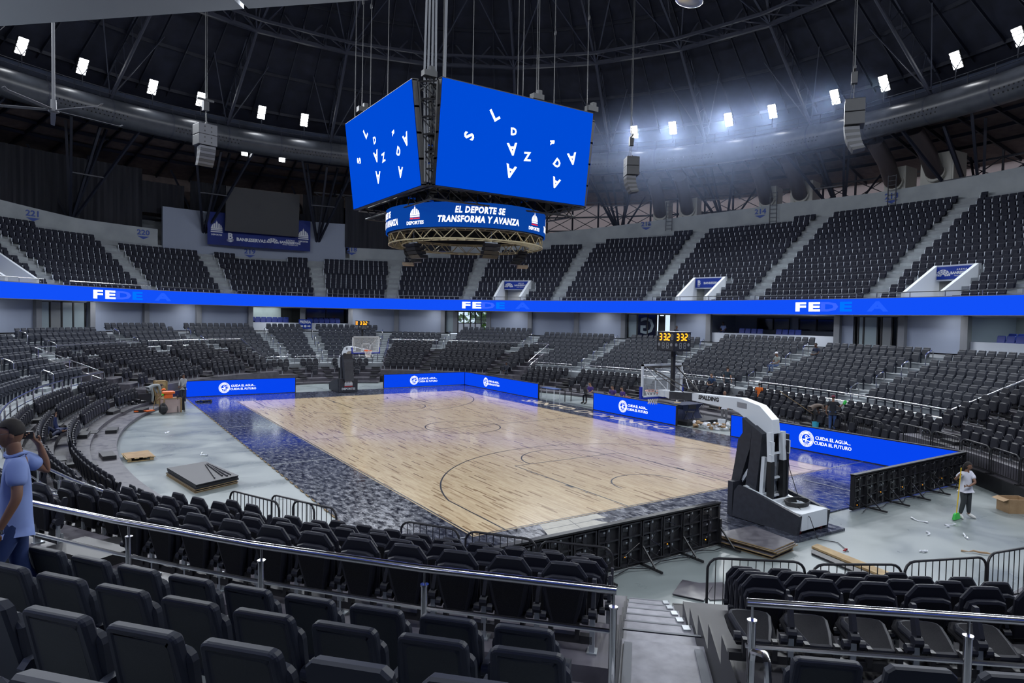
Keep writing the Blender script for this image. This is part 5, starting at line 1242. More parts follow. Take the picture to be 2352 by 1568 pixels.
# scorer table group
st = empty('scorer_table', (10.95, 2.5, 0), rad(90)); tag(st, 'long table behind the LED board, cluttered with equipment', 'table')
mb = MB(); mb.box((0, 0, .72), (6.8, .6, .04)); mb.build('tabletop', K['black'], st)
for x in (-3.3, 0, 3.3):
    for y in (-.25, .25): mb = MB(); mb.beam((x, y, 0), (x, y, .7), .04); mb.build('leg', K['black'], st)
for i, (y, l) in enumerate(((5.4, 'open black laptop in front of the first purple shirt'), (4.6, 'open black laptop between the purple shirts'), (3.9, 'open black laptop in front of the leaning pair'), (2.0, 'open black laptop at the right of the leaning pair'))):
    o = empty('laptop', (10.95, y, .745), rad(90)); tag(o, l, 'laptop', 'laptops on the scorer table')
    mb = MB(); mb.box((0, 0, .01), (.34, .24, .018)); mb.build('keyboard_base', K['black'], o); mb = MB(); mb.box((0, 0, .12), (.34, .012, .22), T=lambda p: (p[0], p[1]+.12+(p[2])*.25, p[2]+.02)); mb.build('screen', K['blackg'], o)
for i, (x, y, m, l, s) in enumerate(((10.9, 1.1, 'alu', 'silver tangle of devices on the scorer table', (.5, .4, .1)), (10.95, .4, 'red', 'red case on the scorer table', (.45, .3, .14)), (10.95, -.3, 'black', 'black device right of the red case on the scorer table', (.3, .3, .12)))):
    mb = MB(); mb.prism(rrect(-s[0]/2, s[0]/2, -s[1]/2, s[1]/2, .03), FL, 0, s[2]); mb.prism(rrect(-s[0]/4, s[0]/4, -s[1]/4, s[1]/4, .03), FL, s[2], s[2]+.03); o = mb.build('equipment_box', K[m], loc=(x, y, .745)); tag(o, l, 'equipment')
ctb = empty('cloth_table', (11.55, -3.5, .2)); tag(ctb, 'table under a black stretch cloth at the end of the LED board', 'table')
mb = MB(); mb.loft([[(x, y, z) for x, y in rrect(-w, w, -h, h, .05)] for w, h, z in ((.78, .5, 0), (.66, .40, .25), (.62, .36, .5), (.8, .5, .74), (.8, .5, .76))]); mb.build('tablecloth', K['navy'], ctb, True)
mb = MB(); mb.tube([(0, 0, .76), (0, 0, .78)], .18, 16); o = mb.build('tray', K['ply'], None, loc=(11.3, -3.15, .2)); tag(o, 'round tan tray on the black cloth table', 'tray')
mb = MB(); mb.tube([(0, 0, 0), (0, 0, .09)], [.03, .04], 10); o = mb.build('paper_cup', K['bag'], loc=(11.4, -3.0, .985)); tag(o, 'white paper cup on the black cloth table', 'cup')
mb = MB(); mb.prism(rrect(10.35, 13.2, -4.75, -3.0, .05), FL, .003, .2); o = mb.build('low_stage', K['black']); tag(o, 'low black platform under the cloth table and folding chair', 'platform')
def folding_chair(loc, rz, label):
    o = empty('folding_chair', loc, rz); tag(o, label, 'folding chair', 'black folding chairs')
    mb = MB(); mb.prism(rrect(-.2, .2, -.2, .2, .04), FL, .43, .46); mb.build('seat', K['blackg'], o)
    mb = MB(); mb.prism(rrect(-.2, .2, .62, .84, .05), lambda u, v, w: (u, .22+w, v), 0, .03); mb.build('backrest', K['blackg'], o)
    for x in (-.21, .21):
        mb = MB(); mb.tube([(x, -.25, 0), (x, .18, .6), (x, .23, .84)], .012, 6); mb.build('leg', K['black'], o); mb = MB(); mb.tube([(x*.9, .28, 0), (x*.9, -.18, .44)], .012, 6); mb.build('leg', K['black'], o)
folding_chair((11.0, -4.3, .2), rad(160), 'open black folding chair in front, beside the cloth table')
folding_chair((12.6, -3.4, .2), rad(190), 'black folding chair behind the cloth table, right of two')
folding_chair((12.5, -2.7, .2), rad(185), 'black folding chair behind the cloth table, left of two')
# rubbish heap near the gap
rnd = random.Random(11); kinds = [('cardboard_scrap', 'card', 'tan cardboard piece'), ('paper_scrap', 'bag', 'white crumpled wrapper'), ('plastic_wrapper', 'bag', 'shiny pale wrapping'), ('cardboard_scrap', 'card', 'torn carton')]
where = ['left end', 'left front', 'front', 'middle', 'top', 'right front', 'right end', 'back', 'left back', 'right back']
for i in range(40):
    n, m_, l = kinds[i % 4]; t = (i % 10)/9; x = 10.35+t*1.0+rnd.uniform(-.2, .5); y = -5.2-t*1.7+rnd.uniform(-.2, .2); z = .005+(i//10)*.10*(1-abs(t-.5)*.8)
    a, b, c = rnd.uniform(.08, .2), rnd.uniform(.07, .15), rnd.uniform(.05, .14)
    mb = MB(); P = [(rnd.uniform(.7, 1)*a*math.cos(q*PI/3), rnd.uniform(.7, 1)*b*math.sin(q*PI/3)) for q in range(6)]
    mb.loft([[(x_, y_, 0) for x_, y_ in P], [(x_*1.05+.02, y_*1.1, c*.5) for x_, y_ in P], [(x_*.6+.03, y_*.7, c) for x_, y_ in P]])
    o = mb.build(n, K[m_], loc=(x, y, z), rz=rnd.uniform(0, 3)); o.rotation_euler.x = rnd.uniform(-.2, .2)
    tag(o, f'{l} at the {where[i % 10]} of the rubbish heap, {["bottom", "lower", "upper", "top"][i//10]} layer', 'rubbish', 'rubbish heap by the black platform')
def bucket(loc, m, label, r=.16, h=.3):
    o = empty('bucket', loc); tag(o, label, 'bucket'); mb = MB(); mb.tube([(0, 0, 0), (0, 0, h)], [r*.8, r], 18, caps=False); mb.tube([(0, 0, .005), (0, 0, .01)], r*.78, 18); mb.build('pail', K[m], o, True)
    mb = MB(); mb.tube([(r*math.cos(2*PI*k/18), r*math.sin(2*PI*k/18), h) for k in range(18)], .008, 5, 0, True); mb.tube([(r*math.cos(a), .02, h-.02-.12*math.sin(a)) for a in np.linspace(0, PI, 8)], .005, 4); mb.build('rim', K[m], o)
bucket((12.0, -5.5, 0), 'bag', 'white bucket standing behind the rubbish heap', .2, .34)
bucket((14.13, -9.3, .3), 'cyan', 'turquoise bucket on the platform in front of the bending person')
# things on the right platforms
for i, (x, y, z, m, r, l) in enumerate(((13.6, -14.6, .5, 'bag', (.3, .2, .1), 'white plastic sheet heap under seats behind the right board'), (12.6, -14.6, .5, 'yellow', (.12, .1, .08), 'yellow bag beside a white tub behind the right board'), (9.9, -19.2, .5, 'bag', (.18, .13, .09), 'crumpled white bag on the platform behind the right barriers'), (13.0, -15.5, .5, 'bag', (.2, .12, .08), 'white rag at the end of the right board'))):
    bag_thing('plastic_bag', (x, y, z), r, m, l)
mb = MB(); mb.prism([(-.25, -.05), (.25, -.04), (.26, .04), (-.2, .06)], FL, 0, .02); o = mb.build('red_cloth', K['red'], loc=(10.9, -18.0, .505)); tag(o, 'red strip lying on the platform behind the right barriers', 'cloth')
mb = MB(); mb.tube([(0, 0, 0), (0, 0, .25)], [.1, .12], 14); o = mb.build('white_tub', K['bag'], None, True, loc=(12.3, -14.9, .5)); tag(o, 'small white tub on the platform behind the right board', 'tub')
# ================================================================ SEATS
ORD = 'first second third fourth fifth sixth seventh eighth ninth tenth eleventh twelfth thirteenth fourteenth fifteenth sixteenth seventeenth eighteenth nineteenth twentieth'.split()
def ordn(i):
    if i < 20: return ORD[i]
    return f'{i+1}' + {1: 'st', 2: 'nd', 3: 'rd'}.get((i+1) % 10, 'th')
# local: +y = towards the court (sitter looks along +y), top rear edge of the back at y=0, floor z=0
def fixed_seat_parts(lo=False):
    n = 1 if lo else 3; D = {}
    rec = lambda p: (p[0], p[1]+(.86-p[2])*.26, p[2])
    mb = MB(); out = [(x*(1.12-.12*(z-.34)/.52), z) for x, z in rrect(-.195, .195, .34, .86, .04, n)]
    if lo: slab(mb, out, [(.01, .0), (0, .02), (.01, .07)], rec)
    else:
        slab(mb, out, [(.05, .007), (.042, .007), (.034, .0), (.014, .0), (.004, .008), (0, .02), (0, .055), (.02, .075)], rec)
    D['backrest'] = (mb, 'seat_f')
    if not lo:
        mb2 = MB(); slab(mb2, rrect(-.145, .145, .39, .805, .03, 3), [(.0, .0065), (.0, .03)], rec); D['back_panel'] = (mb2, 'seat_f2')
    mb = MB(); slab(mb, rrect(-.225, .225, .34, .765, .06, n), [(.02, .11), (0, .125), (0, .165), (.03, .19)], lambda p: (p[0], p[1]+(.5-p[2])*.16, p[2])); D['seat'] = (mb, 'seat_f')
    mb = MB()
    mb.prism(rrect(.06, .34, .47, .55, .035, n), lambda u, v, w: (w, u, v), .225, .275)
    if not lo: mb.prism([(.12, .0), (.2, .0), (.22, .52), (.12, .52)], lambda u, v, w: (w, u, v), .245, .275)
    D['armrest'] = (mb, 'seat_f')
    return D
def mesh_seat_parts(lo=False, folded=False):
    n = 1 if lo else 3; D = {}
    def rec(p):
        x, y, z = p
        if folded:
            a = rad(82); y0, z0 = .10, .14; dy, dz = y-y0, z-z0; return (x, y0+dy*math.cos(a)+dz*math.sin(a), z0-dy*math.sin(a)+dz*math.cos(a))
        return (x, y+(.82-z)*.16, z)
    hx = [(-.17, .30), (.17, .30), (.20, .52), (.205, .70), (.125, .815), (.08, .822), (-.08, .822), (-.125, .815), (-.205, .70), (-.20, .52)]
    mb = MB(); slab(mb, hx, [(.02, .055), (0, .07), (0, .09), (.025, .11)], rec); D['backrest'] = (mb, 'seat_m2' if folded else 'seat_m')
    sh = [(-.10, .22), (.10, .22), (.155, .42), (.19, .62), (.17, .685), (.10, .71), (-.10, .71), (-.17, .685), (-.19, .62), (-.155, .42)]
    if not lo:
        mb = MB(); slab(mb, sh, [(.03, -.008), (.008, .0), (0, .02), (0, .04)], rec); D['back_shell'] = (mb, 'seat_m')
        mb = MB(); slab(mb, inset(sh, .035), [(0, -.0085), (0, -.006)], rec); D['back_mesh'] = (mb, 'seat_m2')
    mb = MB(); slab(mb, rrect(-.19, .19, .22, .62, .08, n), [(.03, .17), (0, .19), (0, .22), (.03, .25)], lambda p: (p[0], p[1]+(.5-p[2])*.1, p[2])); 
    if not folded: D['seat'] = (mb, 'seat_m')
    mb = MB()
    if lo: mb.box((.25, .16, .42), (.04, .09, .3))
    else:
        mb.tube([(.215, .14, .36), (.285, .14, .36)], .045, 10); mb.prism([(.13, .33), (.19, .33), (.26, .60), (.25, .64), (.21, .64), (.12, .42)], lambda u, v, w: (w, u, v), .235, .27)
        mb.tube([(-.215, .14, .30), (-.16, .14, .30)], .04, 10); mb.tube([(.16, .14, .30), (.215, .14, .30)], .04, 10)
    D['armrest'] = (mb, 'seat_m')
    mb = MB(); mb.box((.25, .15, .17), (.045, .03, .34)); 
    if not lo: mb.box((.25, .19, .10), (.03, .03, .2)); mb.box((.25, .18, .008), (.09, .12, .014))
    D['leg'] = (mb, 'galv')
    if not lo: mb = MB(); mb.box((0, .17, .12), (.5, .07, .07)); mb.box((-.12, .15, .2), (.04, .06, .16)); mb.box((.12, .15, .2), (.04, .06, .16)); D['beam'] = (mb, 'black')
    return D
def upper_seat_parts(lo=False):
    D = {}; n = 2 if not lo else 1
    rec = lambda p: (p[0], p[1]+(.80-p[2])*.18, p[2])
    mb = MB(); slab(mb, rrect(-.225, .225, .34, .80, .05, n), [(.012, 0), (0, .015), (.012, .06)], rec); D['backrest'] = (mb, 'seat_u')
    mb = MB(); slab(mb, rrect(-.195, .195, .27, .60, .06, n), [(.015, .13), (0, .15), (.02, .21)], lambda p: (p[0], p[1]+(.5-p[2])*.1, p[2])); D['seat'] = (mb, 'seat_u')
    mb = MB(); mb.box((.25, .11, .50), (.04, .05, .24)); mb.box((.25, .16, .2), (.04, .04, .3)); D['bracket'] = (mb, 'bracket')
    return D
def merged(D):
    ms = []; mb = MB()
    for n, (b, m) in D.items():
        if m not in ms: ms.append(m)
        mb.join(b, None, ms.index(m))
    return mb, ms
MESHES = {}
def part_meshes(key, D):
    MESHES[key] = [(n, b.mesh('seat_'+n, K[m])) for n, (b, m) in D.items()]
    b, ms = merged(D); MESHES[key+'1'] = b.mesh(key, [K[m] for m in ms])
def place_seat(key, name, x, y, z, rz, label, group, parts):
    if parts:
        o = bpy.data.objects.new(name, None); COL.objects.link(o); o.empty_display_size = .1
        for n, me in MESHES[key]:
            c = bpy.data.objects.new(n, me); COL.objects.link(c); c.parent = o
    else:
        o = bpy.data.objects.new(name, MESHES[key+'1']); COL.objects.link(o)
    o.location = (x, y, z); o.rotation_euler = (0, 0, rz); tag(o, label, 'seat', group)
    return o
def proj(x, y, z):
    d = Vector((x-CAMP[0], y-CAMP[1], z-CAMP[2])); q = d.dot(_f)
    if q < .3: return None
    return 1176+1522.6*d.dot(_r2)/q, 784-1522.6*d.dot(_u2)/q, q
def row(d, ta, tb, pitch, z, shift=0.0, anchor=False):
    """seats on the offset curve d between ta<tb (degrees); returns (x,y,rz,t)"""
    s0, s1 = t2s(rad(ta), d), t2s(rad(tb), d); L = s1-s0; n = int(L/pitch+.02)
    if n < 1: return []
    out = []; m0 = (L-n*pitch)/2 if not anchor else 0
    for i in range(n):
        s = s0+m0+pitch*(i+.5)+shift; t = s2t(s, d); x, y = E(t, d); nx, ny = En(t); out.append((x, y, math.atan2(ny, nx)+PI/2, t, n-1-i))
    return out
def collect(lst, key, name, group, cap, mkparts, full, low, stuff_name, stuff_label, near_parts):
    """lst: (x,y,z,rz,label,low variant key)"""
    part_meshes(key, full)
    lowb, lowm = merged(low)
    A_ = []
    for it in lst:
        p = proj(it[0], it[1], it[2]+.6)
        if p is None: continue
        inside = -30 < p[0] < 2382 and -10 < p[1] < 1640
        close = -500 < p[0] < 2900 and p[1] < 2300
        if inside: A_.append((p[2], 0, it))
        elif close: A_.append((p[2], 1, it))
    ins = sorted([a for a in A_ if a[1] == 0], key=lambda a: a[0]); ids = set(id(a) for a in ins[:cap])
    big = MB(); cnt = 0
    for a in A_:
        x, y, z, rz, lab, var = a[2]
        if id(a) in ids:
            o = place_seat(var or key, name, x, y, z, rz, lab, group, a[0] < near_parts)
        else:
            c, s = math.cos(rz), math.sin(rz); big.join(lowb, lambda p: (x+p[0]*c-p[1]*s, y+p[0]*s+p[1]*c, z+p[2])); cnt += 1
    if cnt:
        o = big.build(stuff_name, [K[m] for m in lowm]); tag(o, stuff_label, 'seats', None, 'stuff')
    print('SEATS', key, 'in frame', len(ins), 'individual', min(cap, len(ins)), 'rest', cnt)
# blocks between the lower aisles
BL = sorted([(a+33) % 360-33 for a in AISLES])
BLOCKS = {(-54.8, -38.4): 'right edge block above the box', (-38.4, -19.3): 'right block behind the woman', (-19.3, -5): 'right block beside the cap man', (-5, 9.4): 'block under right balcony box', (9.4, 23.2): 'block behind near shot clock', (23.2, 38.4): 'block left of letter G', (38.4, 54.8): 'far right corner block', (54.8, 69): 'block right of far hoop',
          (69, 84.5): 'block behind far hoop', (84.5, 94.8): 'block left under PRENSA', (94.8, 111): 'second block left of PRENSA', (111, 125.2): 'far left corner block', (125.2, 141.6): 'block below leftmost doors', (141.6, 156.8): 'left block above the crates', (156.8, 170.6): 'left block by rail gap', (170.6, 185): 'left block above lying worker', (185, 199.3): 'left edge block', (199.3, 218.4): 'block behind walking man', (218.4, 234.4): 'nearest left block', (234.4, 249): 'nearest right block'}
def aw(t, w=.62): return math.degrees(w/math.hypot(EA*math.sin(rad(t)), EB*math.cos(rad(t))))
fixed, meshs = [], []
part_meshes('tier_seat_folded', mesh_seat_parts(folded=True))
TOPEXTRA = {(38.4, 54.8): 1, (111, 125.2): 1, (125.2, 141.6): 0, (84.5, 94.8): 1, (69, 84.5): 1, (-5, 9.4): 1, (54.8, 69): -1, (23.2, 38.4): 0, (9.4, 23.2): 0, (-19.3, -5): 0, (94.8, 111): 1}
for (a, b), nm in BLOCKS.items():
    # fixed rows
    for j in range(-4, 6):
        hi = True
        parts_ = []
        for z0, z1 in HIGH+LOW:
            lo_, hi_ = max(a, z0), min(b, z1)
            if z1 > 300 and a < 0: lo_, hi_ = max(a, z0-360), min(b, z1-360)
            if hi_-lo_ > 1:
                if j < 0 and (z0, z1) in HIGH: continue
                parts_.append((lo_, hi_))
        top = 4+TOPEXTRA.get((a, b), 0)
        if b > 199: top = 5
        if j >= top: continue
        if not parts_: continue
        lo_, hi_ = min(p[0] for p in parts_), max(p[1] for p in parts_)
        # doors need room
        la = lo_+(aw(a) if abs(lo_-a) < .5 else .6); lb = hi_-(aw(b) if abs(hi_-b) < .5 else .6)
        z = f_z(min(j, 4)); z = z if j < 5 else ZC+.02
        if b == 234.4: lb = 232.75
        if a == 234.4: la = 235.35 if j >= 0 else 247.6
        rows_ = row(f_d(j), la, lb, .52, z, 0, a == 234.4)
        for k, (x, y, rz, t, n_) in enumerate(rows_):
            fixed.append((x, y, z, rz, f'plastic seat, {nm}, {ordn(j+4 if any(q in LOW for q in HIGH+LOW if q[0] <= (lo_+hi_)/2 < q[1]) else j)} fixed row up, {ordn(n_)} from left', None))
    # pull-out rows
    for z0, z1 in HIGH+LOW:
        lo_, hi_ = max(a, z0), min(b, z1)
        if z1 > 300 and a < 0: lo_, hi_ = max(a, z0-360), min(b, z1-360)
        if hi_-lo_ < 1.2: continue
        R = MESH_ROWS[(z0, z1)]
        for i, (d, z) in enumerate(R):
            la = lo_+(aw(a) if abs(lo_-a) < .5 else .8); lb = hi_-(aw(b) if abs(hi_-b) < .5 else .8)
            if b == 234.4: lb = 232.7
            if a == 234.4 and z0 == 213: la = 235.3 if i == 0 else 235.5+.3*i
            if (z0, z1) == (67, 103):
                la, lb = la+1.2*i, lb-1.0*i
            for k, (x, y, rz, t, n_) in enumerate(row(d, la, lb, .50, z, 0, a == 234.4 and z0 == 213)):
                rnd = random.Random(int(x*91+y*57))
                if (z0, z1) == (-33, 33) and i == 2 and rnd.random() < .3: continue
                if a == 111 and rnd.random() < .06: continue
                var = 'tier_seat_folded' if (a == 234.4 and i == 0) else None
                st_ = 'folded-down mesh seat' if var else 'mesh seat'
                meshs.append((x, y, z, rz, f'{st_}, {nm}, {ordn(len(R)-1-i)} pull-out row up, {ordn(n_)} from left', var))
random.seed(4)
collect(fixed, 'fixed_seat', 'fixed_seat', 'fixed plastic seats of the lower bowl', 300, None, fixed_seat_parts(), fixed_seat_parts(True), 'fixed_seat_rows', 'remaining distant rows of dark plastic seats in the lower bowl', 13)
collect(meshs, 'tier_seat', 'tier_seat', 'black high-backed seats of the pull-out tiers', 300, None, mesh_seat_parts(), mesh_seat_parts(True), 'tier_seat_rows', 'remaining distant rows of black high-backed seats around the court', 13)
upper = []
US = [(UA[i], UA[i+1]) for i in range(len(UA)-1)]
NUM = {(-22.5, -8.2): 'right of number 213', (-8.2, 6.5): 'under number 213', (6.5, 21.5): 'under number 214', (21.5, 37.2): 'under number 215', (37.2, 53.5): 'around the left-centre portal', (53.5, 68): 'under number 217', (68, 81.6): 'under number 218', (81.6, 99): 'under number 219', (99, 112.9): 'under number 220', (112.9, 128): 'under number 221', (128, 143): 'left of number 221', (143, 158): 'far left'}
for a, b in US:
    for k in range(16):
        d, z = u_d(k), u_z(k)
        for x, y, rz, t, n_ in row(d, a+aw(a, .50), b-aw(b, .50), .495, z):
            td_ = math.degrees(t)
            if any(p0-.9 < td_ < p1+.9 and k <= 3 for p0, p1 in PORT): continue
            nx, ny = En(t); xx, yy = x+nx*.35, y+ny*.35
            if math.hypot(xx, yy) > RW(math.degrees(math.atan2(yy, xx))): continue
            upper.append((x, y, z, rz, f'upper tier seat {NUM[(a, b)]}, {ordn(k)} row up, {ordn(n_)} from left', None))
collect(upper, 'upper_seat', 'stadium_seat', 'dark seats of the upper tier', 300, None, upper_seat_parts(), upper_seat_parts(True), 'upper_seat_rows', 'remaining far rows of dark seats in the upper tier', 0)
# blue seats in the boxes
def blue_parts():
    D = {}; rec = lambda p: (p[0], p[1]+(.80-p[2])*.18, p[2])
    mb = MB(); slab(mb, rrect(-.23, .23, .36, .84, .05, 3), [(.02, 0), (0, .02), (0, .06), (.02, .08)], rec); D['backrest'] = (mb, 'seat_b')
    mb = MB(); mb.prism(rrect(-.22, .22, .1, .5, .05), FL, .40, .46); D['seat'] = (mb, 'seat_b')
    mb = MB(); mb.box((0, .3, .2), (.3, .1, .4)); D['support'] = (mb, 'black'); return D
part_meshes('box_seat', blue_parts())
cnt = 0
for (a, b, nm, rows_) in ((6.9, 10.3, 'right balcony box, group left of the pillar', 1), (2.0, 5.5, 'right balcony box, group right of the pillar', 1), (11.2, 11.9, 'right balcony box beside resting person', 1), (-2.7, -2.0, 'right balcony box, last before the side wall', 1), (86.5, 93.2, 'press box, left group', 2), (77.5, 83.5, 'press box, right group', 2), (-29, -18.2, 'box at the right edge', 2)):
    for r_ in range(rows_):
        for x, y, rz, t, n_ in row(DW+.75+.8*r_, a, b, .52, 4) or []:
            z = 4.0+.12*r_
            place_seat('box_seat', 'box_seat', x, y, z, rz, f'blue seat, {nm}, {["front", "back"][r_]} row, {ordn(n_)} from left', 'blue seats in the balcony boxes', False)

# ================================================================ RAILINGS
def railing(label, ts, posts, d, z, h=.88, mids=(.5,), rr=.031, group='polished steel railings of the bowl'):
    o = empty('railing', E(rad(ts[0]), d, z)); tag(o, label, 'railing', group); L0 = Vector(o.location)
    P = [Vector(E(rad(t), d, z+h))-L0 for t in np.linspace(ts[0], ts[1], max(2, int(abs(ts[1]-ts[0])/3.6)+1))]
    mb = MB(); mb.tube(P, rr, 12); mb.build('top_rail', K['steel'], o, True)
    for m_ in mids:
        mb = MB(); mb.tube([p-Vector((0, 0, h-m_)) for p in P], rr*.6, 8); mb.build('lower_rail', K['steel'], o, True)
    for t in posts:
        B_ = Vector(E(rad(t), d, z))-L0
        mb = MB(); mb.tube([B_, B_+Vector((0, 0, h-.13))], rr*.95, 12); mb.tube([B_+Vector((0, 0, h-.14)), B_+Vector((0, 0, h))], rr*.35, 8); mb.tube([B_+Vector((0, 0, h-.14)), B_+Vector((0, 0, h-.125))], rr*1.15, 12); mb.tube([B_, B_+Vector((0, 0, .02))], rr*1.8, 12); mb.build('post', K['steel'], o, True)
    return o
def sp(a, b, n): return list(np.linspace(a, b, n))
railing('polished rail across the foreground, left of the entry stair', (218.3, 233.0), [218.8, 222.35, 225.85, 229.4, 232.95], -5.18, 2.44, .82)
railing('polished rail at the bottom right, right of the entry stair', (235.25, 249), [235.35, 238.95, 242.5, 246], -5.18, 2.44, .82)
railing('rail in front of the far right corner seats, right part', (53.6, 33.2), sp(53.4, 33.4, 6), -5.15, 2.33)
railing('short rail in front of the far corner seats, right of the far hoop', (66.5, 56), sp(66.3, 56.2, 4), -5.15, 2.33)
railing('rail in front of the far left corner seats, left part', (146.8, 126.2), sp(146.5, 126.4, 6), -5.15, 2.33)
railing('rail in front of the far left corner seats, right part', (124.2, 103.2), sp(124, 103.4, 6), -5.15, 2.33)
railing('low rail along the left side, nearer part', (212.8, 186), sp(212.5, 186.2, 10), -8.62, 1.02)
railing('low rail along the left side, middle part', (184, 157.8), sp(183.8, 158, 10), -8.62, 1.02)
railing('low rail along the left side, far part', (155.8, 147.2), sp(155.6, 147.4, 4), -8.62, 1.02)
railing('low rail along the right side, left of the near shot clock', (32.8, 24.2), sp(32.6, 24.4, 4), -8.62, 1.02)
railing('low rail along the right side, behind the near hoop', (22.2, -3.9), sp(22, -3.7, 10), -8.62, 1.02)
railing('low rail along the right side, right of the orange shirt', (-6.2, -32.6), sp(-6, -32.4, 10), -8.62, 1.02)
railing('short low rail under PRENSA, left piece', (102.6, 95.8), sp(102.4, 96, 3), -8.62, 1.02)
railing('short low rail under PRENSA, middle piece', (93.6, 85.5), sp(93.4, 85.7, 3), -8.62, 1.02)
railing('short low rail left of the far hoop', (83.4, 70), sp(83.2, 70.2, 4), -8.62, 1.02)
def diag(t, label):
    A_, B_ = Vector(E(rad(t), -8.62, 1.02)), Vector(E(rad(t), -5.15, 2.33)); o = empty('railing', A_); tag(o, label, 'railing', 'sloping polished rails')
    B_ = B_-A_; A_ = Vector((0, 0, 0)); up = Vector((0, 0, .88))
    mb = MB(); mb.tube([A_+up, B_+up], .031, 12); mb.build('top_rail', K['steel'], o, True); mb = MB(); mb.tube([A_+up*.55, B_+up*.55], .018, 8); mb.build('lower_rail', K['steel'], o, True)
    for f in (.05, .5, .95): c = A_.lerp(B_, f); mb = MB(); mb.tube([c, c+up], .022, 8); mb.build('post', K['steel'], o, True)
diag(213, 'sloping rail right of the walking man, down to the left side')
diag(147, 'sloping rail at the left, between high and low rails')
diag(103, 'sloping rail left of the PRENSA aisle')
diag(33, 'sloping rail right of the far right corner seats')
diag(-33, 'sloping rail above the black seats at the right edge')
diag(67, 'sloping rail beside the dark stair right of the far hoop')
def handrail(t, j, label, zz=None, dd=None):
    d, z = (f_d(j)-.5, f_z(j)) if dd is None else (dd, zz)
    x, y = E(rad(t), d); n = En(rad(t)); ang = math.atan2(n[1], n[0])
    mb = MB(); mb.tube([(0, 0, 0), (0, 0, .78), (.03, 0, .85), (.10, 0, .89), (.40, 0, 1.02), (.47, 0, 1.0), (.5, 0, .92), (.5, 0, .15)], .024, 8)
    o = mb.build('aisle_handrail', K['steel'], None, True, loc=(x, y, z), rz=ang); tag(o, label, 'handrail', 'short looped aisle handrails')
AN = {94.8: 'left of PRENSA', 84.5: 'under PRENSA', 69: 'right of the far hoop', 54.8: 'by the middle glazed doors', 38.4: 'right of the middle glazed doors', 23.2: 'left of the near shot clock', 9.4: 'right of the near shot clock', -5: 'beside the cap man', -19.3: 'at the far right', 111: 'at the far left corner', 125.2: 'by the leftmost doors', 141.6: 'right of the left edge', 156.8: 'near the left edge gap'}
for t, nm in AN.items():
    hi = zone(t) in HIGH
    for q, j in enumerate((0, 2) if hi else (-4, -2, 0, 2)):
        handrail(t, j, f'looped steel handrail in the aisle {nm}, {ordn(q)} one up')
handrail(235.25, 0, 'looped steel handrail in the foreground, bottom right of centre', 2.17, -4.95)
handrail(217.9, 0, 'looped steel handrail beside the man in the blue shirt'); handrail(199.3, -3, 'looped steel handrail low in the aisle at the left edge')
# rail on the ribbon screen
o = empty('upper_railing', (0, 0, 7.0)); tag(o, 'thin steel rail along the top of the ribbon screen', 'railing')
for a, b in ((-45, -9.5), (-7.2, 5.4), (7.6, 20.4), (22.6, 36), (38.4, 52.6), (54.6, 67), (69.2, 80.6), (83, 97.8), (100.4, 111.8), (114.2, 127), (131, 160)):
    n = max(2, int(abs(b-a)/1.5)); mb = MB(); mb.tube([E(rad(t), .1, .28) for t in np.linspace(a, b, n)], .03, 6); mb.build('top_rail', K['steel'], o, True)
    mb = MB()
    for t in np.linspace(a, b, max(3, int(abs(b-a)/3))): mb.beam(E(rad(t), .1, -.02), E(rad(t), .1, .27), .04)
    x = mb.build('post', K['steel'], o); 
# crowd barriers
def barrier(x, y, z, rz, w, label, h=.9):
    o = empty('crowd_barrier', (x, y, z), rz); tag(o, label, 'barrier', 'black crowd barriers')
    P = [(-w/2, .05), (-w/2, h-.18)]+[(-w/2+.18-.18*math.cos(a), h-.18+.18*math.sin(a)) for a in np.linspace(.2, PI/2, 4)]+[(w/2-.18+.18*math.sin(a), h-.18+.18*math.cos(a)) for a in np.linspace(0, PI/2, 5)]+[(w/2, .05)]
    mb = MB(); mb.tube([(p[0], 0, p[1]) for p in P], .022, 8); mb.beam((-w/2, 0, .1), (w/2, 0, .1), .03); mb.build('frame', K['black'], o, True)
    mb = MB(); n = int(w/.125)
    for i in range(1, n): 
        u = -w/2+w*i/n; e = max(0, .18-min(u+w/2, w/2-u)); mb.beam((u, 0, .1), (u, 0, h-(.18-math.sqrt(max(0, .0324-e*e)))), .011)
    mb.build('bars', K['black'], o)
    for u in (-w/2, w/2): mb = MB(); mb.beam((u, -.12, .015), (u, .12, .015), .03); mb.build('foot', K['black'], o)
def barrier_t(t0, t1, d, z, name):
    A_, B_ = Vector(E(rad(t0), d)), Vector(E(rad(t1), d)); c = (A_+B_)/2; v = B_-A_
    barrier(c.x, c.y, z, math.atan2(v.y, v.x), v.length-.04, name)
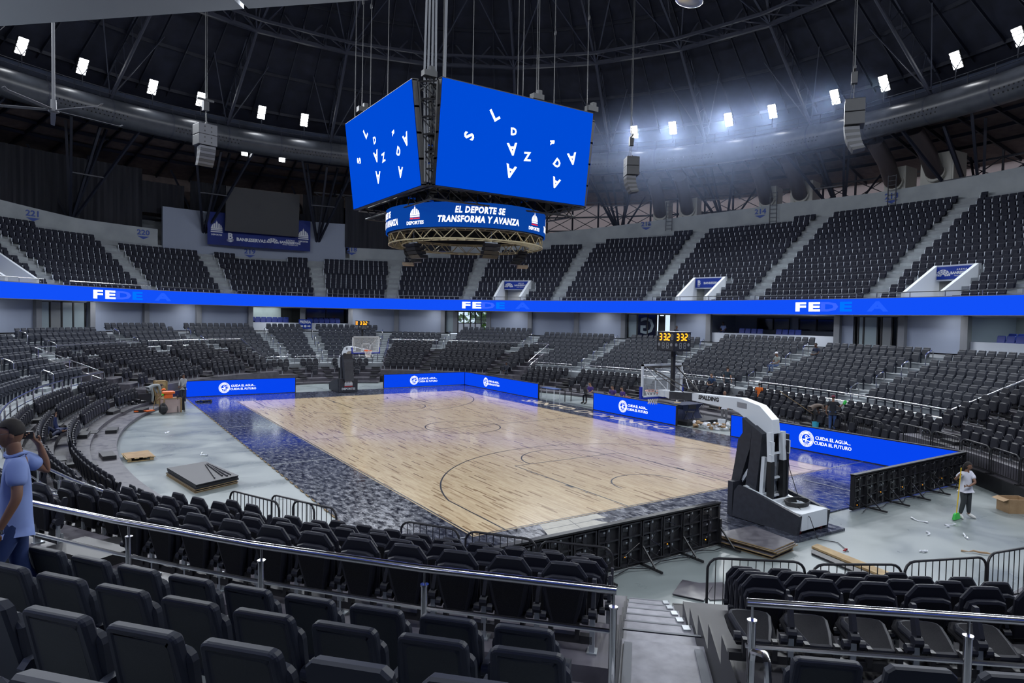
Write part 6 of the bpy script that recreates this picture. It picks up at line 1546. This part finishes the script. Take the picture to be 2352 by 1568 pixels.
for t0, t1, d, z, nm in ((227.97, 232.07, -11.52, .5, 'black barrier left of the entry stair, in front of the LED board back'), (223.8, 227.9, -11.52, .5, 'black barrier second left of the entry stair'), (219.95, 223.54, -11.52, .5, 'black barrier third left of the entry stair'),
        (216.9, 222.2, -10.9, .35, 'low black barrier leaning behind the third one left of the entry stair'), (212.57, 215.85, -11.5, .5, 'black barrier right of the wire heap, near the dark panel stack'), (208.3, 212.5, -11.2, .5, 'leftmost black barrier in front of the wire heap'), (209.2, 212.9, -12.0, .3, 'black barrier behind the leftmost one, beside the wire heap'),
        (237.14, 242.95, -11.4, .5, 'black barrier just right of the entry stair'), (243.1, 249.2, -11.3, .5, 'black barrier second right of the entry stair'), (249.6, 257, -11.4, .5, 'black barrier third right of the entry stair'), (257.6, 264, -11.5, .5, 'black barrier at the right picture edge behind the seats'),
        (326.2, 322.2, -10.92, .5, 'black barrier behind the corner of the right LED boards'), (322, 318, -10.92, .5, 'black barrier behind the woman, second'), (317.8, 313.6, -10.92, .5, 'black barrier behind the woman, third'), (313.4, 309, -10.92, .5, 'black barrier right of the woman, fourth'), (308.8, 304, -10.92, .5, 'black barrier at the right edge above the cardboard box'),
        (-20.5, -24.6, -10.6, .3, 'black barrier behind the right LED board near the two cleaners'), (-25.5, -30, -10.6, .3, 'black barrier behind the right LED board, right one')):
    barrier_t(t0, t1, d, z, nm)
# ================================================================ PEOPLE
def skin_mesh(nodes, edges, radii, sub=2, root='pelvis'):
    names = list(nodes); me = bpy.data.meshes.new('tmp'); me.from_pydata([nodes[n] for n in names], [(names.index(a), names.index(b)) for a, b in edges], [])
    o = bpy.data.objects.new('tmp', me); COL.objects.link(o); md = o.modifiers.new('s', 'SKIN'); md.use_smooth_shade = True; md.branch_smoothing = .5
    ls = me.skin_vertices[0].data
    for i, n in enumerate(names):
        r = radii.get(n, .05); r = r if hasattr(r, '__len__') else (r, r); ls[i].radius = r; ls[i].use_root = (n == root)
    s2 = o.modifiers.new('u', 'SUBSURF'); s2.levels = sub; s2.render_levels = sub
    return o
def finish(tmp, dg):
    me = bpy.data.meshes.new_from_object(tmp.evaluated_get(dg)); mb = MB()
    mb.v = [tuple(v.co) for v in me.vertices]; mb.f = [tuple(p.vertices) for p in me.polygons]; mb.m = [0]*len(mb.f)
    old = tmp.data; bpy.data.objects.remove(tmp); bpy.data.meshes.remove(old); bpy.data.meshes.remove(me); return mb
BASE = dict(pelvis=(0, 0, .95), belly=(0, 0, 1.1), chest=(0, 0, 1.3), neck=(0, .0, 1.47), head=(0, .03, 1.6),
            shL=(-.175, 0, 1.42), elL=(-.24, -.02, 1.15), wrL=(-.25, .05, .90), haL=(-.25, .07, .80), shR=(.175, 0, 1.42), elR=(.24, -.02, 1.15), wrR=(.25, .05, .90), haR=(.25, .07, .80),
            hiL=(-.095, 0, .90), knL=(-.10, .02, .50), anL=(-.10, -.02, .09), toL=(-.11, .14, .04), hiR=(.095, 0, .90), knR=(.10, .02, .50), anR=(.10, -.02, .09), toR=(.11, .14, .04))
EDG = [('pelvis', 'belly'), ('belly', 'chest'), ('chest', 'neck'), ('neck', 'head'), ('chest', 'shL'), ('shL', 'elL'), ('elL', 'wrL'), ('wrL', 'haL'), ('chest', 'shR'), ('shR', 'elR'), ('elR', 'wrR'), ('wrR', 'haR'),
       ('pelvis', 'hiL'), ('hiL', 'knL'), ('knL', 'anL'), ('anL', 'toL'), ('pelvis', 'hiR'), ('hiR', 'knR'), ('knR', 'anR'), ('anR', 'toR')]
RADS = dict(pelvis=(.15, .11), belly=(.135, .10), chest=(.155, .11), neck=.055, head=.06, shL=.06, elL=.042, wrL=.028, haL=(.035, .018), shR=.06, elR=.042, wrR=.028, haR=(.035, .018), hiL=.085, knL=.056, anL=.04, toL=.035, hiR=.085, knR=.056, anR=.04, toR=.035)
SKIN = {'a': mat('skin_brown', (.20, .10, .06), .55), 'b': mat('skin_tan', (.36, .20, .13), .55), 'c': mat('skin_dark', (.09, .045, .03), .55)}
HAIR = mat('dark_hair', (.012, .009, .008), .8)
PEOPLE = []
def person(label, loc, rz, pose=None, shirt=(.3, .3, .3), pants=(.03, .05, .12), skin='a', hat=None, sleeves='short', look=(0, 0), shoes=(.02, .02, .02), scale=1.0, detail=False, hair=True, long_hair=False, fat=1.0, grip=None):
    J = dict(BASE); J.update(pose or {})
    ed = list(EDG); R = {k: (tuple(x*fat for x in v) if hasattr(v, '__len__') and k in ('pelvis', 'belly', 'chest') else v) for k, v in RADS.items()}
    for k in ('hiL', 'hiR', 'knL', 'knR'): R[k] *= fat
    for S_ in 'LR':
        w, h = Vector(J['wr'+S_]), Vector(J['ha'+S_]); d = (h-w).normalized(); side = Vector((1 if S_ == 'L' else -1, 0, 0)); side = (side-d*side.dot(d)).normalized() if abs(side.dot(d)) < .95 else Vector((0, 1, 0)); pal = d.cross(side)
        curl = .9 if grip and S_ in grip else .35
        fr_ = .0085 if detail else .011
        for q in range(4):
            off = (q-1.5)*.019; L_ = (.036, .042, .040, .032)[q]
            a = h+side*0+pal*off*1.0; b = a+d*L_*math.cos(curl)+side*L_*math.sin(curl); c = b+d*L_*.8*math.cos(curl*2.2)+side*L_*.8*math.sin(curl*2.2)
            J[f'f{S_}{q}a'] = tuple(a+d*.012); J[f'f{S_}{q}b'] = tuple(b); J[f'f{S_}{q}c'] = tuple(c)
            for s_, n_ in (('a', fr_*1.1), ('b', fr_), ('c', fr_*.85)): R[f'f{S_}{q}{s_}'] = n_
            ed += [('ha'+S_, f'f{S_}{q}a'), (f'f{S_}{q}a', f'f{S_}{q}b'), (f'f{S_}{q}b', f'f{S_}{q}c')]
        m_ = w.lerp(h, .45); J[f't{S_}a'] = tuple(m_+pal*.035+side*.012); J[f't{S_}b'] = tuple(m_+pal*.045+side*.02+d*.04); R[f't{S_}a'] = .012; R[f't{S_}b'] = .009
        J[f'm{S_}'] = tuple(m_); R[f'm{S_}'] = (.03, .018); ed.remove(('wr'+S_, 'ha'+S_)); ed += [('wr'+S_, f'm{S_}'), (f'm{S_}', 'ha'+S_), (f'm{S_}', f't{S_}a'), (f't{S_}a', f't{S_}b')]
    RB = dict(R)
    for k, f_ in (('chest', .80), ('belly', .82), ('pelvis', .85), ('shL', .82), ('shR', .82)): RB[k] = tuple(x*f_ for x in R[k]) if hasattr(R[k], '__len__') else R[k]*f_
    body = skin_mesh(J, ed, RB, 2 if detail else 1)
    def sub_(names, infl, edges_, extra=None):
        JJ = {n: J[n] for n in names}; RR = {n: (tuple(x+(infl if n != 'pelvis' else .004)+(.008 if n == 'chest' else 0) for x in R[n]) if hasattr(R[n], '__len__') else R[n]+infl) for n in names}
        if extra:
            for n, (p, r) in extra.items(): JJ[n] = p; RR[n] = r
        return skin_mesh(JJ, edges_, RR, 2, root='pelvis')
    lerp = lambda a, b, f: tuple(Vector(J[a]).lerp(Vector(J[b]), f))
    ex = {'hem': (tuple(Vector(J['pelvis'])+(Vector(J['pelvis'])-Vector(J['belly'])).normalized()*.06), (.105*fat, .085*fat))}; te = [('hem', 'pelvis'), ('pelvis', 'belly'), ('belly', 'chest'), ('chest', 'nk'), ('chest', 'shL'), ('chest', 'shR')]; names = ['pelvis', 'belly', 'chest', 'shL', 'shR']
    ex['nk'] = (lerp('chest', 'neck', .8), .085)
    for S_ in 'LR':
        if sleeves == 'long': names += ['el'+S_]; ex['sl'+S_] = (lerp('el'+S_, 'wr'+S_, .92), .04); te += [('sh'+S_, 'el'+S_), ('el'+S_, 'sl'+S_)]
        else: ex['sl'+S_] = (lerp('sh'+S_, 'el'+S_, .72), .078 if detail else .068); te += [('sh'+S_, 'sl'+S_)]
    top = sub_(names, .026, te, ex)
    px = {'wa': (lerp('pelvis', 'belly', .75), (.15*fat, .12*fat))}; pe = [('pelvis', 'wa'), ('pelvis', 'hiL'), ('pelvis', 'hiR'), ('hiL', 'knL'), ('hiR', 'knR')]
    for S_ in 'LR': px['cu'+S_] = (lerp('kn'+S_, 'an'+S_, .93), .055); pe += [('kn'+S_, 'cu'+S_)]
    bot = sub_(['pelvis', 'hiL', 'hiR', 'knL', 'knR'], .010, pe, px)
    PEOPLE.append(dict(label=label, loc=loc, rz=rz, J=J, body=body, top=top, bot=bot, shirt=shirt, pants=pants, skin=skin, hat=hat, look=look, shoes=shoes, scale=scale, hair=hair, long_hair=long_hair, detail=detail))
def head_mb(c, yaw, pitch, detail):
    mb = MB(); cy, sy, cp, sp_ = math.cos(yaw), math.sin(yaw), math.cos(pitch), math.sin(pitch)
    def T(p):
        x, y, z = p; y, z = y*cp-z*sp_, y*sp_+z*cp; x, y = x*cy-y*sy, x*sy+y*cy; return (c[0]+x, c[1]+y, c[2]+z)
    def shape(x, y, z):
        if z < 0: k = 1-.35*min(1, -z/.12); x *= k; y = y*(1-.12*min(1, -z/.12))+.012*min(1, -z/.12)
        if y > 0: y *= .93
        # nose
        g_ = math.exp(-((x/.016)**2+((z+.015)/.026)**2)); y += .024*g_ if y > 0 else 0
        # eye sockets, brow, mouth
        if y > 0:
            y -= .008*(math.exp(-(((x-.032)/.016)**2+((z-.018)/.012)**2))+math.exp(-(((x+.032)/.016)**2+((z-.018)/.012)**2)))
            y += .005*math.exp(-((x/.03)**2+((z+.058)/.009)**2))+.006*math.exp(-((x/.025)**2+((z+.092)/.018)**2))
        return T((x, y, z))
    n, m = (36, 26) if detail else (18, 13)
    mb.ball((0, 0, 0), (.076, .097, .118), n, m, 0, shape)
    for s in (-1, 1): mb.ball((s*.077, -.008, -.002), (.011, .02, .031), 8, 6, 0, lambda x, y, z: T((x, y, z)))
    return mb, T
def finish_people():
    bpy.context.view_layer.update(); dg = bpy.context.evaluated_depsgraph_get()
    for q in PEOPLE:
        for k in ('body', 'top', 'bot'): q[k] = finish_keep(q[k], dg)
    for q in PEOPLE: build_person(q)
def finish_keep(tmp, dg):
    me = bpy.data.meshes.new_from_object(tmp.evaluated_get(dg)); mb = MB()
    mb.v = [tuple(v.co) for v in me.vertices]; mb.f = [tuple(p.vertices) for p in me.polygons]; mb.m = [0]*len(mb.f); q = (mb, tmp)
    return q
def build_person(q):
    root = empty('person', q['loc'], q['rz']); root.scale = (q['scale'],)*3; tag(root, q['label'], 'person')
    J = q['J']; hc = Vector(J['head']); nk = Vector(J['neck']); c = tuple(hc+(hc-nk).normalized()*.035)
    hd, T = head_mb(c, q['look'][0], q['look'][1], q['detail'])
    for k in ('body', 'top', 'bot'): bpy.data.objects.remove(q[k][1])
    b = q['body'][0]; b.join(hd); b.build('body', SKIN[q['skin']], root, True)
    q['top'][0].build('shirt', mat('shirt_cloth', q['shirt'], .85), root, True); q['bot'][0].build('trousers', mat('trouser_cloth', q['pants'], .85), root, True)
    mb = MB()
    for s in (-1, 1): mb.ball((s*.031, .079, .018), (.011, .008, .007), 8, 6, 0, lambda x, y, z: T((x, y, z)))
    mb.build('eyes', K['white'], root, True)
    mb = MB()
    for s in (-1, 1):
        mb.ball((s*.031, .0865, .018), (.005, .003, .005), 6, 5, 0, lambda x, y, z: T((x, y, z))); mb.ball((s*.032, .086, .037), (.018, .006, .004), 8, 5, 0, lambda x, y, z: T((x, y, z)))
    mb.build('brows', HAIR, root, True)
    mb = MB(); mb.ball((0, .086, -.058), (.024, .008, .006), 10, 5, 0, lambda x, y, z: T((x, y, z))); mb.build('mouth', mat('lips', (.25, .08, .07), .5), root, True)
    if q['hair']:
        def hs(x, y, z):
            if y > .0 and z < .06: y = .0+y*.1
            if z < 0: z = z*(.25 if not q['long_hair'] else 1.3)
            return T((x, y, z))
        mb = MB(); mb.ball((0, -.012, .022), (.088, .102, .112), 18, 12, 0, hs); mb.build('hair', HAIR, root, True)
        if q['long_hair']: mb = MB(); mb.ball((0, -.09, -.06), (.075, .045, .11), 12, 8, 0, lambda x, y, z: T((x, y, z))); mb.build('hair', HAIR, root, True)
    if q['hat']:
        m_ = mat('hat_cloth', q['hat'], .8); mb = MB(); mb.ball((0, -.008, .045), (.09, .108, .09), 16, 10, 0, lambda x, y, z: T((x, y, max(z, .03)))); mb.prism([(-.075, .05), (.075, .05), (.06, .17), (-.06, .17)], lambda u, v, w: T((u, v, w)), .035, .045); mb.build('cap', m_, root, True)
    if q['detail'] and q['scale'] > .95:
        h = Vector(J['haR']); mb = MB(); mb.box((h.x-.02, h.y+.03, h.z+.02), (.05, .09, .06)); mb.build('camera', K['black'], root)
        w_ = Vector(J['wrL']); mb = MB(); mb.tube([w_+Vector((0, 0, .015)), w_+Vector((0, .005, -.015))], .037, 14); mb.build('wristwatch', K['steel'], root, True)
        mb = MB(); n_ = Vector(J['neck']); mb.tube([n_+Vector((.075*math.cos(a_), .07*math.sin(a_), -.005+.012*math.sin(a_*2))) for a_ in np.linspace(0, 6.28, 17)[:-1]], .016, 6, 0, True); mb.build('collar', bpy.data.materials.get('shirt_cloth'), root, True)
        mb = MB(); [mb.tube([T((s_*.032+.024*math.cos(a_), .098, .016+.02*math.sin(a_))) for a_ in np.linspace(0, 6.28, 13)[:-1]], .0015, 4, 0, True) for s_ in (-1, 1)]; mb.tube([T((.056, .095, .02)), T((.078, 0, .02))], .0015, 4); mb.tube([T((-.056, .095, .02)), T((-.078, 0, .02))], .0015, 4); mb.build('glasses', K['steel'], root)
    for s in 'LR':
        a, t = Vector(J['an'+s]), Vector(J['to'+s]); d = t-a; d.normalize(); m0 = a.lerp(t, .45)
        x_ = Vector((1, 0, 0)); y_ = Vector((0, d.y, d.z)) if abs(d.y)+abs(d.z) > .1 else Vector((0, 1, 0)); y_ = d; z_ = x_.cross(y_); z_ = z_ if z_.length > .1 else Vector((0, 0, 1)); z_.normalize()
        mb = MB(); f = lambda x, y, z: tuple(m0+x_*x+y_*y+z_*z)
        mb.ball((0, 0, 0), (.048, .145, .05), 12, 8, 0, f); o = mb.build('shoe', mat('shoe', q['shoes'], .6), root, True)
P = lambda **k: k
def squat(fx=.0): return P(pelvis=(0, -.1, .38), belly=(0, -.02, .5), chest=(0, .12, .68), neck=(0, .22, .82), head=(0, .30, .92), shL=(-.175, .15, .77), elL=(-.24, .32, .6), wrL=(-.18, .5, .5), haL=(-.16, .58, .45), shR=(.175, .15, .77), elR=(.24, .32, .6), wrR=(.18, .5, .5), haR=(.16, .58, .45),
                            hiL=(-.1, -.08, .36), knL=(-.2, .3, .48), anL=(-.15, .08, .09), toL=(-.17, .24, .04), hiR=(.1, -.08, .36), knR=(.2, .3, .48), anR=(.15, .08, .09), toR=(.17, .24, .04))
def sit(zs=.46): return P(pelvis=(0, -.02, zs+.1), belly=(0, -.05, zs+.25), chest=(0, -.04, zs+.45), neck=(0, -.01, zs+.62), head=(0, .04, zs+.75), shL=(-.175, -.03, zs+.57), elL=(-.25, .05, zs+.3), wrL=(-.12, .28, zs+.2), haL=(-.06, .34, zs+.2), shR=(.175, -.03, zs+.57), elR=(.25, .05, zs+.3), wrR=(.12, .28, zs+.2), haR=(.06, .34, zs+.2),
                            hiL=(-.1, .02, zs+.07), knL=(-.14, .43, zs+.05), anL=(-.14, .42, .09), toL=(-.15, .58, .04), hiR=(.1, .02, zs+.07), knR=(.14, .43, zs+.05), anR=(.14, .42, .09), toR=(.15, .58, .04))
def bend(): return P(pelvis=(0, -.1, .92), belly=(0, .06, 1.0), chest=(0, .28, 1.04), neck=(0, .44, 1.02), head=(0, .55, .97), shL=(-.175, .33, 1.02), elL=(-.2, .38, .76), wrL=(-.12, .45, .54), haL=(-.1, .47, .45), shR=(.175, .33, 1.02), elR=(.2, .38, .76), wrR=(.12, .45, .54), haR=(.1, .47, .45),
                     hiL=(-.095, -.08, .88), hiR=(.095, -.08, .88))
# man in the blue shirt, left foreground: seen from behind-left, camera at the ear
manpose = P(pelvis=(0, 0, .95), elL=(-.27, .0, 1.15), wrL=(-.25, .12, .90), haL=(-.24, .16, .81), shR=(.17, -.03, 1.43), elR=(.24, -.24, 1.24), wrR=(.17, -.17, 1.50), haR=(.13, -.11, 1.58),
            hiL=(-.095, 0, .90), knL=(-.11, .20, .52), anL=(-.11, .10, .12), toL=(-.12, .24, .06), hiR=(.095, 0, .90), knR=(.10, -.02, .50), anR=(.11, -.22, .12), toR=(.12, -.08, .05), head=(0, .03, 1.6))
person('man in light blue shirt and jeans at the left edge, hand raised', (-15.93, -21.0, 2.70), rad(95), manpose, (.22, .30, .58), (.012, .03, .11), 'a', detail=True, look=(0, -.12), scale=.97, fat=1.1)
person('woman in a white shirt sweeping with a yellow broom at the right', (5.1, -19.42, 0), rad(165), P(shL=(-.18, 0, 1.36), shR=(.18, 0, 1.36), neck=(0, .0, 1.41), head=(0, .03, 1.53), chest=(0, 0, 1.24), elL=(-.10, .20, 1.10), wrL=(.16, .22, 1.02), haL=(.27, .16, 1.01), elR=(.36, -.08, 1.15), wrR=(.385, .04, 1.28), haR=(.39, .09, 1.34), anL=(-.16, .0, .09), toL=(-.20, .14, .04), anR=(.14, -.05, .09), toR=(.2, .08, .04)), (.62, .63, .70), (.035, .04, .045), 'a', look=(.5, -.2), shoes=(.6, .6, .58), long_hair=True, scale=.93, fat=1.22, detail=True, grip='LR')
person('worker in dark blue lying on his back between the left seat rows', (-16.1, 1.9, .66), rad(-20), P(pelvis=(0, 0, .12), belly=(0, .15, .12), chest=(0, .33, .13), neck=(0, .49, .14), head=(0, .6, .15), shL=(-.17, .44, .14), elL=(-.22, .4, .4), wrL=(-.2, .42, .64), haL=(-.2, .43, .73), shR=(.17, .44, .14), elR=(.28, .3, .12), wrR=(.25, .1, .15), haR=(.22, .02, .15), hiL=(-.09, -.04, .12), knL=(-.12, -.4, .35), anL=(-.12, -.55, .08), toL=(-.12, -.68, .05), hiR=(.09, -.04, .12), knR=(.12, -.42, .14), anR=(.12, -.8, .08), toR=(.13, -.85, .2)), (.01, .02, .08), (.01, .018, .06), 'a', sleeves='long')
person('worker in grey bending over at the far left platform', (-12.0, 13.9, .15), rad(-60), bend(), (.25, .27, .28), (.22, .24, .24), 'b', sleeves='long', hat=(.05, .03, .03))
person('crouching worker in a bright green shirt with an orange band on his head', (-11.2, 13.3, .0), rad(120), squat(), (.12, .62, .05), (.02, .04, .15), 'a', hat=(.8, .15, .03))
person('standing man in a grey long-sleeved shirt and cap beside the far left board', (-10.3, 14.6, 0), rad(120), P(elL=(-.22, .08, 1.18), wrL=(-.12, .2, 1.0), haL=(-.1, .26, .96), elR=(.22, .08, 1.18), wrR=(.12, .2, 1.0), haR=(.1, .26, .96)), (.30, .31, .33), (.02, .025, .045), 'a', sleeves='long', hat=(.03, .03, .04), look=(0, -.4), shoes=(.4, .4, .42))
x, y = E(rad(77), -9.1)
person('person in maroon crouching on the tier behind the far hoop', (2.6, 24.2, .95), rad(200), squat(), (.16, .01, .05), (.2, .2, .2), 'c', sleeves='long', hat=(.16, .01, .05))
person('dark hooded figure standing beyond the far right board', (12.15, 15.0, .3), rad(110), P(elL=(-.2, .12, 1.15), wrL=(-.1, .3, 1.05), haL=(-.06, .36, 1.04)), (.015, .018, .03), (.02, .022, .03), 'c', sleeves='long', hat=(.015, .018, .03), scale=.95)
person('person in a purple shirt with headset sitting left at the scorer table', (11.7, 4.5, 0), rad(90), sit(), (.045, .02, .16), (.02, .02, .03), 'b', look=(0, -.3), sleeves='short')
person('person in a purple shirt leaning on one hand at the scorer table', (11.65, 2.35, 0), rad(100), sit(), (.04, .02, .14), (.02, .02, .03), 'b', look=(-.3, -.35))
person('person in a purple shirt pointing at a laptop, right at the scorer table', (11.65, 1.5, 0), rad(75), sit(), (.045, .02, .16), (.02, .02, .03), 'b', look=(.3, -.35))
person('dark-clothed person by the wall right of near shot clock', (*E(rad(15.9), -.6), 3.73), rad(180), sit(.3), (.012, .015, .03), (.02, .02, .03), 'c')
person('person in light blue resting head down in the right balcony box', (*E(rad(12.4), 3.0), 4.0), rad(100), sit(.42), (.18, .24, .45), (.03, .05, .12), 'c', look=(0, -.7))
person('seated man with white cap and grey shirt in the right seats', (*E(rad(-4.2), -5.05), 2.15), rad(75), sit(.45), (.22, .25, .24), (.06, .10, .22), 'a', hat=(.75, .75, .78))
person('seated person in dark blue behind the man with the white cap', (*E(rad(-7.0), -3.4), 2.8), rad(80), sit(.42), (.012, .02, .05), (.05, .06, .08), 'c')
person('seated man in a dark blue shirt left of the standing dark T-shirt', (17.35, -.35, .82), rad(95), sit(.42), (.015, .04, .10), (.02, .03, .06), 'b')
person('man in a dark T-shirt standing with his back turned on the right tier', (18.0, -1.0, .82), rad(-80), None, (.02, .035, .05), (.02, .025, .04), 'b', look=(0, 0))
person('man in a white T-shirt and grey trousers standing behind the hoop boom', (12.5, -5.25, 0), rad(120), P(elL=(-.24, .02, 1.15), wrL=(-.22, .15, .93), haL=(-.22, .2, .85)), (.6, .62, .68), (.13, .13, .14), 'a', hair=False)
person('person in an orange T-shirt seen from behind above the hoop boom', (16.9, -4.1, .45), rad(-60), bend() and P(), (.75, .16, .02), (.03, .03, .04), 'a', scale=.82)
person('person in a brown top bending over a turquoise bucket, holding a long stick', (14.6, -8.9, .3), rad(-110), bend(), (.12, .09, .075), (.025, .025, .028), 'a', shoes=(.4, .4, .4))
person('woman in black top and blue jeans with a green cloth at the right', (13.95, -10.25, .3), rad(-60), P(elR=(.30, .05, 1.2), wrR=(.42, .12, 1.33), haR=(.46, .16, 1.4), elL=(-.27, -.02, 1.15), wrL=(-.30, .0, .92)), (.012, .014, .02), (.03, .07, .20), 'a', hat=(.15, .02, .04), fat=1.1, scale=.97)
finish_people()
# things in hands
bm_ = empty('broom', (4.68, -19.38, .02)); tag(bm_, 'yellow-handled broom with a green brush held by the woman', 'broom')
mb = MB(); mb.tube([(0.0, .0, .1), (.05, -.05, 1.42)], .014, 8); mb.build('handle', K['yellow'], bm_, True)
mb = MB(); mb.loft([[(x, y, 0) for x, y in rrect(-.17, .17, -.04, .04, .02)], [(x, y, .14) for x, y in rrect(-.14, .14, -.03, .03, .02)], [(x, y, .17) for x, y in rrect(-.1, .1, -.025, .025, .02)]]); mb.build('brush', K['green'], bm_, rz=.3)
mb = MB(); mb.tube([(13.2, -7.95, 1.98), (14.62, -8.92, .86)], .015, 8); o = mb.build('long_stick', K['broomw'] if 'broomw' in K else K['plyd']); tag(o, 'long tan stick held slanting by the bending person', 'stick')
mb = MB(); mb.ball((0, 0, 0), (.14, .03, .12), 10, 7); mb.v = [(x+.03*math.sin(z*30), y+.02*math.sin(x*30), z) for x, y, z in mb.v]; o = mb.build('green_cloth', K['green'], None, True, loc=(14.32, -10.6, 1.68)); tag(o, 'bright green cloth in the raised hand of the woman in jeans', 'cloth')
# ================================================================ HAZE under the dome
def haze_mat(name, dens, col, an):
    m = bpy.data.materials.new(name); m.use_nodes = True; nt = m.node_tree; nt.nodes.remove(nt.nodes['Principled BSDF'])
    v = nt.nodes.new('ShaderNodeVolumeScatter'); v.inputs['Color'].default_value = (*col, 1); v.inputs['Density'].default_value = dens; v.inputs['Anisotropy'].default_value = an
    nt.links.new(v.outputs[0], nt.nodes['Material Output'].inputs['Volume']); return m
def soft_haze(dens, col, an, rad_):
    m = haze_mat('lamp_haze', dens, col, an); nt = m.node_tree; v = [n for n in nt.nodes if n.type == 'VOLUME_SCATTER'][0]
    tc = nt.nodes.new('ShaderNodeTexCoord'); mp = nt.nodes.new('ShaderNodeMapping'); mp.inputs['Scale'].default_value = tuple(1/r for r in rad_)
    g = nt.nodes.new('ShaderNodeTexGradient'); g.gradient_type = 'SPHERICAL'; pw = nt.nodes.new('ShaderNodeMath'); pw.operation = 'POWER'; pw.inputs[1].default_value = 1.6
    ml = nt.nodes.new('ShaderNodeMath'); ml.operation = 'MULTIPLY'; ml.inputs[1].default_value = dens
    for x, y in ((tc.outputs['Object'], mp.inputs[0]), (mp.outputs[0], g.inputs[0]), (g.outputs[1], pw.inputs[0]), (pw.outputs[0], ml.inputs[0]), (ml.outputs[0], v.inputs['Density'])): nt.links.new(x, y)
    return m
rr_ = (8, 17, 8.5)
mb = MB(); mb.ball((0, 0, 0), rr_, 24, 14); o = mb.build('haze', soft_haze(.028, (.5, .63, 1), .45, rr_), None, True, loc=(28.5, 11.0, 19.8), rz=rad(20)); tag(o, 'bluish glowing haze around the four floodlights right of the scoreboard', 'haze', kind='stuff')
S.cycles.volume_step_rate = 3; S.cycles.volume_max_steps = 32
